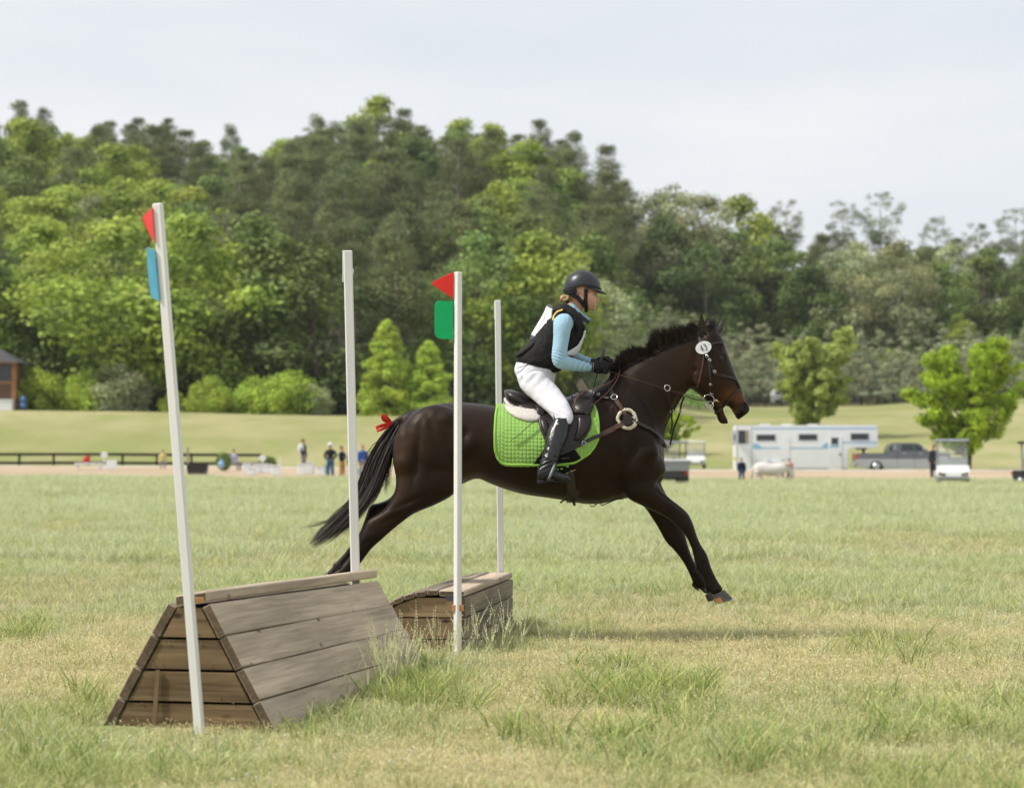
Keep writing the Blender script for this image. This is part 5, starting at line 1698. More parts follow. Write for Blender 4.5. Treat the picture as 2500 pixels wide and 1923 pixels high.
M_coat = bpy.data.materials.new("bay_coat")
N, L = nodes_of(M_coat)
b = N["Principled BSDF"]
at = N.new("ShaderNodeVertexColor"); at.layer_name = "Col"
tcn = N.new("ShaderNodeTexCoord")
mpn = N.new("ShaderNodeMapping"); mpn.inputs["Scale"].default_value = (1, 1, 2.4); mpn.inputs["Rotation"].default_value = (0, rad(25), 0)
L.new(tcn.outputs["Object"], mpn.inputs["Vector"])
nn = N.new("ShaderNodeTexNoise"); nn.inputs["Scale"].default_value = 130; nn.inputs["Detail"].default_value = 4
L.new(mpn.outputs[0], nn.inputs["Vector"])
mr_ = N.new("ShaderNodeMapRange"); mr_.inputs["To Min"].default_value = .7; mr_.inputs["To Max"].default_value = 1.35
L.new(nn.outputs["Fac"], mr_.inputs["Value"])
vm = N.new("ShaderNodeVectorMath"); vm.operation = 'SCALE'
L.new(at.outputs["Color"], vm.inputs[0]); L.new(mr_.outputs[0], vm.inputs["Scale"])
L.new(vm.outputs[0], b.inputs["Base Color"])
n3 = N.new("ShaderNodeTexNoise"); n3.inputs["Scale"].default_value = 9; n3.inputs["Detail"].default_value = 4
L.new(tcn.outputs["Object"], n3.inputs["Vector"])
mr2 = N.new("ShaderNodeMapRange"); mr2.inputs["To Min"].default_value = .34; mr2.inputs["To Max"].default_value = .54
L.new(n3.outputs["Fac"], mr2.inputs["Value"]); L.new(mr2.outputs[0], b.inputs["Roughness"])
b.inputs["Specular IOR Level"].default_value = .24
b.inputs["Specular Tint"].default_value = (.82, .66, .54, 1)
b.inputs["Sheen Weight"].default_value = .0
b.inputs["Sheen Roughness"].default_value = .4
bp = N.new("ShaderNodeBump"); bp.inputs["Strength"].default_value = .35; bp.inputs["Distance"].default_value = .004
L.new(nn.outputs["Fac"], bp.inputs["Height"]); L.new(bp.outputs[0], b.inputs["Normal"])
HM.materials.append(M_coat)

horse = empty("horse", (0, YH, 0), 0, "dark bay horse stretched over the jump with a rider, ears up, mouth open", "horse")
def hchild(name, me):
    o = bpy.data.objects.new(name, me)
    link(o, horse)
    o.location = (0, -YH, 0)     # meshes are written in world coordinates
    return o
hchild("body", HM)

dgv = [Vector(p) for p in get_v(HM)]
HB = BVHTree.FromPolygons(dgv, [tuple(p.vertices) for p in HM.polygons])

def hit_side(x, z, sgn=-1, bvh=None):
    """point where the flank is met coming from the camera side (sgn -1) or from beyond (+1)"""
    bvh = bvh or HB
    o = Vector((x, YH + sgn * 1.5, z))
    h = bvh.ray_cast(o, Vector((0, -sgn, 0)))
    return (h[0], h[1]) if h[0] is not None else (None, None)

def on_side(px, py, off=.004, sgn=-1, bvh=None):
    p = P(px, py, YH - .15)
    h, nn_ = hit_side(p.x, p.z, sgn, bvh)
    if h is None:
        bb = (bvh or HB).find_nearest(P(px, py, YH))
        h, nn_ = bb[0], bb[1]
    nn_ = nn_.copy()
    if nn_.y * sgn < 0: nn_ = -nn_
    return h + nn_ * off, nn_

M_leather = mat("dark_leather", (.016, .011, .009), .45, var=.25, scale=30, bump=.15, bscale=220, spec=.5)
M_brownlea = mat("brown_leather", (.075, .032, .018), .5, var=.3, scale=25, bump=.15, bscale=200, spec=.45)
M_blacklea = mat("black_leather", (.009, .009, .0095), .33, var=.2, scale=14, bump=.25, bscale=70, spec=.55)
M_steel = mat("steel", (.62, .61, .58), .22, var=.05, scale=30, metal=1.0)
M_hoof = mat("hoof_horn", (.05, .042, .035), .5, var=.35, scale=22, bump=.2, bscale=60, stretch=(1, 1, 3))
M_hooftan = mat("worn_hoof", (.30, .14, .045), .55, var=.25, scale=30)
M_hair = mat("black_hair", (.019, .012, .0085), .5, var=.5, scale=14, spec=.4, vcol=False)
M_eye = mat("eye", (.008, .005, .004), .08, var=.1, scale=20, coat=.6)
M_white_lip = mat("pale_gum", (.55, .5, .46), .5)

# hooves
def hoof(front, rear, tip, heel, hw, y, nm="hoof"):
    mb = MB()
    A = []
    for t in np.linspace(0, 1, 5):
        f = Vector(front + (0,)).lerp(Vector(tip + (0,)), t)
        r_ = Vector(rear + (0,)).lerp(Vector(heel + (0,)), t)
        A.append((f.x, f.y, r_.x, r_.y, hw * (.92 + .22 * t), 0))
    side_loft(mb, A, y, n=18, sub=1, sup=2.2)
    me = mb.mesh(nm, [M_hoof, M_hooftan], smooth=False)
    for p in me.polygons:
        c_ = p.center
        pxx = 1250 + c_.x / c_.y * FPX
        if pxx < heel[0] + 20 and c_.z < P(0, 1457, YH).z and nm == "hoof" and front[0] == 1769:
            p.material_index = 1
    return hchild(nm, me)
hoof((1769, 1439), (1738, 1452), (1791, 1462), (1745, 1471), .042, -.14)
hoof((1747, 1436), (1721, 1453), (1768, 1455), (1728, 1468), .040, .13)
hoof((826, 1430), (807, 1401), (806, 1444), (794, 1413), .040, -.15)
hoof((815, 1418), (798, 1396), (797, 1430), (783, 1408), .040, .15)
mb = MB()
mb.tube([P(1745, 1472.5, YH - .17), P(1790, 1463.5, YH - .17), P(1792, 1463, YH - .14), P(1790, 1463.5, YH - .10), P(1745, 1472.5, YH - .10)], .006, 6)
hchild("horseshoe", mb.mesh("horseshoe", [M_steel], True))

# ears
def ear(base0, base1, tip, y, yt, face):
    mb = MB()
    n = 9
    rings = []
    for i in range(n):
        t = i / (n - 1)
        a = P(*base0, YH + y).lerp(P(*tip, YH + yt), t)
        b_ = P(*base1, YH + y).lerp(P(*tip, YH + yt), t)
        bulge = math.sin(math.pi * min(1, t * 1.05 + .22)) * .9 + .12
        c_ = (a + b_) / 2
        u = (a - b_) / 2
        L0 = (P(*base0, YH).x - P(*base1, YH).x)
        hw = abs(L0) / 2 * bulge if t < 1 else .001
        hw = max(abs(L0) / 2 * (1 - t) ** .55 * (.95 + .55 * math.sin(math.pi * min(1, t * 1.5))), .0012)
        ax = Vector((1, 0, .15)).normalized()
        ring = []
        for k in range(14):
            an = 2 * math.pi * k / 14
            x_, y_ = math.cos(an) * hw, math.sin(an) * .022 * (1 - t) ** .6 * (.8 + .4 * math.sin(math.pi * t))
            if face * y_ > 0: y_ *= -.45      # hollow side
            ring.append(c_ + ax * x_ + Vector((0, y_, 0)))
        rings.append(ring)
    mb.rings(rings, 0, True)
    me = mb.mesh("ear", [M_earm], True)
    return hchild("ear", me)
M_earm = mat("ear_coat", (.022, .013, .009), .6, var=.4, scale=30, bump=.2, bscale=200)
ear((1703, 824), (1727, 824), (1712, 766), -.055, -.07, -1)
ear((1741, 812), (1759, 820), (1764, 779), .05, .075, 1)

M_lid = mat('eyelid_skin', (.007, .006, .0055), .5, var=.2, scale=40)
# eyes
for sg in (-1, 1):
    p, nn_ = on_side(1766, 873, 0, sg)
    mb = MB()
    mb.ell(p - nn_ * .0125, (.017, .017, .013))
    hchild("eye", mb.mesh("eye", [M_eye], True))
    lid = MB()
    for up in (1, -1):
        pts = []
        for k in range(9):
            a = math.pi * k / 8
            q = p + Vector((math.cos(a) * .018, 0, up * math.sin(a) * .0095 + .001))
            h, m_ = hit_side(q.x, q.z, sg)
            pts.append((h if h is not None else q) + Vector((0, sg * .001, 0)))
        lid.tube(pts, [.001, .0025, .003, .0035, .004, .0035, .003, .0025, .001], 6)
    hchild("eyelid", lid.mesh("eyelid", [M_lid], True))
# nostrils: dark ellipsoids coloured in for the shade of each hollow
for sg in (-1, 1):
    p, nn_ = on_side(1817, 991, .0, sg)
    mb = MB()
    mb.ell(p - nn_ * .001, (.016, .006, .022), Matrix.Rotation(rad(30), 4, 'Y'))
    hchild("nostril_shade", mb.mesh("nostril_shade", [M_lid], True))
# hair: tapered ribbons
def hair_mesh(name, strands, m, w0=.004):
    V, F = [], []
    base_ = 0
    r = np.random.default_rng(9)
    for pts, wd in strands:
        k = len(pts)
        A = np.array([tuple(p) for p in pts])
        tn = np.gradient(A, axis=0)
        side = np.cross(tn, r.normal(size=3) * np.array([1, .7, 1]) + np.array([0, 1.2, 0]))
        side /= np.linalg.norm(side, axis=1, keepdims=True) + 1e-9
        t = np.linspace(0, 1, k)
        w = wd * (1 - t ** 2.2 * .93)[:, None]
        V.append(np.stack([A - side * w, A + side * w], 1).reshape(-1, 3))
        i = np.arange(k - 1) * 2 + base_
        F.append(np.stack([i, i + 1, i + 3, i + 2], 1))
        base_ += 2 * k
    return mesh_np(name, np.concatenate(V), np.concatenate(F), [m], smooth=True)

hr = random.Random(3)
# mane: crest line and the height of the flying hair above it (pixels)
CR = [(1498, 912, 1490, 905), (1508, 903, 1506, 874), (1520, 896, 1518, 852), (1535, 886, 1534, 846), (1550, 878, 1546, 838), (1566, 870, 1566, 840), (1582, 861, 1582, 842),
      (1597, 854, 1592, 815), (1612, 847, 1600, 796), (1628, 839, 1622, 797), (1645, 832, 1642, 790), (1662, 826, 1662, 788), (1678, 820, 1680, 790), (1693, 814, 1690, 780),
      (1704, 809, 1701, 788), (1712, 806, 1709, 797)]
CRA = crom(CR, 12)
strands = []
for k in range(5200):
    i = hr.uniform(0, len(CRA) - 1.001)
    a = CRA[int(i)] * (1 - i % 1) + CRA[int(i) + 1] * (i % 1)
    if a[0] > 1699 and hr.random() < .6: continue
    clump = math.sin(i * 1.7) * .5 + math.sin(i * .77 + 1) * .5
    yo = hr.gauss(0, .02)
    ln = hr.uniform(.55, 1.05) * (1 + .10 * clump)
    rootp = P(a[0] + hr.uniform(-3, 3), a[1] + hr.uniform(0, 9) + abs(yo) * 120, YH + yo)
    dx = (a[2] - a[0]) * 1.0 + hr.gauss(-3, 4) + clump * 5
    dy = (a[3] - a[1])
    tip = P(a[0] + dx * ln, a[1] + dy * ln + hr.uniform(-2, 5), YH + yo * 2.2 + hr.gauss(0, .02))
    mid = rootp.lerp(tip, .5) + Vector((hr.gauss(.004, .006), hr.gauss(0, .006), .004))
    end = tip + Vector((-abs(hr.gauss(0, .008)), 0, -abs(hr.gauss(0, .010))))
    strands.append(([rootp, rootp.lerp(mid, .6), mid, mid.lerp(end, .55), end], hr.uniform(.0012, .0026)))
# hair lying over the near side of the crest
for k in range(1600):
    i = hr.uniform(0, len(CRA) - 1.001)
    a = CRA[int(i)]
    ln = hr.uniform(6, 20)
    x0, y0 = a[0] + hr.uniform(-3, 3), a[1] + hr.uniform(-2, 4)
    pts = []
    for t in (0, .35, .7, 1):
        xx, yy2 = x0 - ln * .45 * t, y0 + ln * t * .8
        p_, n_ = on_side(xx, yy2, .006 + .004 * hr.random(), -1)
        pts.append(p_)
    strands.append((pts, hr.uniform(.001, .0022)))
# forelock
for k in range(260):
    yo = hr.gauss(0, .02)
    r0_ = P(1722 + hr.uniform(-8, 10), 797 + hr.uniform(-3, 5), YH + yo)
    e = P(1738 + hr.gauss(4, 9), 796 + hr.gauss(2, 8), YH + yo * 1.5)
    m_ = r0_.lerp(e, .5) + Vector((0, 0, .025 + hr.gauss(0, .006)))
    strands.append(([r0_, r0_.lerp(m_, .6) + Vector((0, 0, .006)), m_, m_.lerp(e, .6) + Vector((0, 0, .004)), e], hr.uniform(.001, .002)))
hchild("mane", hair_mesh("mane", strands, M_hair))

# tail: root, then left and right outline of the streaming hair
TL = [(962, 1027), (941, 1051), (922, 1078), (903, 1113), (887, 1150), (873, 1190), (855, 1222), (822, 1256), (782, 1294), (752, 1328)]
TR = [(988, 1036), (972, 1070), (962, 1092), (953, 1120), (943, 1150), (927, 1188), (908, 1220), (880, 1256), (838, 1302), (768, 1346)]
TLA, TRA = crom(TL, 4), crom(TR, 4)
strands = []
nT = len(TLA)
for k in range(3400):
    s = hr.betavariate(1.25, 1.25)
    yo = hr.gauss(0, .035)
    i0 = hr.uniform(0, 7) if hr.random() < .6 else 0
    i1 = nT - 1 - (abs(hr.gauss(0, 5)) if hr.random() < .7 else hr.uniform(4, 16))
    if s > .6: i1 = min(i1, nT - 1 - hr.uniform(0, 14) * (s - .55) * 2)
    pts = []
    wv = hr.uniform(0, 6)
    amp = hr.uniform(.4, 2.2)
    drift = hr.gauss(0, .10)
    for j in range(9):
        t = i0 + (i1 - i0) * j / 8
        a = TLA[int(min(t, nT - 2))] * (1 - (t - int(min(t, nT - 2)))) + TLA[int(min(t, nT - 2)) + 1] * (t - int(min(t, nT - 2)))
        b_ = TRA[int(min(t, nT - 2))] * (1 - (t - int(min(t, nT - 2)))) + TRA[int(min(t, nT - 2)) + 1] * (t - int(min(t, nT - 2)))
        ss = s + drift * (j / 8) ** 1.5
        pxx = a * (1 - ss) + b_ * ss
        pts.append(P(pxx[0] + math.sin(j * .8 + wv) * amp, pxx[1] + math.cos(j * .7 + wv) * amp, YH + yo * (.4 + j * .18)))
    strands.append((pts, hr.uniform(.0011, .0026)))
# stray wisps
for (ax, ay, bx, by, cx, cy, nn_) in [(850, 1232, 800, 1272, 742, 1288, 26), (905, 1115, 895, 1135, 880, 1160, 20), (945, 1150, 944, 1175, 940, 1205, 30), (870, 1200, 845, 1262, 775, 1306, 26),
                                   (955, 1120, 950, 1160, 948, 1190, 26), (925, 1190, 918, 1210, 905, 1232, 22), (925, 1080, 900, 1105, 890, 1130, 16)]:
    for k in range(nn_):
        j = hr.gauss(0, 3)
        strands.append(([P(ax + j, ay + j, YH), P((ax + bx) / 2 + j, (ay + by) / 2 + j - 2, YH), P(bx + j, by + hr.gauss(0, 3), YH + .02), P((bx + cx) / 2 + j, (by + cy) / 2 + hr.gauss(0, 4), YH), P(cx + hr.gauss(0, 6), cy + hr.gauss(0, 4), YH)], .0009))
hchild("tail", hair_mesh("tail", strands, M_hair))
# fetlock feathers
strands = []
for (ax, ay, dx, dy, y_, nn_) in [(1694, 1425, 16, 17, .13, 90), (1700, 1390, 8, 10, -.14, 60), (1722, 1434, 4, 12, -.14, 50), (834, 1384, -14, 3, -.15, 90), (822, 1376, -10, 6, .15, 60)]:
    for k in range(nn_):
        a = P(ax + hr.gauss(0, 3), ay + hr.gauss(0, 3), YH + y_ + hr.gauss(0, .015))
        e = P(ax + dx * hr.uniform(.5, 1.1) + hr.gauss(0, 2), ay + dy * hr.uniform(.5, 1.1) + hr.gauss(0, 2), YH + y_ + hr.gauss(0, .02))
        strands.append(([a, a.lerp(e, .5) + Vector((0, 0, -.004)), e], .0012))
    hchild("feather", hair_mesh("feather", strands, M_hair)); strands = []
# ------------------------------------------------------------------ tack
def wthing(name, label, cat, at=(0, YH, 0)):
    o = empty(name, at, 0, label, cat)
    return o
def wpart(parent, name, me):
    o = bpy.data.objects.new(name, me)
    link(o, parent)
    o.location = tuple(-c for c in parent.location)
    return o

def strap_mesh(name, pts, nrms, w, th, mats, closed=False, smooth=True):
    """flat band along pts lying on a surface with normals nrms; width w, thickness th"""
    n = len(pts)
    V, F = [], []
    for i in range(n):
        a = pts[(i - 1) % n] if closed else pts[max(i - 1, 0)]
        b_ = pts[(i + 1) % n] if closed else pts[min(i + 1, n - 1)]
        t = (b_ - a).normalized()
        nn_ = nrms[i]
        s = t.cross(nn_).normalized() * (w / 2)
        nn_ = s.cross(t).normalized()
        if nn_.dot(nrms[i]) < 0: nn_ = -nn_
        p = pts[i]
        V += [p - s, p - s * .8 + nn_ * th, p + s * .8 + nn_ * th, p + s]
    m = n if closed else n - 1
    for i in range(m):
        j = (i + 1) % n
        for k in range(4):
            k2 = (k + 1) % 4
            F.append((4 * i + k, 4 * j + k, 4 * j + k2, 4 * i + k2))
    if not closed:
        F.append((0, 1, 2, 3)); F.append((4 * n - 1, 4 * n - 2, 4 * n - 3, 4 * n - 4))
    mb_ = MB(); mb_.add(V, F)
    return mb_.mesh(name, mats, False)

def side_path(pp, off=.003, sgn=-1, n=6, bvh=None):
    A = crom(pp, n) if len(pp) > 2 else crom([pp[0], ((pp[0][0] + pp[1][0]) / 2, (pp[0][1] + pp[1][1]) / 2), pp[1]], n)
    pts, nr_ = [], []
    for a in A:
        p_, n_ = on_side(a[0], a[1], off, sgn, bvh)
        pts.append(p_); nr_.append(n_)
    return pts, nr_

def band(parent, name, pp, w, th=.004, m=None, off=.002, sides=(-1, 1), bvh=None):
    for sg in sides:
        pts, nr_ = side_path(pp, off, sg, bvh=bvh)
        wpart(parent, name, strap_mesh(name, pts, nr_, w, th, [m or M_leather]))

def wrap(parent, name, pp, w, th=.004, m=None, off=.003):
    """band running from the near side over the bony front edge to the far side"""
    pts, nr_ = side_path(pp, off, -1)
    pf, nf = side_path(pp, off, 1)
    last = P(pp[-1][0], pp[-1][1], YH)
    h = HB.find_nearest(last)
    mid = h[0] + h[1] * off
    a = pts + [mid] + pf[::-1]
    na = nr_ + [h[1]] + nf[::-1]
    wpart(parent, name, strap_mesh(name, a, na, w, th, [m or M_leather]))

def ring(parent, name, c, nrm_, r, t=.0022, m=None, seg=24, arc=(0, 360)):
    nrm_ = nrm_.normalized()
    u = nrm_.cross(Vector((0, 0, 1)))
    if u.length < .1: u = nrm_.cross(Vector((1, 0, 0)))
    u.normalize(); w_ = nrm_.cross(u)
    full = arc[1] - arc[0] >= 360
    pts = []
    for k in range(seg + 1):
        a = rad(arc[0] + (arc[1] - arc[0]) * k / seg)
        pts.append(c + (u * math.cos(a) + w_ * math.sin(a)) * r)
    mb_ = MB(); mb_.tube(pts, t, 6, cap=not full)
    wpart(parent, name, mb_.mesh(name, [m or M_steel], True))

def buckle(parent, px, py, ang, sz=.011, sgn=-1, off=.008, bvh=None):
    p, n_ = on_side(px, py, off, sgn, bvh)
    a = rad(ang)
    t = Vector((math.cos(a), 0, -math.sin(a)))
    t = (t - n_ * t.dot(n_)).normalized()
    s = n_.cross(t)
    q = [p + t * sz * x + s * sz * .8 * y for x, y in ((-1, -1), (1, -1), (1, 1), (-1, 1), (-1, -1))]
    mb_ = MB(); mb_.tube(q, .0022, 5)
    mb_.tube([p - t * sz, p + t * sz + n_ * .002], .0016, 5)
    wpart(parent, "buckle", mb_.mesh("buckle", [M_steel], True))

M_brass = mat("brass", (.75, .58, .25), .3, metal=.9)
M_grip = mat("grey_stirrup_metal", (.16, .18, .19), .45, var=.1, metal=.3)
# --- bridle
br = wthing("bridle", "dark leather bridle with crossed noseband and shiny bit rings on the dark horse", "bridle")
band(br, "headpiece", [(1709, 800), (1710, 824), (1713, 836)], .022)
pp_ = [P(1709, 800, YH - .07), P(1709, 792, YH - .04), P(1710, 789, YH), P(1709, 792, YH + .04), P(1709, 800, YH + .07)]
wpart(br, "headpiece", strap_mesh("headpiece", pp_, [Vector((0, -.7, .7)), Vector((0, -.4, .9)), Vector((0, 0, 1)), Vector((0, .4, .9)), Vector((0, .7, .7))], .022, .004, [M_leather]))
wrap(br, "browband", [(1722, 848), (1740, 839), (1756, 835), (1768, 838)], .014, .005)
band(br, "cheek_strap", [(1718, 850), (1728, 870), (1733, 895), (1735, 922)], .014, .005)
band(br, "cheek_strap", [(1730, 872), (1738, 892), (1744, 912)], .012, .005)
band(br, "cheek_strap", [(1736, 922), (1736.5, 938)], .010, .004)
band(br, "throat_lash", [(1720, 850), (1718, 880), (1712, 915), (1704, 945)], .011, .003, M_brownlea)
wrap(br, "noseband", [(1746, 912), (1765, 915), (1785, 920), (1799, 925)], .015, .005)
wrap(br, "flash_strap", [(1757, 1003), (1770, 990), (1790, 965), (1808, 948)], .014, .005)
band(br, "nose_strap", [(1799, 924), (1806, 936), (1811, 947)], .015, .006)
band(br, "chin_strap", [(1757, 1003), (1750, 1008)], .012, .005)
for (x, y, a_) in [(1727, 868, 75), (1734, 878, 70), (1746, 906, 60), (1737, 938, 90)]:
    buckle(br, x, y, a_, .008, -1, .009)
    buckle(br, x, y, a_, .008, 1, .009)
def bit_side(sg):
    p, n_ = on_side(1742, 968, .012, sg)
    nn2 = Vector((.1, sg, 0))
    ring(br, "bit_ring", p + Vector((P(1734, 973, YH).x - P(1742, 968, YH).x, 0, P(1734, 973, YH).z - P(1742, 968, YH).z)), nn2, .034, .0028)
    c2 = P(1731, 989, YH); p2 = Vector((c2.x, p.y, c2.z))
    ring(br, "bit_ring", p2, nn2, .022, .0024)
    c3 = P(1737, 957, YH); p3 = Vector((c3.x, p.y, c3.z))
    ring(br, "bit_ring", p3, nn2, .014, .0024)
    mb_ = MB()
    c4, c5 = P(1744, 977, YH), P(1754, 981, YH)
    mb_.tube([Vector((c4.x, p.y, c4.z)), Vector((c5.x, p.y - sg * .02, c5.z))], [.008, .006], 8)
    wpart(br, "bit_joint", mb_.mesh("bit_joint", [M_brass], True))
bit_side(-1); bit_side(1)
# number disc: white oval with 43 in thin black figures
def oval_disc(parent, px, py, a, b_, ang, sgn, text):
    p, n_ = on_side(px, py, .016, sgn)
    n_ = Vector((.05, sgn, .12)).normalized()
    u = Vector((math.cos(rad(ang)), 0, math.sin(rad(ang))))
    u = (u - n_ * u.dot(n_)).normalized()
    w_ = n_.cross(u)
    if w_.z < 0: w_ = -w_
    mb_ = MB()
    n = 32
    poly = [p + u * a * math.cos(2 * math.pi * k / n) + w_ * b_ * math.sin(2 * math.pi * k / n) for k in range(n)]
    mb_.prism(poly, -n_ * .004)
    o = wpart(parent, "number_disc", mb_.mesh("number_disc", [M_white_plastic]))
    # figures as thin raised strokes: unit box 0..1
    FIG = {'4': [[(.62, 0), (.62, 1), (.08, .32), (.9, .32)]],
           '3': [[(.1, .88), (.45, 1), (.8, .86), (.78, .64), (.4, .53), (.8, .42), (.86, .18), (.5, 0), (.1, .10)]]}
    if text:
        mb2 = MB()
        x0 = -a * .42
        for ch in text:
            for st_ in FIG[ch]:
                pts = [p + n_ * .0012 + u * (x0 + x_ * a * .38) + w_ * ((y_ - .5) * b_ * 1.02) for x_, y_ in st_]
                mb2.tube(pts, .0036, 5, flat=.5)
            x0 += a * .46
        for kx, ky in ((.0, .78), (-.75, -.1), (.78, .1)):
            mb2.cyl(p + u * a * kx + w_ * b_ * ky, p + u * a * kx + w_ * b_ * ky + n_ * .001, .0018)
        wpart(parent, "number", mb2.mesh("number", [M_ink]))
M_white_plastic = mat("white_plastic", (.72, .73, .75), .4, var=.03, scale=20, spec=.4)
M_ink = mat("black_ink", (.01, .01, .012), .5)
# (the near flank of the disc reads along +X seen from the camera side)
disc = wthing("bridle_number", "white oval number disc reading 43 on the side of the horse bridle", "number tag")
def disc_frame():
    oval_disc(disc, 1720.5, 849, .050, .039, 21, -1, "43")
disc_frame()

# reins: from the bit to the hands, running martingale ring, loops
def cord(parent, name, pts, r, m, n=6, sub=8, flat=None):
    A = crom([tuple(p) for p in pts], sub)
    mb_ = MB(); mb_.tube([Vector(a) for a in A], r, n, flat=flat)
    return wpart(parent, name, mb_.mesh(name, [m], True))
rn = wthing("reins", "thin brown leather reins from bit rings to the gloved hands", "reins")
yb = on_side(1742, 968, .012, -1)[0].y
for sg in (-1, 1):
    yh_ = YH + sg * .07
    ybit = YH + sg * abs(yb - YH)
    rein = cord(rn, "rein", [P(1726, 975, ybit), P(1700, 969, YH + sg * .13), P(1668, 961, YH + sg * .13), P(1626, 950, YH + sg * .15), P(1560, 929, YH + sg * .17), P(1510, 914, YH + sg * .12), P(1478, 903, yh_)], .0042, M_brownlea, flat=.5)
cord(rn, "rein_grip", [P(1727, 978, yb), P(1700, 975, YH - .135), P(1672, 966, YH - .135)], .0075, M_leather, flat=.5)
cord(rn, "rein_loop", [P(1478, 900, YH - .07), P(1488, 889, YH - .06), P(1502, 886, YH - .03), P(1511, 896, YH - .05), P(1511, 915, YH - .14), P(1496, 944, YH - .20), P(1470, 970, YH - .24), P(1444, 990, YH - .285)], .005, M_brownlea, flat=.5)
cord(rn, "rein_loop", [P(1486, 893, YH + .06), P(1500, 896, YH + .02), P(1506, 910, YH - .05), P(1494, 930, YH - .17), P(1466, 943, YH - .22), P(1432, 953, YH - .24), P(1410, 968, YH - .27), P(1403, 985, YH - .30), P(1402, 1002, YH - .31)], .0045, M_brownlea, flat=.5)

# running martingale / hanging rein loop at the chest
mg = wthing("martingale", "black martingale straps and rings hanging before the horse chest", "martingale")
cord(mg, "strap", [P(1670, 968, YH), P(1664, 984, YH - .03), P(1661, 1000, YH - .02), P(1655, 1020, YH - .01), P(1645, 1045, YH), P(1640, 1070, YH - .01), P(1635, 1089, YH - .02)], .0065, M_leather, flat=.5)
cord(mg, "strap", [P(1630, 955, YH - .16), P(1634, 980, YH - .12), P(1640, 1003, YH - .07), P(1640, 1022, YH - .05), P(1641, 1035, YH), P(1637, 1060, YH)], .0045, M_leather, flat=.5)
ring(mg, "ring", P(1629, 947, YH - .175), Vector((.25, -1, 0)), .018, .0028)
ring(mg, "ring", P(1661, 1004, YH - .03), Vector((.2, -1, 0)), .009, .0022)
ring(mg, "ring", P(1641, 1004, YH - .06), Vector((.2, -1, .3)), .010, .0022)
cord(mg, "snap_hook", [P(1620, 1078, YH - .04), P(1627, 1083, YH - .04), P(1635, 1089, YH - .03)], .0055, M_steel)

# --- breastplate with sheepskin pads
bpl = wthing("breastplate", "brown leather breastplate with cream sheepskin pad across the horse shoulder", "breastplate")
M_fleece = mat("cream_sheepskin", (.62, .56, .42), .95, var=.12, scale=60, bump=1.0, bscale=120, spec=.1, sheen=.2)
M_fleece2 = mat("white_sheepskin", (.62, .58, .53), .95, var=.10, scale=60, bump=.9, bscale=130, spec=.1, sheen=.2)
def fleece_ring(sg):
    C0 = (1529, 1024)
    pts, rr = [], []
    for k in range(29):
        a = 2 * math.pi * k / 28
        x_ = C0[0] + math.cos(a) * 21 * (1.0 if math.cos(a) > 0 else 1.0)
        y_ = C0[1] + math.sin(a) * 22
        p_, n_ = on_side(x_ + (2 if y_ > C0[1] else -1), y_, .006, sg)
        pts.append(p_); rr.append(.0115 + .0015 * math.sin(k * 2.3))
    mb_ = MB(); mb_.tube(pts, rr, 8, cap=False)
    me = mb_.mesh("sheepskin", [M_fleece], True)
    wpart(bpl, "sheepskin", me)
for sg in (-1, 1):
    fleece_ring(sg)
band(bpl, "shoulder_strap", [(1487, 928), (1492, 950), (1497, 972)], .028, .005)
band(bpl, "shoulder_strap", [(1502, 976), (1511, 992), (1522, 1010), (1530, 1022)], .026, .006, M_brownlea, off=.010)
band(bpl, "shoulder_strap", [(1499, 974), (1506, 986), (1512, 994)], .030, .007, off=.008)
band(bpl, "breast_strap", [(1545, 1028), (1566, 1040), (1590, 1052), (1608, 1066), (1620, 1084)], .024, .005, off=.012)
band(bpl, "girth_strap", [(1528, 1030), (1510, 1040), (1485, 1053), (1460, 1064)], .032, .006, M_brownlea, off=.012)
band(bpl, "girth_strap", [(1468, 1060), (1455, 1066), (1440, 1072), (1410, 1088), (1380, 1102), (1362, 1108)], .022, .006, off=.024)
band(bpl, "wither_strap", [(1410, 964), (1430, 965), (1460, 970), (1486, 975)], .014, .005, off=.012)
for sg in (-1, 1):
    p_, n_ = on_side(1531, 1027, .026, sg)
    mb_ = MB()
    poly = [P(x_, y_, p_.y) for x_, y_ in ((1522, 1012), (1536, 1010), (1545, 1022), (1541, 1036), (1527, 1038), (1520, 1030))]
    mb_.prism(poly, (0, sg * .006, 0))
    wpart(bpl, "leather_junction", mb_.mesh("leather_junction", [M_leather]))
    p_, n_ = on_side(1543, 1027, .028, sg); ring(bpl, "ring", p_, n_, .017, .003)
    p_, n_ = on_side(1499, 973, .018, sg); ring(bpl, "ring", p_, n_, .018, .003)
    p_, n_ = on_side(1464, 967, .020, sg); ring(bpl, "ring", p_, n_, .009, .0024)
buckle(bpl, 1421, 1083, 30, .014, -1, .036)
buckle(bpl, 1411, 963, 10, .011, -1, .022)
p1_, _ = on_side(1621, 1080, .01, -1)
mb_ = MB()
pts = [on_side(1620, 1084, .012, -1)[0], P(1624, 1090, YH - .03), P(1625, 1092, YH), P(1624, 1090, YH + .03), on_side(1620, 1084, .012, 1)[0]]
cord(bpl, "breast_strap", pts, .009, M_leather, flat=.4)

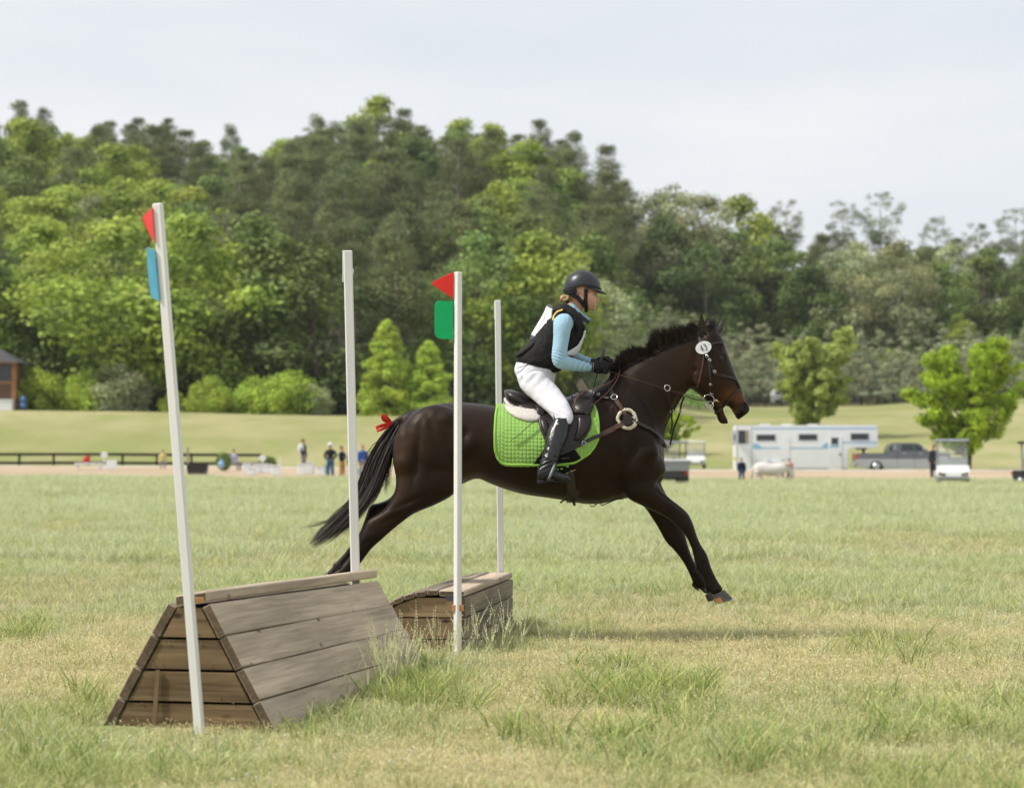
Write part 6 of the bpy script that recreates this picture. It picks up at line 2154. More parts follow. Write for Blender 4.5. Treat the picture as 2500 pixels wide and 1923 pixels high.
# --- saddle pad: quilted cloth over the back
def body_arc(X, n=60, zc=None):
    """outline of the body section at X from spine (0) round to under the belly, near side"""
    zc = P(1330, 1090, YH).z
    c0 = Vector((X, YH, zc))
    out_ = []
    for k in range(n):
        a = rad(172) * k / (n - 1)
        d = Vector((0, -math.sin(a), math.cos(a)))
        h = HB.ray_cast(c0 + d * 1.2, -d)
        out_.append(h[0] if h[0] is not None else c0 + d * .2)
    return out_
def pad_sheet():
    botx = [1208, 1211, 1216, 1224, 1236, 1270, 1319, 1360, 1396, 1420, 1437, 1450, 1457, 1460]
    boty = [1095, 1112, 1120, 1129, 1134, 1135, 1136, 1136, 1131, 1118, 1107, 1090, 1076, 1062]
    NU, NV = 252, 132
    V = np.zeros((2, NU + 1, NV + 1, 3))
    cell = .0225
    XG = np.linspace(P(1190, 1090, YH).x, P(1475, 1090, YH).x, 70)
    ARCS, SL_ = [], []
    for Xg in XG:
        A = np.array([tuple(q) for q in body_arc(Xg)])
        s_ = np.concatenate([[0], np.cumsum(np.linalg.norm(np.diff(A, axis=0), axis=1))])
        sg_ = np.linspace(0, s_[-1], 200)
        ARCS.append(np.stack([np.interp(sg_, s_, A[:, k]) for k in range(3)], -1)); SL_.append(s_[-1])
    ARCS, SL_ = np.array(ARCS), np.array(SL_)
    def at_(Xv, sv):
        k = np.clip((Xv - XG[0]) / (XG[1] - XG[0]), 0, len(XG) - 1.001)
        k0 = k.astype(int); f_ = k - k0
        def one(kk):
            j = np.clip(sv / SL_[kk] * 199, 0, 198.999); j0 = j.astype(int); g_ = (j - j0)[:, None]
            return ARCS[kk, j0] * (1 - g_) + ARCS[kk, j0 + 1] * g_
        R_ = one(k0) * (1 - f_)[:, None] + one(k0 + 1) * f_[:, None]
        R_[:, 0] = Xv
        return R_
    vfr = np.linspace(0, 1, NV + 1)
    for i in range(NU + 1):
        u = i / NU
        pxb = 1208 + (1460 - 1208) * u
        Xb = P(pxb, 1090, YH).x
        by = np.interp(pxb, botx, boty)
        zb = P(pxb, by, YH - .2).z
        kk = int(np.argmin(np.abs(XG - Xb)))
        zz = ARCS[kk][:, 2]
        below = np.where(zz < zb)[0]
        j = below[0] if len(below) else 199
        s_tot = SL_[kk] * j / 199
        sv = np.linspace(0, s_tot, NV + 1)
        shift = (((1 - vfr) ** 3.0) * (-120 * u ** 1.5) + ((1 - vfr) ** 2) * 5 * (1 - u)) * SC
        Q = at_(Xb + shift, sv)
        Tn = np.gradient(Q, axis=0)
        Nn = np.stack([np.zeros(NV + 1), Tn[:, 2], -Tn[:, 1]], -1)
        Nn /= np.linalg.norm(Nn, axis=1, keepdims=True) + 1e-9
        gx = np.abs(np.sin(math.pi * (Xb + shift) / cell)) ** .45
        gs = np.abs(np.sin(math.pi * (sv - s_tot) / cell)) ** .45
        puff = .0055 * gx * gs
        near_edge = ((s_tot - sv) < .012) | (min(u, 1 - u) * (1460 - 1208) * SC < .010)
        puff = np.where(near_edge, .006, puff)
        Q = Q + Nn * (.010 + puff)[:, None]
        V[0, i] = Q
        Q2 = Q.copy(); Q2[:, 1] = 2 * YH - Q2[:, 1]
        V[1, i] = Q2
    verts, faces, mi = [], [], []
    for sgi in range(2):
        b0 = sgi * (NU + 1) * (NV + 1)
        ii = np.arange((NU + 1) * (NV + 1)).reshape(NU + 1, NV + 1) + b0
        q = np.stack([ii[:-1, :-1], ii[1:, :-1], ii[1:, 1:], ii[:-1, 1:]], -1).reshape(-1, 4)
        if sgi: q = q[:, ::-1]
        faces.append(q)
    me = mesh_np("quilted_cloth", V.reshape(-1, 3), np.concatenate(faces), [M_lime_cloth], smooth=True)
    o = wpart(pad, "quilted_cloth", me)
    md = o.modifiers.new("thick", 'SOLIDIFY'); md.thickness = .006; md.offset = -1
    return me
M_lime_cloth = mat("lime_quilt", (.25, .44, .10), .85, var=.06, scale=14, bump=.2, bscale=300, spec=.2, sheen=.15)
M_lime_bind = mat("lime_binding", (.27, .50, .08), .8, var=.05, scale=20, spec=.2)
M_padblack = mat("black_cloth", (.006, .006, .006), .85, var=.1, scale=30, bump=.2, bscale=300, spec=.15)
pad = wthing("saddle_pad", "lime green quilted saddle pad with black panel under the saddle", "saddle pad")
padme = pad_sheet()
PB = BVHTree.FromPolygons([Vector(p) for p in get_v(padme)] + dgv, [tuple(p.vertices) for p in padme.polygons] + [tuple(i + len(padme.vertices) for i in p.vertices) for p in HM.polygons])
# binding along the hem
for sg in (-1, 1):
    pp2 = [(1214, 990), (1210, 1020), (1208.5, 1060), (1209.5, 1095), (1213, 1113), (1222, 1126), (1236, 1133), (1270, 1134), (1319, 1135), (1350, 1135), (1396, 1130), (1420, 1117), (1437, 1106), (1450, 1089), (1457, 1074), (1459.5, 1060), (1457, 1042), (1450, 1022)]
    A = crom(pp2, 5)
    pts = [on_side(a[0], a[1], .004, sg, PB)[0] for a in A]
    mb_ = MB(); mb_.tube(pts, .0075, 7)
    wpart(pad, "binding", mb_.mesh("binding", [M_lime_bind], True))

def patch(parent, name, rows, off, mats, sgn=-1, bulge=0.0, th=.004, nu=14, sub=4, bvh=None, smooth=True, flatten=None):
    """cloth or leather panel laid on the side: rows of (left px, right px, py)"""
    A = crom(rows, sub)
    Q = np.zeros((len(A), nu + 1, 3))
    for j, (xl, xr, y) in enumerate(A):
        for i in range(nu + 1):
            u = i / nu
            p_, n_ = on_side(xl + (xr - xl) * u, y, 0, sgn, bvh)
            Q[j, i] = tuple(p_)
    for it in range(10):     # leather bridges small hollows
        D = Q[:, :, 1].copy()
        E_ = np.pad(D, 1, mode='edge')
        D = (E_[:-2, 1:-1] + E_[2:, 1:-1] + E_[1:-1, :-2] + E_[1:-1, 2:]) / 4
        Q[:, :, 1] = .4 * Q[:, :, 1] + .6 * D
    gj, gi_ = np.gradient(Q, axis=0), np.gradient(Q, axis=1)
    NN = np.cross(gj, gi_)
    NN /= np.linalg.norm(NN, axis=2, keepdims=True) + 1e-9
    NN *= np.sign(NN[:, :, 1:2] * sgn + 1e-9)
    V = []
    for j in range(len(A)):
        v_ = j / (len(A) - 1)
        for i in range(nu + 1):
            u = i / nu
            e = math.sqrt(max(0, 4 * u * (1 - u))) * math.sqrt(max(0, 4 * v_ * (1 - v_)))
            V.append(Vector(Q[j, i]) + Vector(NN[j, i]) * (off + bulge * e))
    F = []
    for j in range(len(A) - 1):
        for i in range(nu):
            a = j * (nu + 1) + i
            F.append((a, a + 1, a + nu + 2, a + nu + 1))
    me = bpy.data.meshes.new(name)
    me.from_pydata([tuple(q) for q in V], [], F)
    for m in mats: me.materials.append(m)
    if smooth: me.polygons.foreach_set("use_smooth", np.ones(len(me.polygons), dtype=bool))
    o = wpart(parent, name, me)
    # thicken towards the outside
    md = o.modifiers.new("thick", 'SOLIDIFY')
    md.thickness = th
    md.offset = 0
    return o, me

for sg in (-1, 1):
    patch(pad, "black_panel", [(1345, 1390, 1078), (1330, 1392, 1092), (1325, 1404, 1100), (1318, 1411, 1110), (1309, 1416, 1119), (1305, 1402, 1126), (1302, 1396, 1133), (1322, 1388, 1146), (1345, 1380, 1152)], .021, [M_padblack], sg, 0, .003)
    for (x_, y_) in ((1359, 1142.5), (1369, 1141.5), (1383, 1136.5)):
        p_, n_ = on_side(x_, y_, .024, sg)
        mb_ = MB(); mb_.ell(p_, (.009, .004, .005))
        wpart(pad, "stitched_tab", mb_.mesh("stitched_tab", [M_lime_bind], True))
# small pale lettering on the black panel (too small to read in the photograph: kept as stitched letter strokes)
mb_ = MB()
for k in range(9):
    x_ = 1368 + k * 2.2
    for (dx0, dy0, dx1, dy1) in (((0, -1.6, 0, 1.6), (0, -1.6, 1.3, -1.6)), ((0, 1.6, .7, -1.6), (.7, -1.6, 1.4, 1.6)), ((0, -1.6, 0, 1.6), (0, 0, 1.2, 0)))[k % 3]:
        p0_, n_ = on_side(x_ + dx0, 1118.3 + dy0 - k * .15, .0235, -1)
        p1_, n_ = on_side(x_ + dx1, 1118.3 + dy1 - k * .15, .0235, -1)
        mb_.tube([p0_, p1_], .0007, 4)
M_greythread = mat("grey_thread", (.22, .21, .20), .8)
wpart(pad, "stitched_lettering", mb_.mesh("stitched_lettering", [M_greythread]))

# --- girth
gi = wthing("girth", "dark leather girth with buckles and straps under the horse belly", "girth")
for sg in (-1, 1):
    patch(gi, "girth_band", [(1376, 1398, 1146), (1378, 1402, 1165), (1381, 1405, 1185), (1386, 1410, 1205), (1390, 1412, 1220)], .008, [M_leather], sg, 0, .006, nu=4)
    for (x0_, y0_, x1_, y1_) in ((1374, 1156, 1386, 1150), (1390, 1148, 1403, 1144.5)):
        pts, nr_ = side_path([(x0_, y0_), (x1_, y1_)], .012, sg)
        wpart(gi, "buckle", strap_mesh("buckle", pts, nr_, .004, .004, [M_steel]))
c_ = [HB.find_nearest(P(1397, y_, YH + z_))[0] + Vector((0, 0, -.002)) for y_, z_ in ((1215, -.25), (1224, -.2), (1232, -.1), (1236, 0), (1232, .1), (1224, .2), (1215, .25))]
wpart(gi, "girth_band", strap_mesh("girth_band", c_, [Vector((0, k_, -1)).normalized() for k_ in (-1, -.6, -.25, 0, .25, .6, 1)], .085, .004, [M_leather]))
cord(gi, "strap_end", [P(1386, 1219, YH - .15), P(1376, 1221, YH - .14), P(1368, 1227, YH - .14)], [.009] * 17, M_leather, flat=.6)
cord(gi, "strap_end", [P(1399, 1222, YH - .12), P(1402, 1230, YH - .11), P(1403, 1234, YH - .11)], [.011] * 17, M_leather, flat=.6)
cord(gi, "strap_loop", [P(1440, 1233, YH), P(1448, 1236, YH), P(1456, 1230, YH), P(1464, 1226, YH - .02), P(1470, 1233, YH - .02), P(1482, 1228, YH - .02), P(1505, 1219, YH - .03), P(1522, 1217, YH - .04)], .0035, M_leather)
cord(gi, "strap_loop", [P(1463, 1229, YH), P(1468, 1222, YH - .02), P(1490, 1221, YH - .02), P(1512, 1215, YH - .03)], .003, M_leather)

# --- saddle
sd = wthing("saddle", "dark brown jumping saddle with white sheepskin half pad", "saddle")
mb_ = MB()   # seat with raised cantle and pommel
side_loft(mb_, [(1229, 958, 1233, 968, .05), (1233, 951, 1242, 986, .12), (1246, 951, 1258, 996, .155), (1264, 956, 1276, 1003, .16), (1288, 966, 1296, 1008, .145), (1316, 978, 1320, 1010, .125), (1350, 984, 1352, 1010, .115),
                (1385, 978, 1388, 1008, .11), (1412, 963, 1416, 1000, .10), (1430, 952, 1436, 988, .085), (1440, 958, 1446, 982, .05)], 0, n=26, sup=2.4)
M_saddle = mat("saddle_leather", (.015, .010, .009), .34, var=.25, scale=20, bump=.12, bscale=160, spec=.4)
me = remesh(mb_, "seat", .008, 5)
me.materials.append(M_saddle)
wpart(sd, "seat", me)
# seam and welts under the cantle
for sg in (-1, 1):
    cord(sd, "piping", [P(1236, 972, YH + sg * .12), P(1246, 982, YH + sg * .16), P(1268, 990, YH + sg * .168), P(1292, 992, YH + sg * .155), P(1318, 990, YH + sg * .135)], .004, M_saddle)
    cord(sd, "panel", [P(1236, 982, YH + sg * .10), P(1248, 992, YH + sg * .14), P(1270, 1000, YH + sg * .165), P(1300, 1004, YH + sg * .165), P(1330, 1006, YH + sg * .15)], [.016] * 33, M_saddle, n=10)
# half pad
mb_ = MB()
side_loft(mb_, [(1229, 972, 1232, 990, .07), (1232, 968, 1240, 1008, .145), (1246, 980, 1256, 1018, .185), (1264, 990, 1276, 1026, .205), (1290, 998, 1300, 1030, .21), (1320, 998, 1324, 1027, .20), (1360, 992, 1362, 1015, .18),
                (1400, 975, 1402, 1000, .16), (1428, 954, 1432, 990, .14), (1446, 948, 1452, 985, .11), (1452, 955, 1456, 978, .06)], 0, n=28, sup=2.3)
me = remesh(mb_, "half_pad", .009, 4)
me.materials.append(M_fleece2)
wpart(sd, "half_pad", me)
SB = BVHTree.FromPolygons([Vector(p) for p in get_v(me)] + dgv + [Vector(p) for p in get_v(padme)],
     [tuple(p.vertices) for p in me.polygons] + [tuple(i + len(me.vertices) for i in p.vertices) for p in HM.polygons] +
     [tuple(i + len(me.vertices) + len(HM.vertices) for i in p.vertices) for p in padme.polygons])
FB = BVHTree.FromPolygons([Vector(p) for p in get_v(me)] + dgv, [tuple(p.vertices) for p in me.polygons] + [tuple(i + len(me.vertices) for i in p.vertices) for p in HM.polygons])
# sheepskin rising at the pommel
mb_ = MB()
side_loft(mb_, [(1405, 940, 1418, 968, .03), (1412, 926, 1428, 966, .035), (1420, 924, 1436, 962, .04), (1426, 932, 1440, 960, .03)], -.03, n=14)
me = remesh(mb_, "pommel_fleece", .006, 4); me.materials.append(mat("tan_sheepskin", (.40, .33, .26), .95, var=.1, scale=60, bump=.7, bscale=130, spec=.1))
wpart(sd, "pommel_fleece", me)
for sg in (-1, 1):
    patch(sd, "half_pad_edge", [(1229, 1300, 976), (1230, 1312, 990), (1236, 1322, 1004), (1248, 1322, 1016), (1266, 1318, 1026), (1288, 1308, 1031)], .012, [M_fleece2], sg, .020, .006, nu=18, bvh=PB)
    patch(sd, "rear_panel", [(1234, 1300, 968), (1236, 1316, 982), (1246, 1322, 994), (1262, 1322, 1003), (1286, 1318, 1009)], .026, [M_saddle], sg, .022, .006, nu=18, bvh=PB)
    patch(sd, "pommel_panel", [(1384, 1440, 958), (1376, 1448, 972), (1372, 1450, 988), (1380, 1446, 1004), (1392, 1440, 1014)], .022, [M_saddle], sg, .010, .006, nu=14, bvh=PB)
    patch(sd, "flap", [(1300, 1418, 1000), (1306, 1436, 1012), (1312, 1442, 1028), (1316, 1440, 1046), (1322, 1432, 1062), (1330, 1418, 1080), (1341, 1398, 1096), (1352, 1380, 1106)], .024, [M_saddle], sg, .004, .007, nu=18, bvh=FB)
    patch(sd, "knee_roll", [(1402, 1420, 974), (1398, 1436, 986), (1398, 1439, 998), (1401, 1434, 1008), (1410, 1424, 1014)], .032, [M_saddle], sg, .014, .006, nu=12, bvh=FB)
    patch(sd, "thigh_block", [(1411, 1434, 1022), (1410, 1438, 1034), (1408, 1433, 1050), (1402, 1424, 1064), (1398, 1412, 1076)], .031, [M_saddle], sg, .012, .005, nu=10, bvh=FB)
    patch(sd, "calf_block", [(1319, 1330, 1028), (1319, 1336, 1040), (1323, 1339, 1054), (1330, 1340, 1066)], .031, [M_saddle], sg, .014, .005, nu=8, bvh=FB)
    patch(sd, "skirt", [(1302, 1338, 996), (1306, 1336, 1004), (1310, 1330, 1012), (1312, 1324, 1020)], .036, [M_saddle], sg, .006, .005, nu=8, bvh=FB)
    # stirrup leather and iron
    yq = YH + sg * .405
    cord(sd, "stirrup_leather", [P(1354, 1010, YH + sg * .30), P(1362, 1060, YH + sg * .385), P(1364, 1100, YH + sg * .42), P(1358, 1126, yq)], .010, M_leather, flat=.35)
    mbs = MB()
    for dy in (-.058, .058):
        mbs.tube([P(1357, 1125, yq), P(1352, 1140, yq + dy * .8), P(1344, 1160, yq + dy), P(1339, 1170, yq + dy)], [.007, .0085, .0095, .008], 8)
    wpart(sd, "stirrup_iron", mbs.mesh("stirrup_iron", [M_grip], True))
    mbs = MB()
    a_, b_ = P(1333, 1171, yq), P(1352, 1172, yq)
    mbs.box((a_.x, yq - .06, a_.z - .008), (b_.x, yq + .06, a_.z + .006))
    wpart(sd, "stirrup_tread", mbs.mesh("stirrup_tread", [M_leather]))
# spare strap end waving behind the leg
cord(sd, "strap_end", [P(1308, 1027, YH - .30), P(1290, 1040, YH - .32), P(1268, 1060, YH - .33), P(1248, 1074, YH - .33)], [.005] * 25, M_leather, flat=.4)

# --- red ribbon on the tail
rb = wthing("tail_ribbon", "red ribbon bow tied at the top of the horse tail", "ribbon")
M_red = mat("red_ribbon", (.62, .022, .015), .5, var=.1, scale=30, spec=.3, sheen=.2, transl=.2)
def ribbon(name, pts, w):
    A = crom([tuple(p) for p in pts], 5)
    P_ = [Vector(a) for a in A]
    nr_ = [Vector((.3 * math.sin(i * .5), -1, .3 * math.cos(i * .4))).normalized() for i in range(len(P_))]
    wpart(rb, name, strap_mesh(name, P_, nr_, w, .0015, [M_red]))
ribbon("loop", [P(955, 1033, YH - .04), P(946, 1022, YH - .06), P(935, 1014, YH - .06), (P(937, 1024, YH - .05)), P(948, 1030, YH - .04), P(955, 1034, YH - .03)], .024)
ribbon("tail_end", [P(955, 1036, YH - .04), P(940, 1037, YH - .06), P(926, 1041, YH - .06), P(918, 1045, YH - .05)], .022)
ribbon("tail_end", [P(952, 1038, YH - .04), P(942, 1043, YH - .06), P(930, 1049, YH - .07), P(920, 1052, YH - .06)], .016)
mb_ = MB(); mb_.ell(P(952, 1033, YH - .035), (.018, .02, .016)); wpart(rb, "knot", mb_.mesh("knot", [M_red], True))
# ------------------------------------------------------------------ the rider
rider = wthing("person", "rider in light blue shirt, black vest, white breeches and black helmet on the horse", "person")
M_skin = mat("skin", (.52, .27, .19), .5, var=.10, scale=14, bump=.1, bscale=200, spec=.35, col2=(.60, .33, .24))
M_shirt = mat("blue_shirt", (.30, .48, .60), .75, var=.06, scale=8, bump=.25, bscale=28, spec=.2, sheen=.1)
M_vest = mat("black_vest", (.011, .010, .010), .75, var=.25, scale=18, bump=.5, bscale=45, spec=.22, sheen=.02)
M_breech = mat("white_breeches", (.70, .69, .74), .75, var=.03, scale=6, bump=.3, bscale=22, spec=.2, sheen=.1)
M_boot = mat("black_boot", (.010, .010, .011), .30, var=.25, scale=10, bump=.25, bscale=40, spec=.5)
M_glove = mat("black_glove", (.008, .008, .009), .65, var=.3, scale=40, bump=.3, bscale=150, spec=.3)
M_helm = mat("matte_helmet", (.022, .026, .032), .36, var=.06, scale=30, spec=.42)
M_blonde = mat("blonde_hair", (.42, .29, .16), .55, var=.35, scale=60, bump=.8, bscale=150, stretch=(1, 1, .3), spec=.3)
M_navy = mat("navy_cloth", (.018, .032, .06), .7, var=.15, scale=30)
M_bib = mat("white_bib", (.66, .68, .70), .6, var=.03, scale=10, spec=.25)
M_charcoal = mat("charcoal_band", (.05, .05, .05), .7, var=.2, scale=30)
M_yellow = mat("yellow_trim", (.75, .48, .10), .7, var=.08, scale=30)

def infl(st, d, dy=None):
    """grow a profile loft by d metres"""
    out_ = []
    for r in st:
        r = tuple(r) + ((0,) if len(r) == 5 else ())
        a = Vector((r[0], r[1])); b_ = Vector((r[2], r[3]))
        u = (a - b_); l_ = u.length or 1; u = u / l_ * (d / SC)
        out_.append((a.x + u.x, a.y + u.y, b_.x - u.x, b_.y - u.y, r[4] + (d if dy is None else dy), r[5]))
    return out_

TORSO = [(1268, 930, 1338, 958, .135), (1258, 905, 1350, 938, .165), (1266, 880, 1354, 915, .155), (1284, 858, 1362, 893, .135), (1304, 832, 1384, 870, .14), (1325, 800, 1405, 840, .155),
         (1344, 773, 1418, 810, .165), (1360, 755, 1420, 786, .150), (1376, 746, 1416, 772, .085), (1390, 738, 1420, 764, .052)]
NECK = [(1384, 745, 1416, 772, .055), (1394, 735, 1420, 762, .050), (1400, 722, 1426, 748, .050)]
THIGH = [(1330, 905, 1262, 918, .085, .10), (1342, 925, 1270, 944, .088, .115), (1358, 942, 1290, 966, .084, .15), (1373, 961, 1312, 985, .078, .19), (1386, 981, 1332, 1002, .070, .235),
         (1397, 1003, 1348, 1017, .062, .27), (1399, 1022, 1354, 1030, .058, .29), (1392, 1036, 1352, 1042, .056, .30)]
CALF = [(1390, 1020, 1352, 1022, .055, .295), (1388, 1048, 1340, 1046, .058, .32), (1383, 1070, 1333, 1072, .058, .345), (1373, 1092, 1330, 1096, .054, .365), (1365, 1112, 1326, 1112, .048, .385),
        (1358, 1132, 1320, 1128, .040, .400), (1358, 1147, 1314, 1146, .038, .405)]
FOOT = [(1311, 1150, 1312, 1173, .030, .405), (1318, 1140, 1318, 1174, .037, .405), (1335, 1138, 1332, 1174, .040, .405), (1354, 1147, 1352, 1174, .042, .407), (1372, 1155, 1372, 1175, .046, .410), (1386, 1158, 1387, 1175, .044, .412), (1394, 1165, 1394, 1175, .030, .413)]
def arm_pts(sg):
    if sg < 0:
        return [(1374, 784, .055, .165), (1373, 800, .052, .198), (1370, 828, .046, .215), (1366, 858, .043, .225), (1367, 880, .043, .225), (1385, 887, .038, .205), (1408, 892, .033, .16), (1430, 896, .027, .105), (1440, 896, .024, .085)]
    return [(1380, 784, .055, .165), (1381, 800, .052, .198), (1381, 828, .046, .215), (1379, 852, .043, .225), (1382, 868, .042, .22), (1400, 874, .037, .20), (1420, 880, .031, .15), (1440, 885, .026, .10), (1450, 887, .024, .085)]
def arm(mb, sg, d=0.0, upto=9):
    A = [a for a in arm_pts(sg)[:upto]]
    A = crom([(x, y, r, yy) for x, y, r, yy in A], 4)
    mb.tube([P(a[0], a[1], YH + sg * a[3]) for a in A], [a[2] + d for a in A], 14)

def hand_body(mb, sg, r0=.0, fist=True):
    """fist round the rein: palm, four curled fingers of unequal length and the thumb on top"""
    wx, wy = (1440, 896) if sg < 0 else (1450, 887)
    Yc = YH + sg * .085
    w = P(wx, wy, Yc)
    fwd = Vector((1, 0, -.08)).normalized()
    up = Vector((0, 0, 1))
    inn = Vector((0, -sg, 0))
    k = w + fwd * .085
    # palm
    mb.tube([w - fwd * .01, w + fwd * .03, w + fwd * .06 , k], [.024 + r0, .030 + r0, .034 + r0, .028 + r0], 12, flat=.9)
    mb.ell(w + fwd * .052 + inn * .0, (.038 + r0, .024 + r0, .036 + r0))
    for i, (dz, ln) in enumerate(((.026, 1.0), (.009, 1.08), (-.008, 1.0), (-.024, .82))):
        a = w + fwd * .078 + up * dz - inn * .006
        b1 = a + fwd * .030 * ln + inn * .004
        b2 = b1 + inn * .026 * ln + fwd * .004
        b3 = b2 - fwd * .024 * ln + inn * .004
        b4 = b3 - fwd * .010 - inn * .010
        mb.tube([a - fwd * .02, a, b1, b2, b3, b4], [.009 + r0, .0105 + r0, .0105 + r0, .0098 + r0, .009 + r0, .0075 + r0], 8)
    t0 = w + fwd * .028 + up * .026 + inn * .012
    t1 = t0 + fwd * .032 + up * .012 + inn * .006
    t2 = t1 + fwd * .028 + up * .001 + inn * .002
    mb.tube([t0 - up * .01, t0, t1, t2, t2 + fwd * .012 - up * .004], [.014 + r0, .0135 + r0, .0115 + r0, .0105 + r0, .008 + r0], 8)

# body: one continuous figure (most of it is under clothes)
bb = MB()
side_loft(bb, TORSO, 0, n=20)
side_loft(bb, NECK, 0, n=16)
for sg in (-1, 1):
    for st in (THIGH, CALF, FOOT):
        side_loft(bb, [(a, b_, c_, d_, h, sg * y) for a, b_, c_, d_, h, y in infl(st, -.006)], 0, n=14)
    arm(bb, sg, -.004)
    hand_body(bb, sg, -.002)
# head: skull, face with brow, nose, lips and chin
HC = P(1420, 712, YH)
side_loft(bb, [(1382, 700, 1388, 722, .04), (1390, 684, 1396, 735, .068), (1404, 675, 1408, 741, .078), (1420, 672, 1420, 746, .080), (1434, 676, 1434, 756, .074), (1446, 686, 1444, 757, .062), (1453, 700, 1449.5, 756, .050), (1456.5, 712, 1452, 753, .036), (1457, 718, 1454, 748, .024)], 0, n=24, sup=2.2)
def face_pt(px, py, y=0): return P(px, py, YH + y)
bb.tube([face_pt(1455, 717), face_pt(1458, 725), face_pt(1460.6, 732.5), face_pt(1459, 735.5), face_pt(1454.5, 736)], [.006, .0085, .0105, .0095, .006], 8)
for sg in (-1, 1):
    bb.ell(face_pt(1458, 735, sg * .010), (.007, .006, .006))
    bb.ell(face_pt(1446, 738, sg * .036), (.020, .018, .022))
    bb.ell(face_pt(1452, 714.5, sg * .022), (.010, .018, .006))
bb.tube([face_pt(1450, 743.0, -.020), face_pt(1454.2, 742.4, -.008), face_pt(1455, 742.6, 0), face_pt(1454.2, 742.4, .008), face_pt(1450, 743.0, .020)], [.003, .0052, .0056, .0052, .003], 7)
bb.tube([face_pt(1449.5, 746.2, -.018), face_pt(1453, 746.6, -.008), face_pt(1453.8, 746.8, 0), face_pt(1453, 746.6, .008), face_pt(1449.5, 746.2, .018)], [.003, .0052, .006, .0052, .003], 7)
bb.ell(face_pt(1449.5, 753), (.012, .016, .012))
RM = remesh(bb, "body", .0048, 3, .5)
RM.materials.append(M_skin)
wpart(rider, "body", RM)
RB = BVHTree.FromPolygons([Vector(p) for p in get_v(RM)], [tuple(p.vertices) for p in RM.polygons])
# eyes, brows, lips, ear
for sg in (-1, 1):
    p_, n_ = on_side(1452, 718.5, -.003, sg, RB)
    mb_ = MB(); mb_.ell(p_ , (.0085, .006, .0055)); wpart(rider, "eye", mb_.mesh("eye", [M_eyew], True)) if False else None
M_eyew = mat("eye_white", (.55, .50, .47), .25)
M_iris = mat("iris", (.05, .045, .04), .15)
M_brow = mat("brow", (.20, .12, .06), .7)
M_lip = mat("lip", (.46, .17, .14), .45)
for sg in (-1, 1):
    p_, n_ = on_side(1452.5, 719, -.002, sg, RB)
    mb_ = MB(); mb_.ell(p_, (.0062, .005, .0032)); wpart(rider, "eye", mb_.mesh("eye", [M_eyew], True))
    p2, n_ = on_side(1453.8, 719, .0012, sg, RB)
    mb_ = MB(); mb_.ell(p2, (.0032, .003, .0032)); wpart(rider, "iris", mb_.mesh("iris", [M_iris], True))
    mb_ = MB(); mb_.tube([on_side(x_, y_, .0015, sg, RB)[0] for x_, y_ in ((1448, 717.6), (1451, 716.6), (1454.5, 717.2))], [.001, .0016, .001], 5); wpart(rider, "eyelash", mb_.mesh("eyelash", [M_iris], True))
    mb_ = MB(); mb_.tube([on_side(x_, y_, .001, sg, RB)[0] for x_, y_ in ((1445.5, 712.5), (1450, 710.8), (1455, 712))], [.001, .002, .0014], 5); wpart(rider, "eyebrow", mb_.mesh("eyebrow", [M_brow], True))
mb_ = MB()
mb_.tube([on_side(x_, y_, .0015, -1, RB)[0] for x_, y_ in ((1449.5, 744.6), (1452, 744.2), (1454, 743.6))] + [face_pt(1455.6, 744, 0)] + [on_side(x_, y_, .0015, 1, RB)[0] for x_, y_ in ((1454, 743.6), (1452, 744.2), (1449.5, 744.6))], [.0018, .003, .004, .004, .004, .003, .0018], 6)
wpart(rider, "lips", mb_.mesh("lips", [M_lip], True))
for sg in (-1, 1):
    p_, n_ = on_side(1421, 722, .002, sg, RB)
    mb_ = MB()
    pts = []
    for k in range(13):
        a = rad(60 + 280 * k / 12)
        pts.append(p_ + Vector((math.cos(a) * .012 - .001, sg * .007, math.sin(a) * .020)))
    mb_.tube(pts, [.003] + [.0045] * 11 + [.005], 6)
    mb_.ell(p_ + Vector((0, sg * .003, 0)), (.011, .004, .018))
    wpart(rider, "ear", mb_.mesh("ear", [M_skin], True))
    mb_ = MB(); mb_.ell(p_ + Vector((0, sg * .010, -.0215)), (.0035, .0035, .0035)); wpart(rider, "earring", mb_.mesh("earring", [M_steel], True))

# shirt
mb_ = MB()
side_loft(mb_, infl(TORSO[3:8], .003), 0, n=22)
for sg in (-1, 1):
    arm(mb_, sg, .004, 9)
    mb_.ell(P(1377, 789, YH + sg * .155), (.062, .06, .062))
me = remesh(mb_, "shirt", .006, 5)
# creases at the elbow and along the forearm
v = get_v(me); n_ = get_n(me)
pxv = 1250 + v[:, 0] / v[:, 1] * FPX; pyv = 1130 - (v[:, 2] - CAM_H) / v[:, 1] * FPX
cre = np.sin((pyv - .35 * pxv) * .75 + 3 * fbm(pxv * .04, pyv * .04, 61, 2)) * np.exp(-(((pyv - 868) / 16) ** 2 + ((pxv - 1366) / 26) ** 2)) * .0035
cre += np.sin((pxv * .55 + pyv * .3) * .9) * np.exp(-(((pyv - 892) / 18) ** 2 + ((pxv - 1418) / 24) ** 2)) * .005
cre += (fbm(pxv * .09, pyv * .05, 71, 3) - .5) * .006
set_v(me, v + n_ * cre[:, None])
me.materials.append(M_shirt)
wpart(rider, "shirt", me)
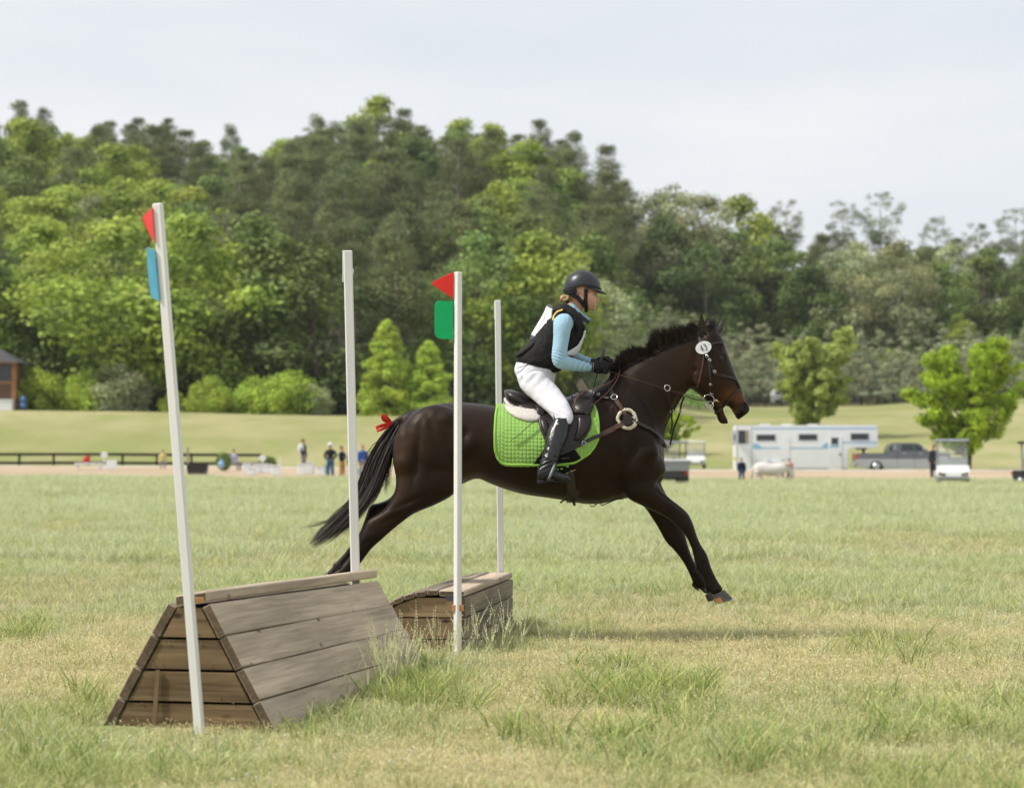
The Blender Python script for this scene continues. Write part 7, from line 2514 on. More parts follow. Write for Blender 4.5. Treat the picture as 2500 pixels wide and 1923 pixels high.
# collar
for sg in (-1, 1):
    pts, nr_ = [], []
    for (x_, y_, yy) in ((1394, 742, .052), (1402, 750, .062), (1412, 760, .062), (1421, 769, .052), (1430, 776, .036), (1438, 782, .022)):
        pts.append(P(x_, y_, YH + sg * yy)); nr_.append(Vector((0, sg, .15)).normalized())
    wpart(rider, "collar", strap_mesh("collar", pts, nr_, .026, .003, [M_shirt]))
    pts2 = [p + Vector((0, sg * .003, -.014)) for p in pts[2:]]
    wpart(rider, "collar_lining", strap_mesh("collar_lining", pts2, nr_[2:], .024, .004, [M_navy]))

# breeches
mb_ = MB()
side_loft(mb_, infl(TORSO[:4], .006), 0, n=22)
for sg in (-1, 1):
    side_loft(mb_, [(a, b_, c_, d_, h, sg * y) for a, b_, c_, d_, h, y in infl(THIGH, .002)], 0, n=18)
me = remesh(mb_, "breeches", .007, 5)
v = get_v(me); n_ = get_n(me)
pxv = 1250 + v[:, 0] / v[:, 1] * FPX; pyv = 1130 - (v[:, 2] - CAM_H) / v[:, 1] * FPX
cre = np.sin((pxv * .75 + pyv * .65) * .32 + 4 * fbm(pxv * .03, pyv * .03, 81, 2)) * np.exp(-(((pyv - 925) / 22) ** 2 + ((pxv - 1300) / 40) ** 2)) * .0025
cre += np.sin(pyv * .5 - pxv * .25) * np.exp(-(((pyv - 1006) / 14) ** 2 + ((pxv - 1358) / 22) ** 2)) * .0025
cre += (fbm(pxv * .06, pyv * .06, 91, 3) - .5) * .005
set_v(me, v + n_ * cre[:, None])
me.materials.append(M_breech)
wpart(rider, "breeches", me)

# boots
for sg in (-1, 1):
    mb_ = MB()
    side_loft(mb_, [(a, b_, c_, d_, h, sg * y) for a, b_, c_, d_, h, y in infl(CALF, .005)], 0, n=20)
    side_loft(mb_, [(a, b_, c_, d_, h, sg * y) for a, b_, c_, d_, h, y in infl(FOOT, .004)], 0, n=20)
    mb_.tube([P(1372, 1016, YH + sg * .30), P(1366, 1030, YH + sg * .305), P(1380, 1040, YH + sg * .31)], [.03, .045, .045], 12)
    me = remesh(mb_, "boot", .0055, 4)
    v = get_v(me); n_ = get_n(me)
    pxv = 1250 + v[:, 0] / v[:, 1] * FPX; pyv = 1130 - (v[:, 2] - CAM_H) / v[:, 1] * FPX
    fold = np.sin((pyv + .28 * (pxv - 1340)) * .62 + 1.6 * np.sin(pxv * .09)) * np.exp(-(((pyv - 1132) / 15) ** 2)) * .003
    fold += np.sin((pyv - .5 * (pxv - 1340)) * .35) * np.exp(-(((pyv - 1105) / 16) ** 2)) * .0025
    fold += (fbm(pxv * .08, pyv * .05, 95, 3) - .5) * .004
    set_v(me, v + n_ * fold[:, None])
    me.materials.append(M_boot)
    wpart(rider, "boot", me)
    mb_ = MB()
    yq = YH + sg * .405
    a_, b_ = P(1311, 1172, yq), P(1327, 1179, yq)
    mb_.box((a_.x, yq - .033, b_.z), (b_.x, yq + .033, a_.z + .003), ch=.002)
    wpart(rider, "boot_heel", mb_.mesh("boot_heel", [M_boot]))
    mb_ = MB()
    pl = [P(x_, y_, yq - .042) for x_, y_ in ((1326, 1173), (1352, 1172.5), (1380, 1173), (1395, 1172), (1396, 1176), (1380, 1178.5), (1352, 1177), (1326, 1178))]
    mb_.prism(pl, (0, .084, 0))
    wpart(rider, "boot_sole", mb_.mesh("boot_sole", [M_glove]))
    mb_ = MB(); q_, _ = on_side(1359, 1037, .004, sg, BVHTree.FromPolygons([Vector(p) for p in get_v(me)], [tuple(p.vertices) for p in me.polygons])); mb_.ell(q_, (.009, .005, .009))
    wpart(rider, "boot_stud", mb_.mesh("boot_stud", [M_steel], True))
    # spur strap
    cord(rider, "spur_strap", [P(1312, 1160, yq + sg * .02), P(1326, 1152, yq + sg * .046), P(1342, 1146, yq + sg * .048), P(1356, 1144, yq + sg * .03)], .0045, M_leather, flat=.5)

# vest
VEST = [(1260, 884, 1352, 908, .165), (1262, 866, 1372, 902, .172), (1288, 838, 1393, 880, .165), (1314, 806, 1412, 848, .172), (1336, 774, 1424, 812, .178), (1352, 756, 1424, 788, .172), (1370, 745, 1420, 772, .120), (1381, 741, 1413, 763, .082)]
mb_ = MB()
side_loft(mb_, VEST, 0, n=30, sup=2.5)
side_loft(mb_, [(1316, 872, 1372, 890, .165), (1322, 900, 1376, 893, .15), (1334, 917, 1370, 905, .11)], 0, n=22)
me = remesh(mb_, "vest", .0065, 4)
v = get_v(me); n_ = get_n(me)
pxv = 1250 + v[:, 0] / v[:, 1] * FPX; pyv = 1130 - (v[:, 2] - CAM_H) / v[:, 1] * FPX
cut = np.exp(-(((pxv - 1374) / 17) ** 2 + ((pyv - 806) / 30) ** 2)) * .03       # armhole hollow
seam = np.exp(-((np.sin((pxv * .8 - pyv * .45) * .075) / .12) ** 2)) * .004
set_v(me, v - n_ * (cut * (np.abs(n_[:, 1]) ** .7) + seam - (fbm(pxv * .07, pyv * .07, 99, 3) - .5) * .008)[:, None])
me.materials.append(M_vest)
wpart(rider, "vest", me)
VB = BVHTree.FromPolygons([Vector(p) for p in get_v(me)], [tuple(p.vertices) for p in me.polygons])
# flap of the vest standing off behind the waist
mb_ = MB()
side_loft(mb_, [(1257, 868, 1262, 874, .12), (1270, 856, 1278, 872, .14), (1290, 838, 1304, 858, .14), (1304, 826, 1312, 846, .12)], 0, n=18)
me2 = remesh(mb_, "vest_flap", .007, 3); me2.materials.append(M_vest)
wpart(rider, "vest_flap", me2)
# shoulder yoke and yellow trim at the armhole
for sg in (-1, 1):
    pts, nr_ = side_path([(1352, 784), (1355, 773), (1363, 764), (1374, 760)], .012, sg, 5, VB)
    wpart(rider, "yellow_trim", strap_mesh("yellow_trim", pts, nr_, .010, .005, [M_yellow]))
    pts, nr_ = side_path([(1366, 752), (1384, 757), (1402, 770), (1410, 790), (1412, 808)], .006, sg, 5, VB)
    wpart(rider, "shoulder_strap", strap_mesh("shoulder_strap", pts, nr_, .055, .012, [M_vest]))
    pts, nr_ = side_path([(1349, 800), (1350, 830), (1352, 860), (1356, 884)], .004, sg, 5, VB)
    wpart(rider, "side_lacing", strap_mesh("side_lacing", pts, nr_, .02, .006, [M_vest]))
# number bib: back panel wraps over the spine, front panel narrow
def back_panel(name, rows, m, off):
    V, F = [], []
    A = crom(rows, 3)
    nu = 16
    for (xo, xi, yo_, yi_) in A:
        for i in range(nu + 1):
            u = i / nu * 2 - 1            # -1 near edge ... +1 far edge
            s_ = abs(u)
            x_ = xo + (xi - xo) * s_ ** 1.6
            y_ = yo_ + (yi_ - yo_) * s_ ** 1.6
            V.append(P(x_, y_, YH + math.copysign(.128 * s_ ** .8, u)))
    for j in range(len(A) - 1):
        for i in range(nu):
            a = j * (nu + 1) + i
            F.append((a, a + 1, a + nu + 2, a + nu + 1))
    me_ = bpy.data.meshes.new(name); me_.from_pydata([tuple(q) for q in V], [], F); me_.materials.append(m)
    me_.polygons.foreach_set("use_smooth", np.ones(len(me_.polygons), dtype=bool))
    o = wpart(rider, name, me_)
    md = o.modifiers.new("t", 'SOLIDIFY'); md.thickness = .005; md.offset = 0
    return o
back_panel("number_bib", [(1335, 1348, 747, 752), (1329, 1347, 762, 772), (1318, 1342, 782, 796), (1306, 1334, 802, 817), (1297, 1327, 818, 831)], M_bib, 0)
back_panel("bib_hem", [(1297.5, 1325, 819, 830), (1293, 1320, 828, 841)], M_charcoal, 0)
back_panel("bib_hem", [(1339, 1352, 742, 748), (1334, 1347, 749, 753)], M_charcoal, 0)
for pts in ([(1328, 772), (1330, 778), (1325, 786), (1320, 790)], [(1321, 792), (1318, 798), (1314, 806), (1312, 810)]):
    pp3 = [P(x_, y_ , YH - .10) for x_, y_ in pts]
    mb_ = MB(); mb_.tube([p + Vector((0, -.012, .004)) for p in pp3], .0016, 5); wpart(rider, "bib_figure", mb_.mesh("bib_figure", [M_charcoal]))
def front_panel(name, rows, m, off, th=.005):
    """rows: (py, half width near, half width far) laid over the chest seen from ahead"""
    V, F = [], []
    nu = 14
    A = crom(rows, 3)
    for (py_, wn, wf) in A:
        z = P(1400, py_, YH).z
        for i in range(nu + 1):
            y = -wn + (wn + wf) * i / nu
            h_ = VB.ray_cast(Vector((P(1400, py_, YH).x + .8, YH + y, z)), Vector((-1, 0, 0)))
            q = h_[0] if h_[0] is not None else VB.find_nearest(Vector((P(1420, py_, YH).x, YH + y, z)))[0]
            V.append(q + Vector((off, math.copysign(off * .6, y), 0)))
    for j in range(len(A) - 1):
        for i in range(nu):
            a_ = j * (nu + 1) + i
            F.append((a_, a_ + 1, a_ + nu + 2, a_ + nu + 1))
    me_ = bpy.data.meshes.new(name); me_.from_pydata([tuple(q) for q in V], [], F); me_.materials.append(m)
    me_.polygons.foreach_set("use_smooth", np.ones(len(me_.polygons), dtype=bool))
    o = wpart(rider, name, me_); md = o.modifiers.new("t", 'SOLIDIFY'); md.thickness = th; md.offset = 0
front_panel("number_bib", [(808, .085, .085), (825, .085, .085), (842, .10, .10), (856, .135, .12), (870, .15, .12)], M_bib, .012)
front_panel("bib_hem", [(793, .08, .08), (800, .085, .085), (807, .088, .088)], M_charcoal, .013)
# drawstrings
for pts in ([(1306, 876), (1292, 886), (1280, 893), (1262, 898)], [(1306, 877), (1286, 892), (1272, 905), (1263, 911)]):
    cord(rider, "drawstring", [P(x_, y_, YH - .175) for x_, y_ in pts], .0022, M_glove)

# gloves
for sg in (-1, 1):
    mb_ = MB()
    hand_body(mb_, sg, .0015)
    wx, wy = (1440, 896) if sg < 0 else (1450, 887)
    w = P(wx, wy, YH + sg * .085)
    mb_.tube([w - Vector((.022, 0, -.002)), w, w + Vector((.02, 0, 0))], [.031, .030, .031], 14)
    me = remesh(mb_, "glove", .0035, 2); me.materials.append(M_glove)
    wpart(rider, "glove", me)
    mb_ = MB()
    c0 = w + Vector((-.010, sg * .030, .004))
    for k in range(4):
        a = math.pi / 2 * k
        mb_.ell(c0 + Vector((math.cos(a) * .0035, 0, math.sin(a) * .0035)), (.0028, .002, .0028), nu=8, nv=6)
    wpart(rider, "glove_emblem", mb_.mesh("glove_emblem", [M_bib], True))
    mb_ = MB()
    for dx in (.010, .020):
        mb_.tube([w + Vector((dx, sg * .030 * math.cos(a), .030 * math.sin(a))) for a in np.linspace(-1.2, 1.2, 8)], .0012, 4)
    wpart(rider, "glove_seam", mb_.mesh("glove_seam", [M_bib], True))

# hair bun
mb_ = MB()
for (x_, y_, r_) in ((1375, 728, .022), (1383, 724, .020), (1379, 733, .018), (1386, 731, .017), (1372, 733, .014)):
    mb_.ell(P(x_, y_, YH + hr.uniform(-.01, .01)), (r_, r_ * 1.3, r_))
side_loft(mb_, [(1384, 718, 1386, 734, .05), (1394, 716, 1396, 733, .068), (1406, 716, 1407, 728, .078), (1417, 708, 1417, 722, .083)], 0, n=16)
me = remesh(mb_, "hair", .004, 2); me.materials.append(M_blonde); wpart(rider, "hair", me)
mb_ = MB(); mb_.tube([P(1385, 737, YH - .03), P(1384, 736, YH), P(1385, 737, YH + .03)], .010, 8); wpart(rider, "hair_tie", mb_.mesh("hair_tie", [M_glove], True))
strands = []
for sg in (-1, 1):
    for k in range(90):
        x0_ = 1427 + hr.uniform(0, 10)
        a = P(x0_, 704 + hr.uniform(-2, 2), YH + sg * .079)
        e = P(x0_ + hr.uniform(0, 10), 712 + hr.uniform(-2, 4), YH + sg * .076)
        strands.append(([a, a.lerp(e, .5) + Vector((0, sg * .004, 0)), e], .0012))
hmesh = hair_mesh("hair_strand", strands, M_blonde)
o = wpart(rider, "loose_hair", hmesh); o["kind"] = "stuff"

# helmet: domed shell, rim, peak, centre band, harness
def dome(rx, ry, z_lo_f, name, m, thick, zc=702, xc=1421, top=659.5, half=46.5, yhalf=.098):
    V, F = [], []
    nu, nv = 40, 14
    c0 = P(xc, zc, YH)
    H = (zc - top) * SC
    for j in range(nv + 1):
        ph = (math.pi / 2) * j / nv
        for i in range(nu):
            a = 2 * math.pi * i / nu
            r_ = math.cos(ph) ** .82 if ph < math.pi / 2 else 0
            x_ = math.cos(a) * half * SC * r_
            y_ = math.sin(a) * yhalf * r_
            z_ = H * math.sin(ph)
            if math.cos(a) < 0: z_ -= (-math.cos(a)) * .022 * (1 - j / nv)   # lower at the nape
            else: z_ -= (math.cos(a)) * .012 * (1 - j / nv)
            z_ += abs(math.sin(a)) ** 2 * .006 * (1 - j / nv)
            V.append(c0 + Vector((x_, y_, z_)))
    for j in range(nv):
        for i in range(nu):
            i2 = (i + 1) % nu
            F.append((j * nu + i, j * nu + i2, (j + 1) * nu + i2, (j + 1) * nu + i))
    mbx = MB(); mbx.add(V, F)
    me_ = mbx.mesh(name, [m], True)
    return me_, V, nu, nv
me, VV, nu_, nv_ = dome(1, 1, 0, "helmet_shell", M_helm, .006)
hel = wthing("riding_helmet", "", None) if False else None
o = wpart(rider, "helmet_shell", me); md = o.modifiers.new("t", 'SOLIDIFY'); md.thickness = .012; md.offset = -1
mb_ = MB(); mb_.tube(VV[:nu_] + [VV[0]], .0045, 6, cap=False); wpart(rider, "helmet_rim", mb_.mesh("helmet_rim", [M_glove], True))
# centre band ridge along the crown, both edges of the band
for yy in (-.022, .022):
    mb_ = MB()
    c0 = P(1421, 702, YH)
    pts = []
    for k in range(25):
        a = math.pi * k / 24
        sn = max(0.0, math.sin(a)) ** 1.0
        x_ = math.cos(a)
        r_ = abs(x_) ** .9
        pts.append(c0 + Vector((math.copysign(r_, x_) * (46.5 * SC - .001), yy * (1 if sn > .05 else .6), (702 - 659.5) * SC * (math.sin(a)) ** .92 * .998 + (-.016 if a < .1 or a > 3.04 else 0))))
    pts = pts[1:-1]
    q3 = []
    hb3 = BVHTree.FromPolygons([Vector(p) for p in get_v(me)], [tuple(p.vertices) for p in me.polygons])
    for p_ in pts:
        h_ = hb3.find_nearest(p_)
        q3.append(h_[0])
    mb_.tube(q3, .0016, 5); wpart(rider, "helmet_seam", mb_.mesh("helmet_seam", [M_glove], True))
for (x_, y_) in ((1393, 691), (1413, 676.5), (1441, 691.5), (1377, 700)):
    h_ = hb3.ray_cast(Vector((P(x_, y_, YH).x, YH - 1, P(x_, y_, YH).z)), Vector((0, 1, 0)))
    if h_[0] is not None:
        mb_ = MB(); mb_.cyl(h_[0] - h_[1] * .001, h_[0] + h_[1] * .001, .003, n=10); wpart(rider, "vent_hole", mb_.mesh("vent_hole", [M_iris]))
# peak
V, F = [], []
npk = 18
for j, rr_ in enumerate((0, .35, .7, 1.0)):
    for i in range(npk + 1):
        a = rad(-78 + 156 * i / npk)
        c0 = P(1421, 706.5, YH)
        base_ = Vector((math.cos(a) * 45.5 * SC, math.sin(a) * .096, -.012 * math.cos(a) + .008 * math.sin(a) ** 2))
        ext = max(0, math.cos(a)) ** .8 * 14.5 * SC * 1.0
        V.append(c0 + base_ + Vector((ext * rr_, 0, -.019 * rr_ * max(0, math.cos(a)))) + Vector((0, 0, .006 * (1 - rr_))))
for j in range(3):
    for i in range(npk):
        a = j * (npk + 1) + i
        F.append((a, a + 1, a + npk + 2, a + npk + 1))
me4 = bpy.data.meshes.new("helmet_peak"); me4.from_pydata([tuple(q) for q in V], [], F); me4.materials.append(M_helm)
me4.polygons.foreach_set("use_smooth", np.ones(len(me4.polygons), dtype=bool))
o = wpart(rider, "helmet_peak", me4); md = o.modifiers.new("t", 'SOLIDIFY'); md.thickness = .006; md.offset = 0
# harness
for sg in (-1, 1):
    ys_ = YH + sg * .086
    pts = [P(1431, 706, ys_), P(1430.5, 722, YH + sg * .084), P(1430, 735, YH + sg * .080), P(1431, 748, YH + sg * .066), P(1431, 757, YH + sg * .045), P(1431, 761, YH)]
    wpart(rider, "chin_strap", strap_mesh("chin_strap", [Vector(a) for a in crom([tuple(p) for p in pts], 4)], [Vector((0, sg, -.2)).normalized()] * 17 + [Vector((0, 0, -1))] * 4, .022, .004, [M_glove]))
    pts = [P(1380, 713, YH + sg * .075), P(1396, 719, YH + sg * .084), P(1410, 726, YH + sg * .085), P(1420, 737, YH + sg * .083), P(1428, 748, YH + sg * .070)]
    wpart(rider, "harness_strap", strap_mesh("harness_strap", [Vector(a) for a in crom([tuple(p) for p in pts], 4)], [Vector((0, sg, 0))] * 17, .026, .004, [M_glove]))
    pts = [P(1378, 712, YH + sg * .06), P(1392, 712, YH + sg * .086), P(1408, 708, YH + sg * .090)]
    wpart(rider, "helmet_lining", strap_mesh("helmet_lining", [Vector(a) for a in crom([tuple(p) for p in pts], 4)], [Vector((0, sg, 0))] * 9, .034, .004, [M_glove]))

# whip held in the near hand
wh = wthing("riding_whip", "thin black riding whip with a flat flap held upright in the rider's glove", "whip")
cord(wh, "shaft", [P(1474, 856, YH - .115), P(1462, 896, YH - .118), P(1451, 940, YH - .19), P(1438, 988, YH - .335)], .0036, M_glove)
mb_ = MB(); mb_.tube([P(1475.5, 851, YH - .115), P(1474.5, 854, YH - .115), P(1472, 864, YH - .115), P(1465, 885, YH - .116)], [.011, .010, .009, .008], 10); wpart(wh, "grip", mb_.mesh("grip", [mat("grey_grip", (.06, .065, .075), .5)], True))
mb_ = MB(); mb_.prism([P(x_, y_, YH - .345) for x_, y_ in ((1437, 986), (1441, 992), (1438, 1008), (1432, 1013), (1427, 1009), (1430, 996))], (0, -.006, 0)); wpart(wh, "flap", mb_.mesh("flap", [M_blacklea]))
# wrist loop and rein end near the hand
cord(wh, "wrist_loop", [P(1470, 868, YH - .115), P(1490, 880, YH - .06), P(1505, 890, YH - .02), P(1509, 905, YH - .02)], .0025, M_brownlea)
# ------------------------------------------------------------------ grass: tufts scattered over the field
def blade_mat(name, c, c2, transl=.35, rnd=0):
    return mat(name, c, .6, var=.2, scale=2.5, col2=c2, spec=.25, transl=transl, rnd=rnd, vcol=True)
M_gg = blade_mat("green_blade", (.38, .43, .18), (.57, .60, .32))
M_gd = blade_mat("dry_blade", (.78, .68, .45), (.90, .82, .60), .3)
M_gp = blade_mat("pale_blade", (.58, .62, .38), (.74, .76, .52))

def tuft(nb, r, h0, h1, w, lean, seed, seedhead=False, cols=((1, 1, 1),), specks=0, flat=False):
    r_ = np.random.default_rng(seed)
    V, F, C = [], [], []
    def add_blade(x, y, h, w_, ln, dr, col, tipw=.12, segs=3, curl=1.7):
        b0 = len(V)
        px_ = np.array([-math.sin(dr), math.cos(dr), 0]) * w_ / 2
        a2 = r_.uniform(0, 3.14)
        px_ = np.array([math.cos(a2), math.sin(a2), 0]) * w_ / 2
        for k in range(segs + 1):
            t = k / segs
            c_ = np.array([x + math.cos(dr) * ln * h * t ** curl, y + math.sin(dr) * ln * h * t ** curl, h * t * (1 - .25 * ln * t) - .008 * (k == 0)])
            ww = 1 - (1 - tipw) * t ** 1.5
            V.append(c_ - px_ * ww); V.append(c_ + px_ * ww)
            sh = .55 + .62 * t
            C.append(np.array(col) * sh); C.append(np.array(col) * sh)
        for k in range(segs):
            F.append((b0 + 2 * k, b0 + 2 * k + 1, b0 + 2 * k + 3, b0 + 2 * k + 2))
    for i in range(nb):
        a, d = r_.uniform(0, 6.283), r * math.sqrt(r_.uniform())
        h = r_.uniform(h0, h1)
        dr = a + r_.normal() * .9
        col = np.array(cols[r_.integers(len(cols))]) * r_.uniform(.8, 1.2)
        ln = abs(r_.normal(lean, lean * .5))
        add_blade(math.cos(a) * d, math.sin(a) * d, h, w * r_.uniform(.7, 1.2), ln, dr, col)
        if seedhead:
            # spike of little grains along the upper stem
            t0 = .62
            for k in range(9):
                t = t0 + (1 - t0) * k / 9
                cx_ = math.cos(a) * d + math.cos(dr) * ln * h * t ** 1.7
                cy_ = math.sin(a) * d + math.sin(dr) * ln * h * t ** 1.7
                cz_ = h * t * (1 - .25 * ln * t)
                s = .0042 * (1.2 - .6 * (t - t0) / (1 - t0))
                an = r_.uniform(0, 6.283)
                b0 = len(V)
                V.append(np.array([cx_, cy_, cz_])); V.append(np.array([cx_ + math.cos(an) * s, cy_ + math.sin(an) * s, cz_ + s * 1.6]))
                V.append(np.array([cx_, cy_, cz_ + s * 3.6])); V.append(np.array([cx_ - math.cos(an) * s, cy_ - math.sin(an) * s, cz_ + s * 1.8]))
                F.append((b0, b0 + 1, b0 + 2, b0 + 3))
                for _ in range(4): C.append(np.array([1.05, 1.0, .9]))
    for i in range(specks):
        a, d = r_.uniform(0, 6.283), r * 1.15 * math.sqrt(r_.uniform())
        z = r_.uniform(.004, h1 * .95)
        s = r_.uniform(.0016, .0034)
        c_ = np.array([math.cos(a) * d, math.sin(a) * d, z])
        u = r_.normal(size=3); u /= np.linalg.norm(u); v_ = np.cross(u, r_.normal(size=3)); v_ /= np.linalg.norm(v_)
        b0 = len(V)
        for q in (u, v_, -u, -v_): V.append(c_ + q * s)
        F.append((b0, b0 + 1, b0 + 2, b0 + 3))
        cc_ = np.array([(1.05, 1.0, .9), (.98, .85, .68), (1.1, 1.08, .98), (.85, .74, .55)][r_.integers(4)])
        for _ in range(4): C.append(cc_)
    return np.array(V), np.array(F), np.array(C)

def scatter(name, label, templates, m, pts, scl, rot, idx):
    """ONE object: template tufts instanced on points by geometry nodes"""
    n = len(pts)
    me = bpy.data.meshes.new(name)
    me.vertices.add(n)
    me.vertices.foreach_set("co", np.asarray(pts, dtype=np.float32).ravel())
    for nm, arr, ty in (("scl", scl, 'FLOAT'), ("rotz", rot, 'FLOAT'), ("tid", idx, 'INT')):
        at_ = me.attributes.new(nm, ty, 'POINT')
        at_.data.foreach_set("value", np.asarray(arr, dtype=np.float32 if ty == 'FLOAT' else np.int32))
    me.update()
    o = link(bpy.data.objects.new(name, me))
    tag(o, label, "grass", kind="stuff")
    ng = bpy.data.node_groups.new(name + "_nodes", 'GeometryNodeTree')
    ng.interface.new_socket("Geometry", in_out='INPUT', socket_type='NodeSocketGeometry')
    ng.interface.new_socket("Geometry", in_out='OUTPUT', socket_type='NodeSocketGeometry')
    N, L = ng.nodes, ng.links
    gi_ = N.new("NodeGroupInput"); go = N.new("NodeGroupOutput")
    iop = N.new("GeometryNodeInstanceOnPoints")
    mp_ = N.new("GeometryNodeMeshToPoints")
    L.new(gi_.outputs[0], mp_.inputs["Mesh"])
    L.new(mp_.outputs["Points"], iop.inputs["Points"])
    g2 = N.new("GeometryNodeGeometryToInstance")
    for k, (V, F, C) in enumerate(templates):
        tm = mesh_np("%s_%d" % (name, k), V, F, [m], colors=C)
        to = bpy.data.objects.new("%s_%d" % (name, k), tm)
        oi = N.new("GeometryNodeObjectInfo"); oi.inputs["Object"].default_value = to
        L.new(oi.outputs["Geometry"], g2.inputs[0])
    L.new(g2.outputs[0], iop.inputs["Instance"])
    iop.inputs["Pick Instance"].default_value = True
    def named(nm, ty):
        q = N.new("GeometryNodeInputNamedAttribute"); q.data_type = ty; q.inputs["Name"].default_value = nm
        return q.outputs["Attribute"]
    L.new(named("tid", 'INT'), iop.inputs["Instance Index"])
    cx = N.new("ShaderNodeCombineXYZ"); L.new(named("rotz", 'FLOAT'), cx.inputs["Z"])
    L.new(cx.outputs[0], iop.inputs["Rotation"])
    sx = N.new("ShaderNodeCombineXYZ")
    sc_ = named("scl", 'FLOAT')
    for k in range(3): L.new(sc_, sx.inputs[k])
    L.new(sx.outputs[0], iop.inputs["Scale"])
    L.new(iop.outputs[0], go.inputs[0])
    md = o.modifiers.new("scatter", 'NODES'); md.node_group = ng
    return o

gr = np.random.default_rng(21)
def inside_jump(X, Y, tall=True):
    a = (X - JA0.x) * jax.x + (Y - JA0.y) * jax.y; l_ = (X - JA0.x) * jrt.x + (Y - JA0.y) * jrt.y
    m1 = (a > -.02) & (a < JLN + .02) & (np.abs(l_) < .33)
    a = (X - JB0.x) * jbx.x + (Y - JB0.y) * jbx.y; l_ = (X - JB0.x) * jbl.x + (Y - JB0.y) * jbl.y
    m2 = (a > 0) & (a < JLB) & (l_ > -.02) & (l_ < .56)
    m3 = (Y < 10.75) & (Y > 9.3) & (np.abs(1250 + X / Y * FPX - 480) < 260) & (np.random.default_rng(3).uniform(size=len(X)) < .86)
    return m1 | m2 | (m3 & tall)
def zone(y0, y1, dens, margin=.6):
    A_ = .235 * (y1 ** 2 - y0 ** 2) + 2 * margin * (y1 - y0)
    n = int(A_ * dens)
    Y = np.sqrt(gr.uniform(y0 ** 2, y1 ** 2, n))
    X = gr.uniform(-1, 1, n) * (.225 * Y + margin)
    return X, Y
def place(zones, keep, tall=True):
    P_, S_, = [], []
    for (y0, y1, dens, s) in zones:
        X, Y = zone(y0, y1, dens)
        g = green(X, Y)
        k = keep(X, Y, g) > gr.uniform(size=len(X))
        k &= ~inside_jump(X, Y, tall)
        X, Y = X[k], Y[k]
        P_.append(np.stack([X, Y, gz(X, Y)], -1)); S_.append(s * gr.uniform(.7, 1.3, len(X)))
    return np.concatenate(P_), np.concatenate(S_)

# dry, matted, seedy sward
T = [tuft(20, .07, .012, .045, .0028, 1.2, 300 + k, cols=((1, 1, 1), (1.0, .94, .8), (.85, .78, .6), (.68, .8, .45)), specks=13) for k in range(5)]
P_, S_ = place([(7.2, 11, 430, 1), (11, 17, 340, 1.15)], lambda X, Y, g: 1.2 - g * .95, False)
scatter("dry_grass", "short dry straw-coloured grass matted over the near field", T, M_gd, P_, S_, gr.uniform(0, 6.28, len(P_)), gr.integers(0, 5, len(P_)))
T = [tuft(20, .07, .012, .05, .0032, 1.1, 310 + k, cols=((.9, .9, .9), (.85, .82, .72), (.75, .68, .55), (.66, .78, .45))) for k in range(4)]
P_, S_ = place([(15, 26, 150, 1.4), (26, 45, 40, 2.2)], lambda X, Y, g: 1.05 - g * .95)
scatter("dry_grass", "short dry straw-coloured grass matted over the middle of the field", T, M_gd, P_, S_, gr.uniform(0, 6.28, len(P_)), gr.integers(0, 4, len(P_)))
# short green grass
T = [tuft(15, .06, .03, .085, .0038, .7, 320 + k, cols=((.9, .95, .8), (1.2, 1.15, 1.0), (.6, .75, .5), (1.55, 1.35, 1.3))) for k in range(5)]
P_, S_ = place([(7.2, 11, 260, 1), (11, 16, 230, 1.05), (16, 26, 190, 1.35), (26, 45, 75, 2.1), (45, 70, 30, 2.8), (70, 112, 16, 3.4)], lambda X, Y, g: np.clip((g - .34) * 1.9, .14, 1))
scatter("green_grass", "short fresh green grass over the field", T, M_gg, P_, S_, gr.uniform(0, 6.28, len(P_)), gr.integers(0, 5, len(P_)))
# pale bluish-green grass further out
T = [tuft(13, .07, .03, .10, .004, .6, 340 + k, cols=((1, 1, 1), (1.1, 1.1, 1.05), (.85, .95, .85))) for k in range(4)]
P_, S_ = place([(9, 16, 40, 1), (16, 26, 120, 1.3), (26, 45, 70, 2.1), (45, 70, 28, 2.9), (70, 112, 16, 3.6)], lambda X, Y, g: np.clip((g - .2) * 1.2, .05, 1))
scatter("pale_grass", "pale green grass bleaching in the middle of the field", T, M_gp, P_, S_, gr.uniform(0, 6.28, len(P_)), gr.integers(0, 4, len(P_)))
# long tufts
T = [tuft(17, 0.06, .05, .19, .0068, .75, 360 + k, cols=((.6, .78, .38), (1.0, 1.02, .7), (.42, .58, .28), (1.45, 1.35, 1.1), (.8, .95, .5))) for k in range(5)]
P_, S_ = place([(7.2, 11, 26, .9), (11, 16, 26, .9), (16, 26, 14, 1.0), (26, 45, 5, 1.3)], lambda X, Y, g: np.clip((g - .68) * 2.4, 0.02, .8))
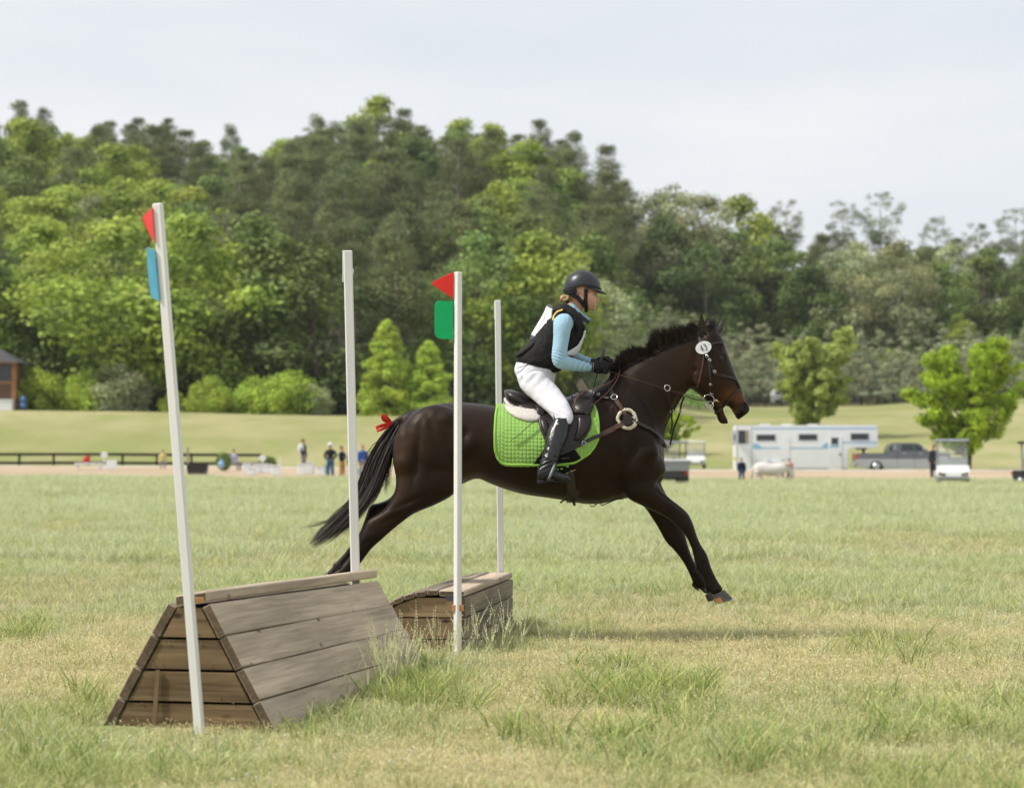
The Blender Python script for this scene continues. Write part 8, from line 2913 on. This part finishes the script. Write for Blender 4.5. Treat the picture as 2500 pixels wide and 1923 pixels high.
# denser patches set where the photograph has them
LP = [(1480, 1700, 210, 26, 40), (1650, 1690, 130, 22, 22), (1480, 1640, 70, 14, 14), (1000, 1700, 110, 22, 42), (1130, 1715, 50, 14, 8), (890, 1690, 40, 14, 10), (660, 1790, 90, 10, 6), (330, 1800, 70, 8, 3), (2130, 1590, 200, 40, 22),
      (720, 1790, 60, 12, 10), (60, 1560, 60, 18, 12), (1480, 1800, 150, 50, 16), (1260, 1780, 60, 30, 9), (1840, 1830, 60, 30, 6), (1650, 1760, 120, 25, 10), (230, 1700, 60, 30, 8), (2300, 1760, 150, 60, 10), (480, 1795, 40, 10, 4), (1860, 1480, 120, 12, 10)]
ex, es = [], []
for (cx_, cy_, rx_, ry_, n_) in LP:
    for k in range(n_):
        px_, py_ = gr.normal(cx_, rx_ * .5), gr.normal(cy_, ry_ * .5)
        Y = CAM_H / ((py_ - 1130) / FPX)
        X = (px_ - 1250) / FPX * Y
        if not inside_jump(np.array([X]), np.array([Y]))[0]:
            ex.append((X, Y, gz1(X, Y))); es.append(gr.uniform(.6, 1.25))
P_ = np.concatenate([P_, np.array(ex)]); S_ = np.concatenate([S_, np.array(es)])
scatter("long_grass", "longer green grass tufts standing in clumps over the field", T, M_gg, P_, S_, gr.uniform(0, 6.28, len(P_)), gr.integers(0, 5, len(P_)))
# seed stems by the fences
T = [tuft(7, .09, .22, .42, .0022, .28, 380 + k, seedhead=True, cols=((1, 1, .9), (.9, 1, .8))) for k in range(4)]
ex, es = [], []
for (cx_, cy_, rx_, ry_, n_) in [(930, 1680, 60, 20, 13), (1060, 1665, 90, 20, 12), (1160, 1640, 50, 20, 6), (1250, 1600, 40, 20, 4), (700, 1770, 50, 8, 3), (640, 1790, 50, 8, 2), (1000, 1690, 70, 24, 7), (380, 1780, 40, 6, 2), (1500, 1640, 200, 40, 4), (830, 1700, 30, 10, 3)]:
    for k in range(n_):
        px_, py_ = gr.normal(cx_, rx_ * .6), gr.normal(cy_, ry_ * .6)
        Y = CAM_H / ((py_ - 1130) / FPX); X = (px_ - 1250) / FPX * Y
        if not inside_jump(np.array([X]), np.array([Y]))[0]:
            ex.append((X, Y, gz1(X, Y))); es.append(gr.uniform(.65, 1.05))
scatter("seed_grass", "thin seed-head grass stems standing beside the two jumps", T, M_gp, np.array(ex), np.array(es), gr.uniform(0, 6.28, len(ex)), gr.integers(0, 4, len(ex)))
# a few white clover heads at the very front
mbc = MB()
for k in range(34):
    px_ = gr.uniform(0, 1300) if k < 28 else gr.uniform(1300, 2500)
    py_ = gr.uniform(1800, 1918)
    Y = CAM_H / ((py_ - 1130) / FPX); X = (px_ - 1250) / FPX * Y
    z = gz1(X, Y) + gr.uniform(.03, .055)
    mbc.ell((X, Y, z), (.006, .006, .005), nu=8, nv=6)
    mbc.tube([(X, Y, z - .05), (X, Y, z)], .0012, 4)
o = mbc.build("clover_flowers", [mat("clover_white", (.55, .54, .48), .8, var=.1, scale=200)])
tag(o, "tiny white clover heads scattered in the nearest grass", "clover", kind="stuff")

# ------------------------------------------------------------------ spring haze over the valley: one closed box of thin air
mbh = MB(); mbh.box((-420, -45, -2.0), (420, 640, 75))
M_haze = bpy.data.materials.new("haze")
N, L = nodes_of(M_haze)
for q in list(N):
    if q.type != 'OUTPUT_MATERIAL': N.remove(q)
pv = N.new("ShaderNodeVolumePrincipled")
pv.inputs["Color"].default_value = (.92, .94, .93, 1)
pv.inputs["Density"].default_value = .00010
pv.inputs["Anisotropy"].default_value = .2
L.new(pv.outputs[0], N["Material Output"].inputs["Volume"])
hz = mbh.build("haze", [M_haze])
tag(hz, "thin pale haze between the field and the wooded hill", "haze", kind="stuff")
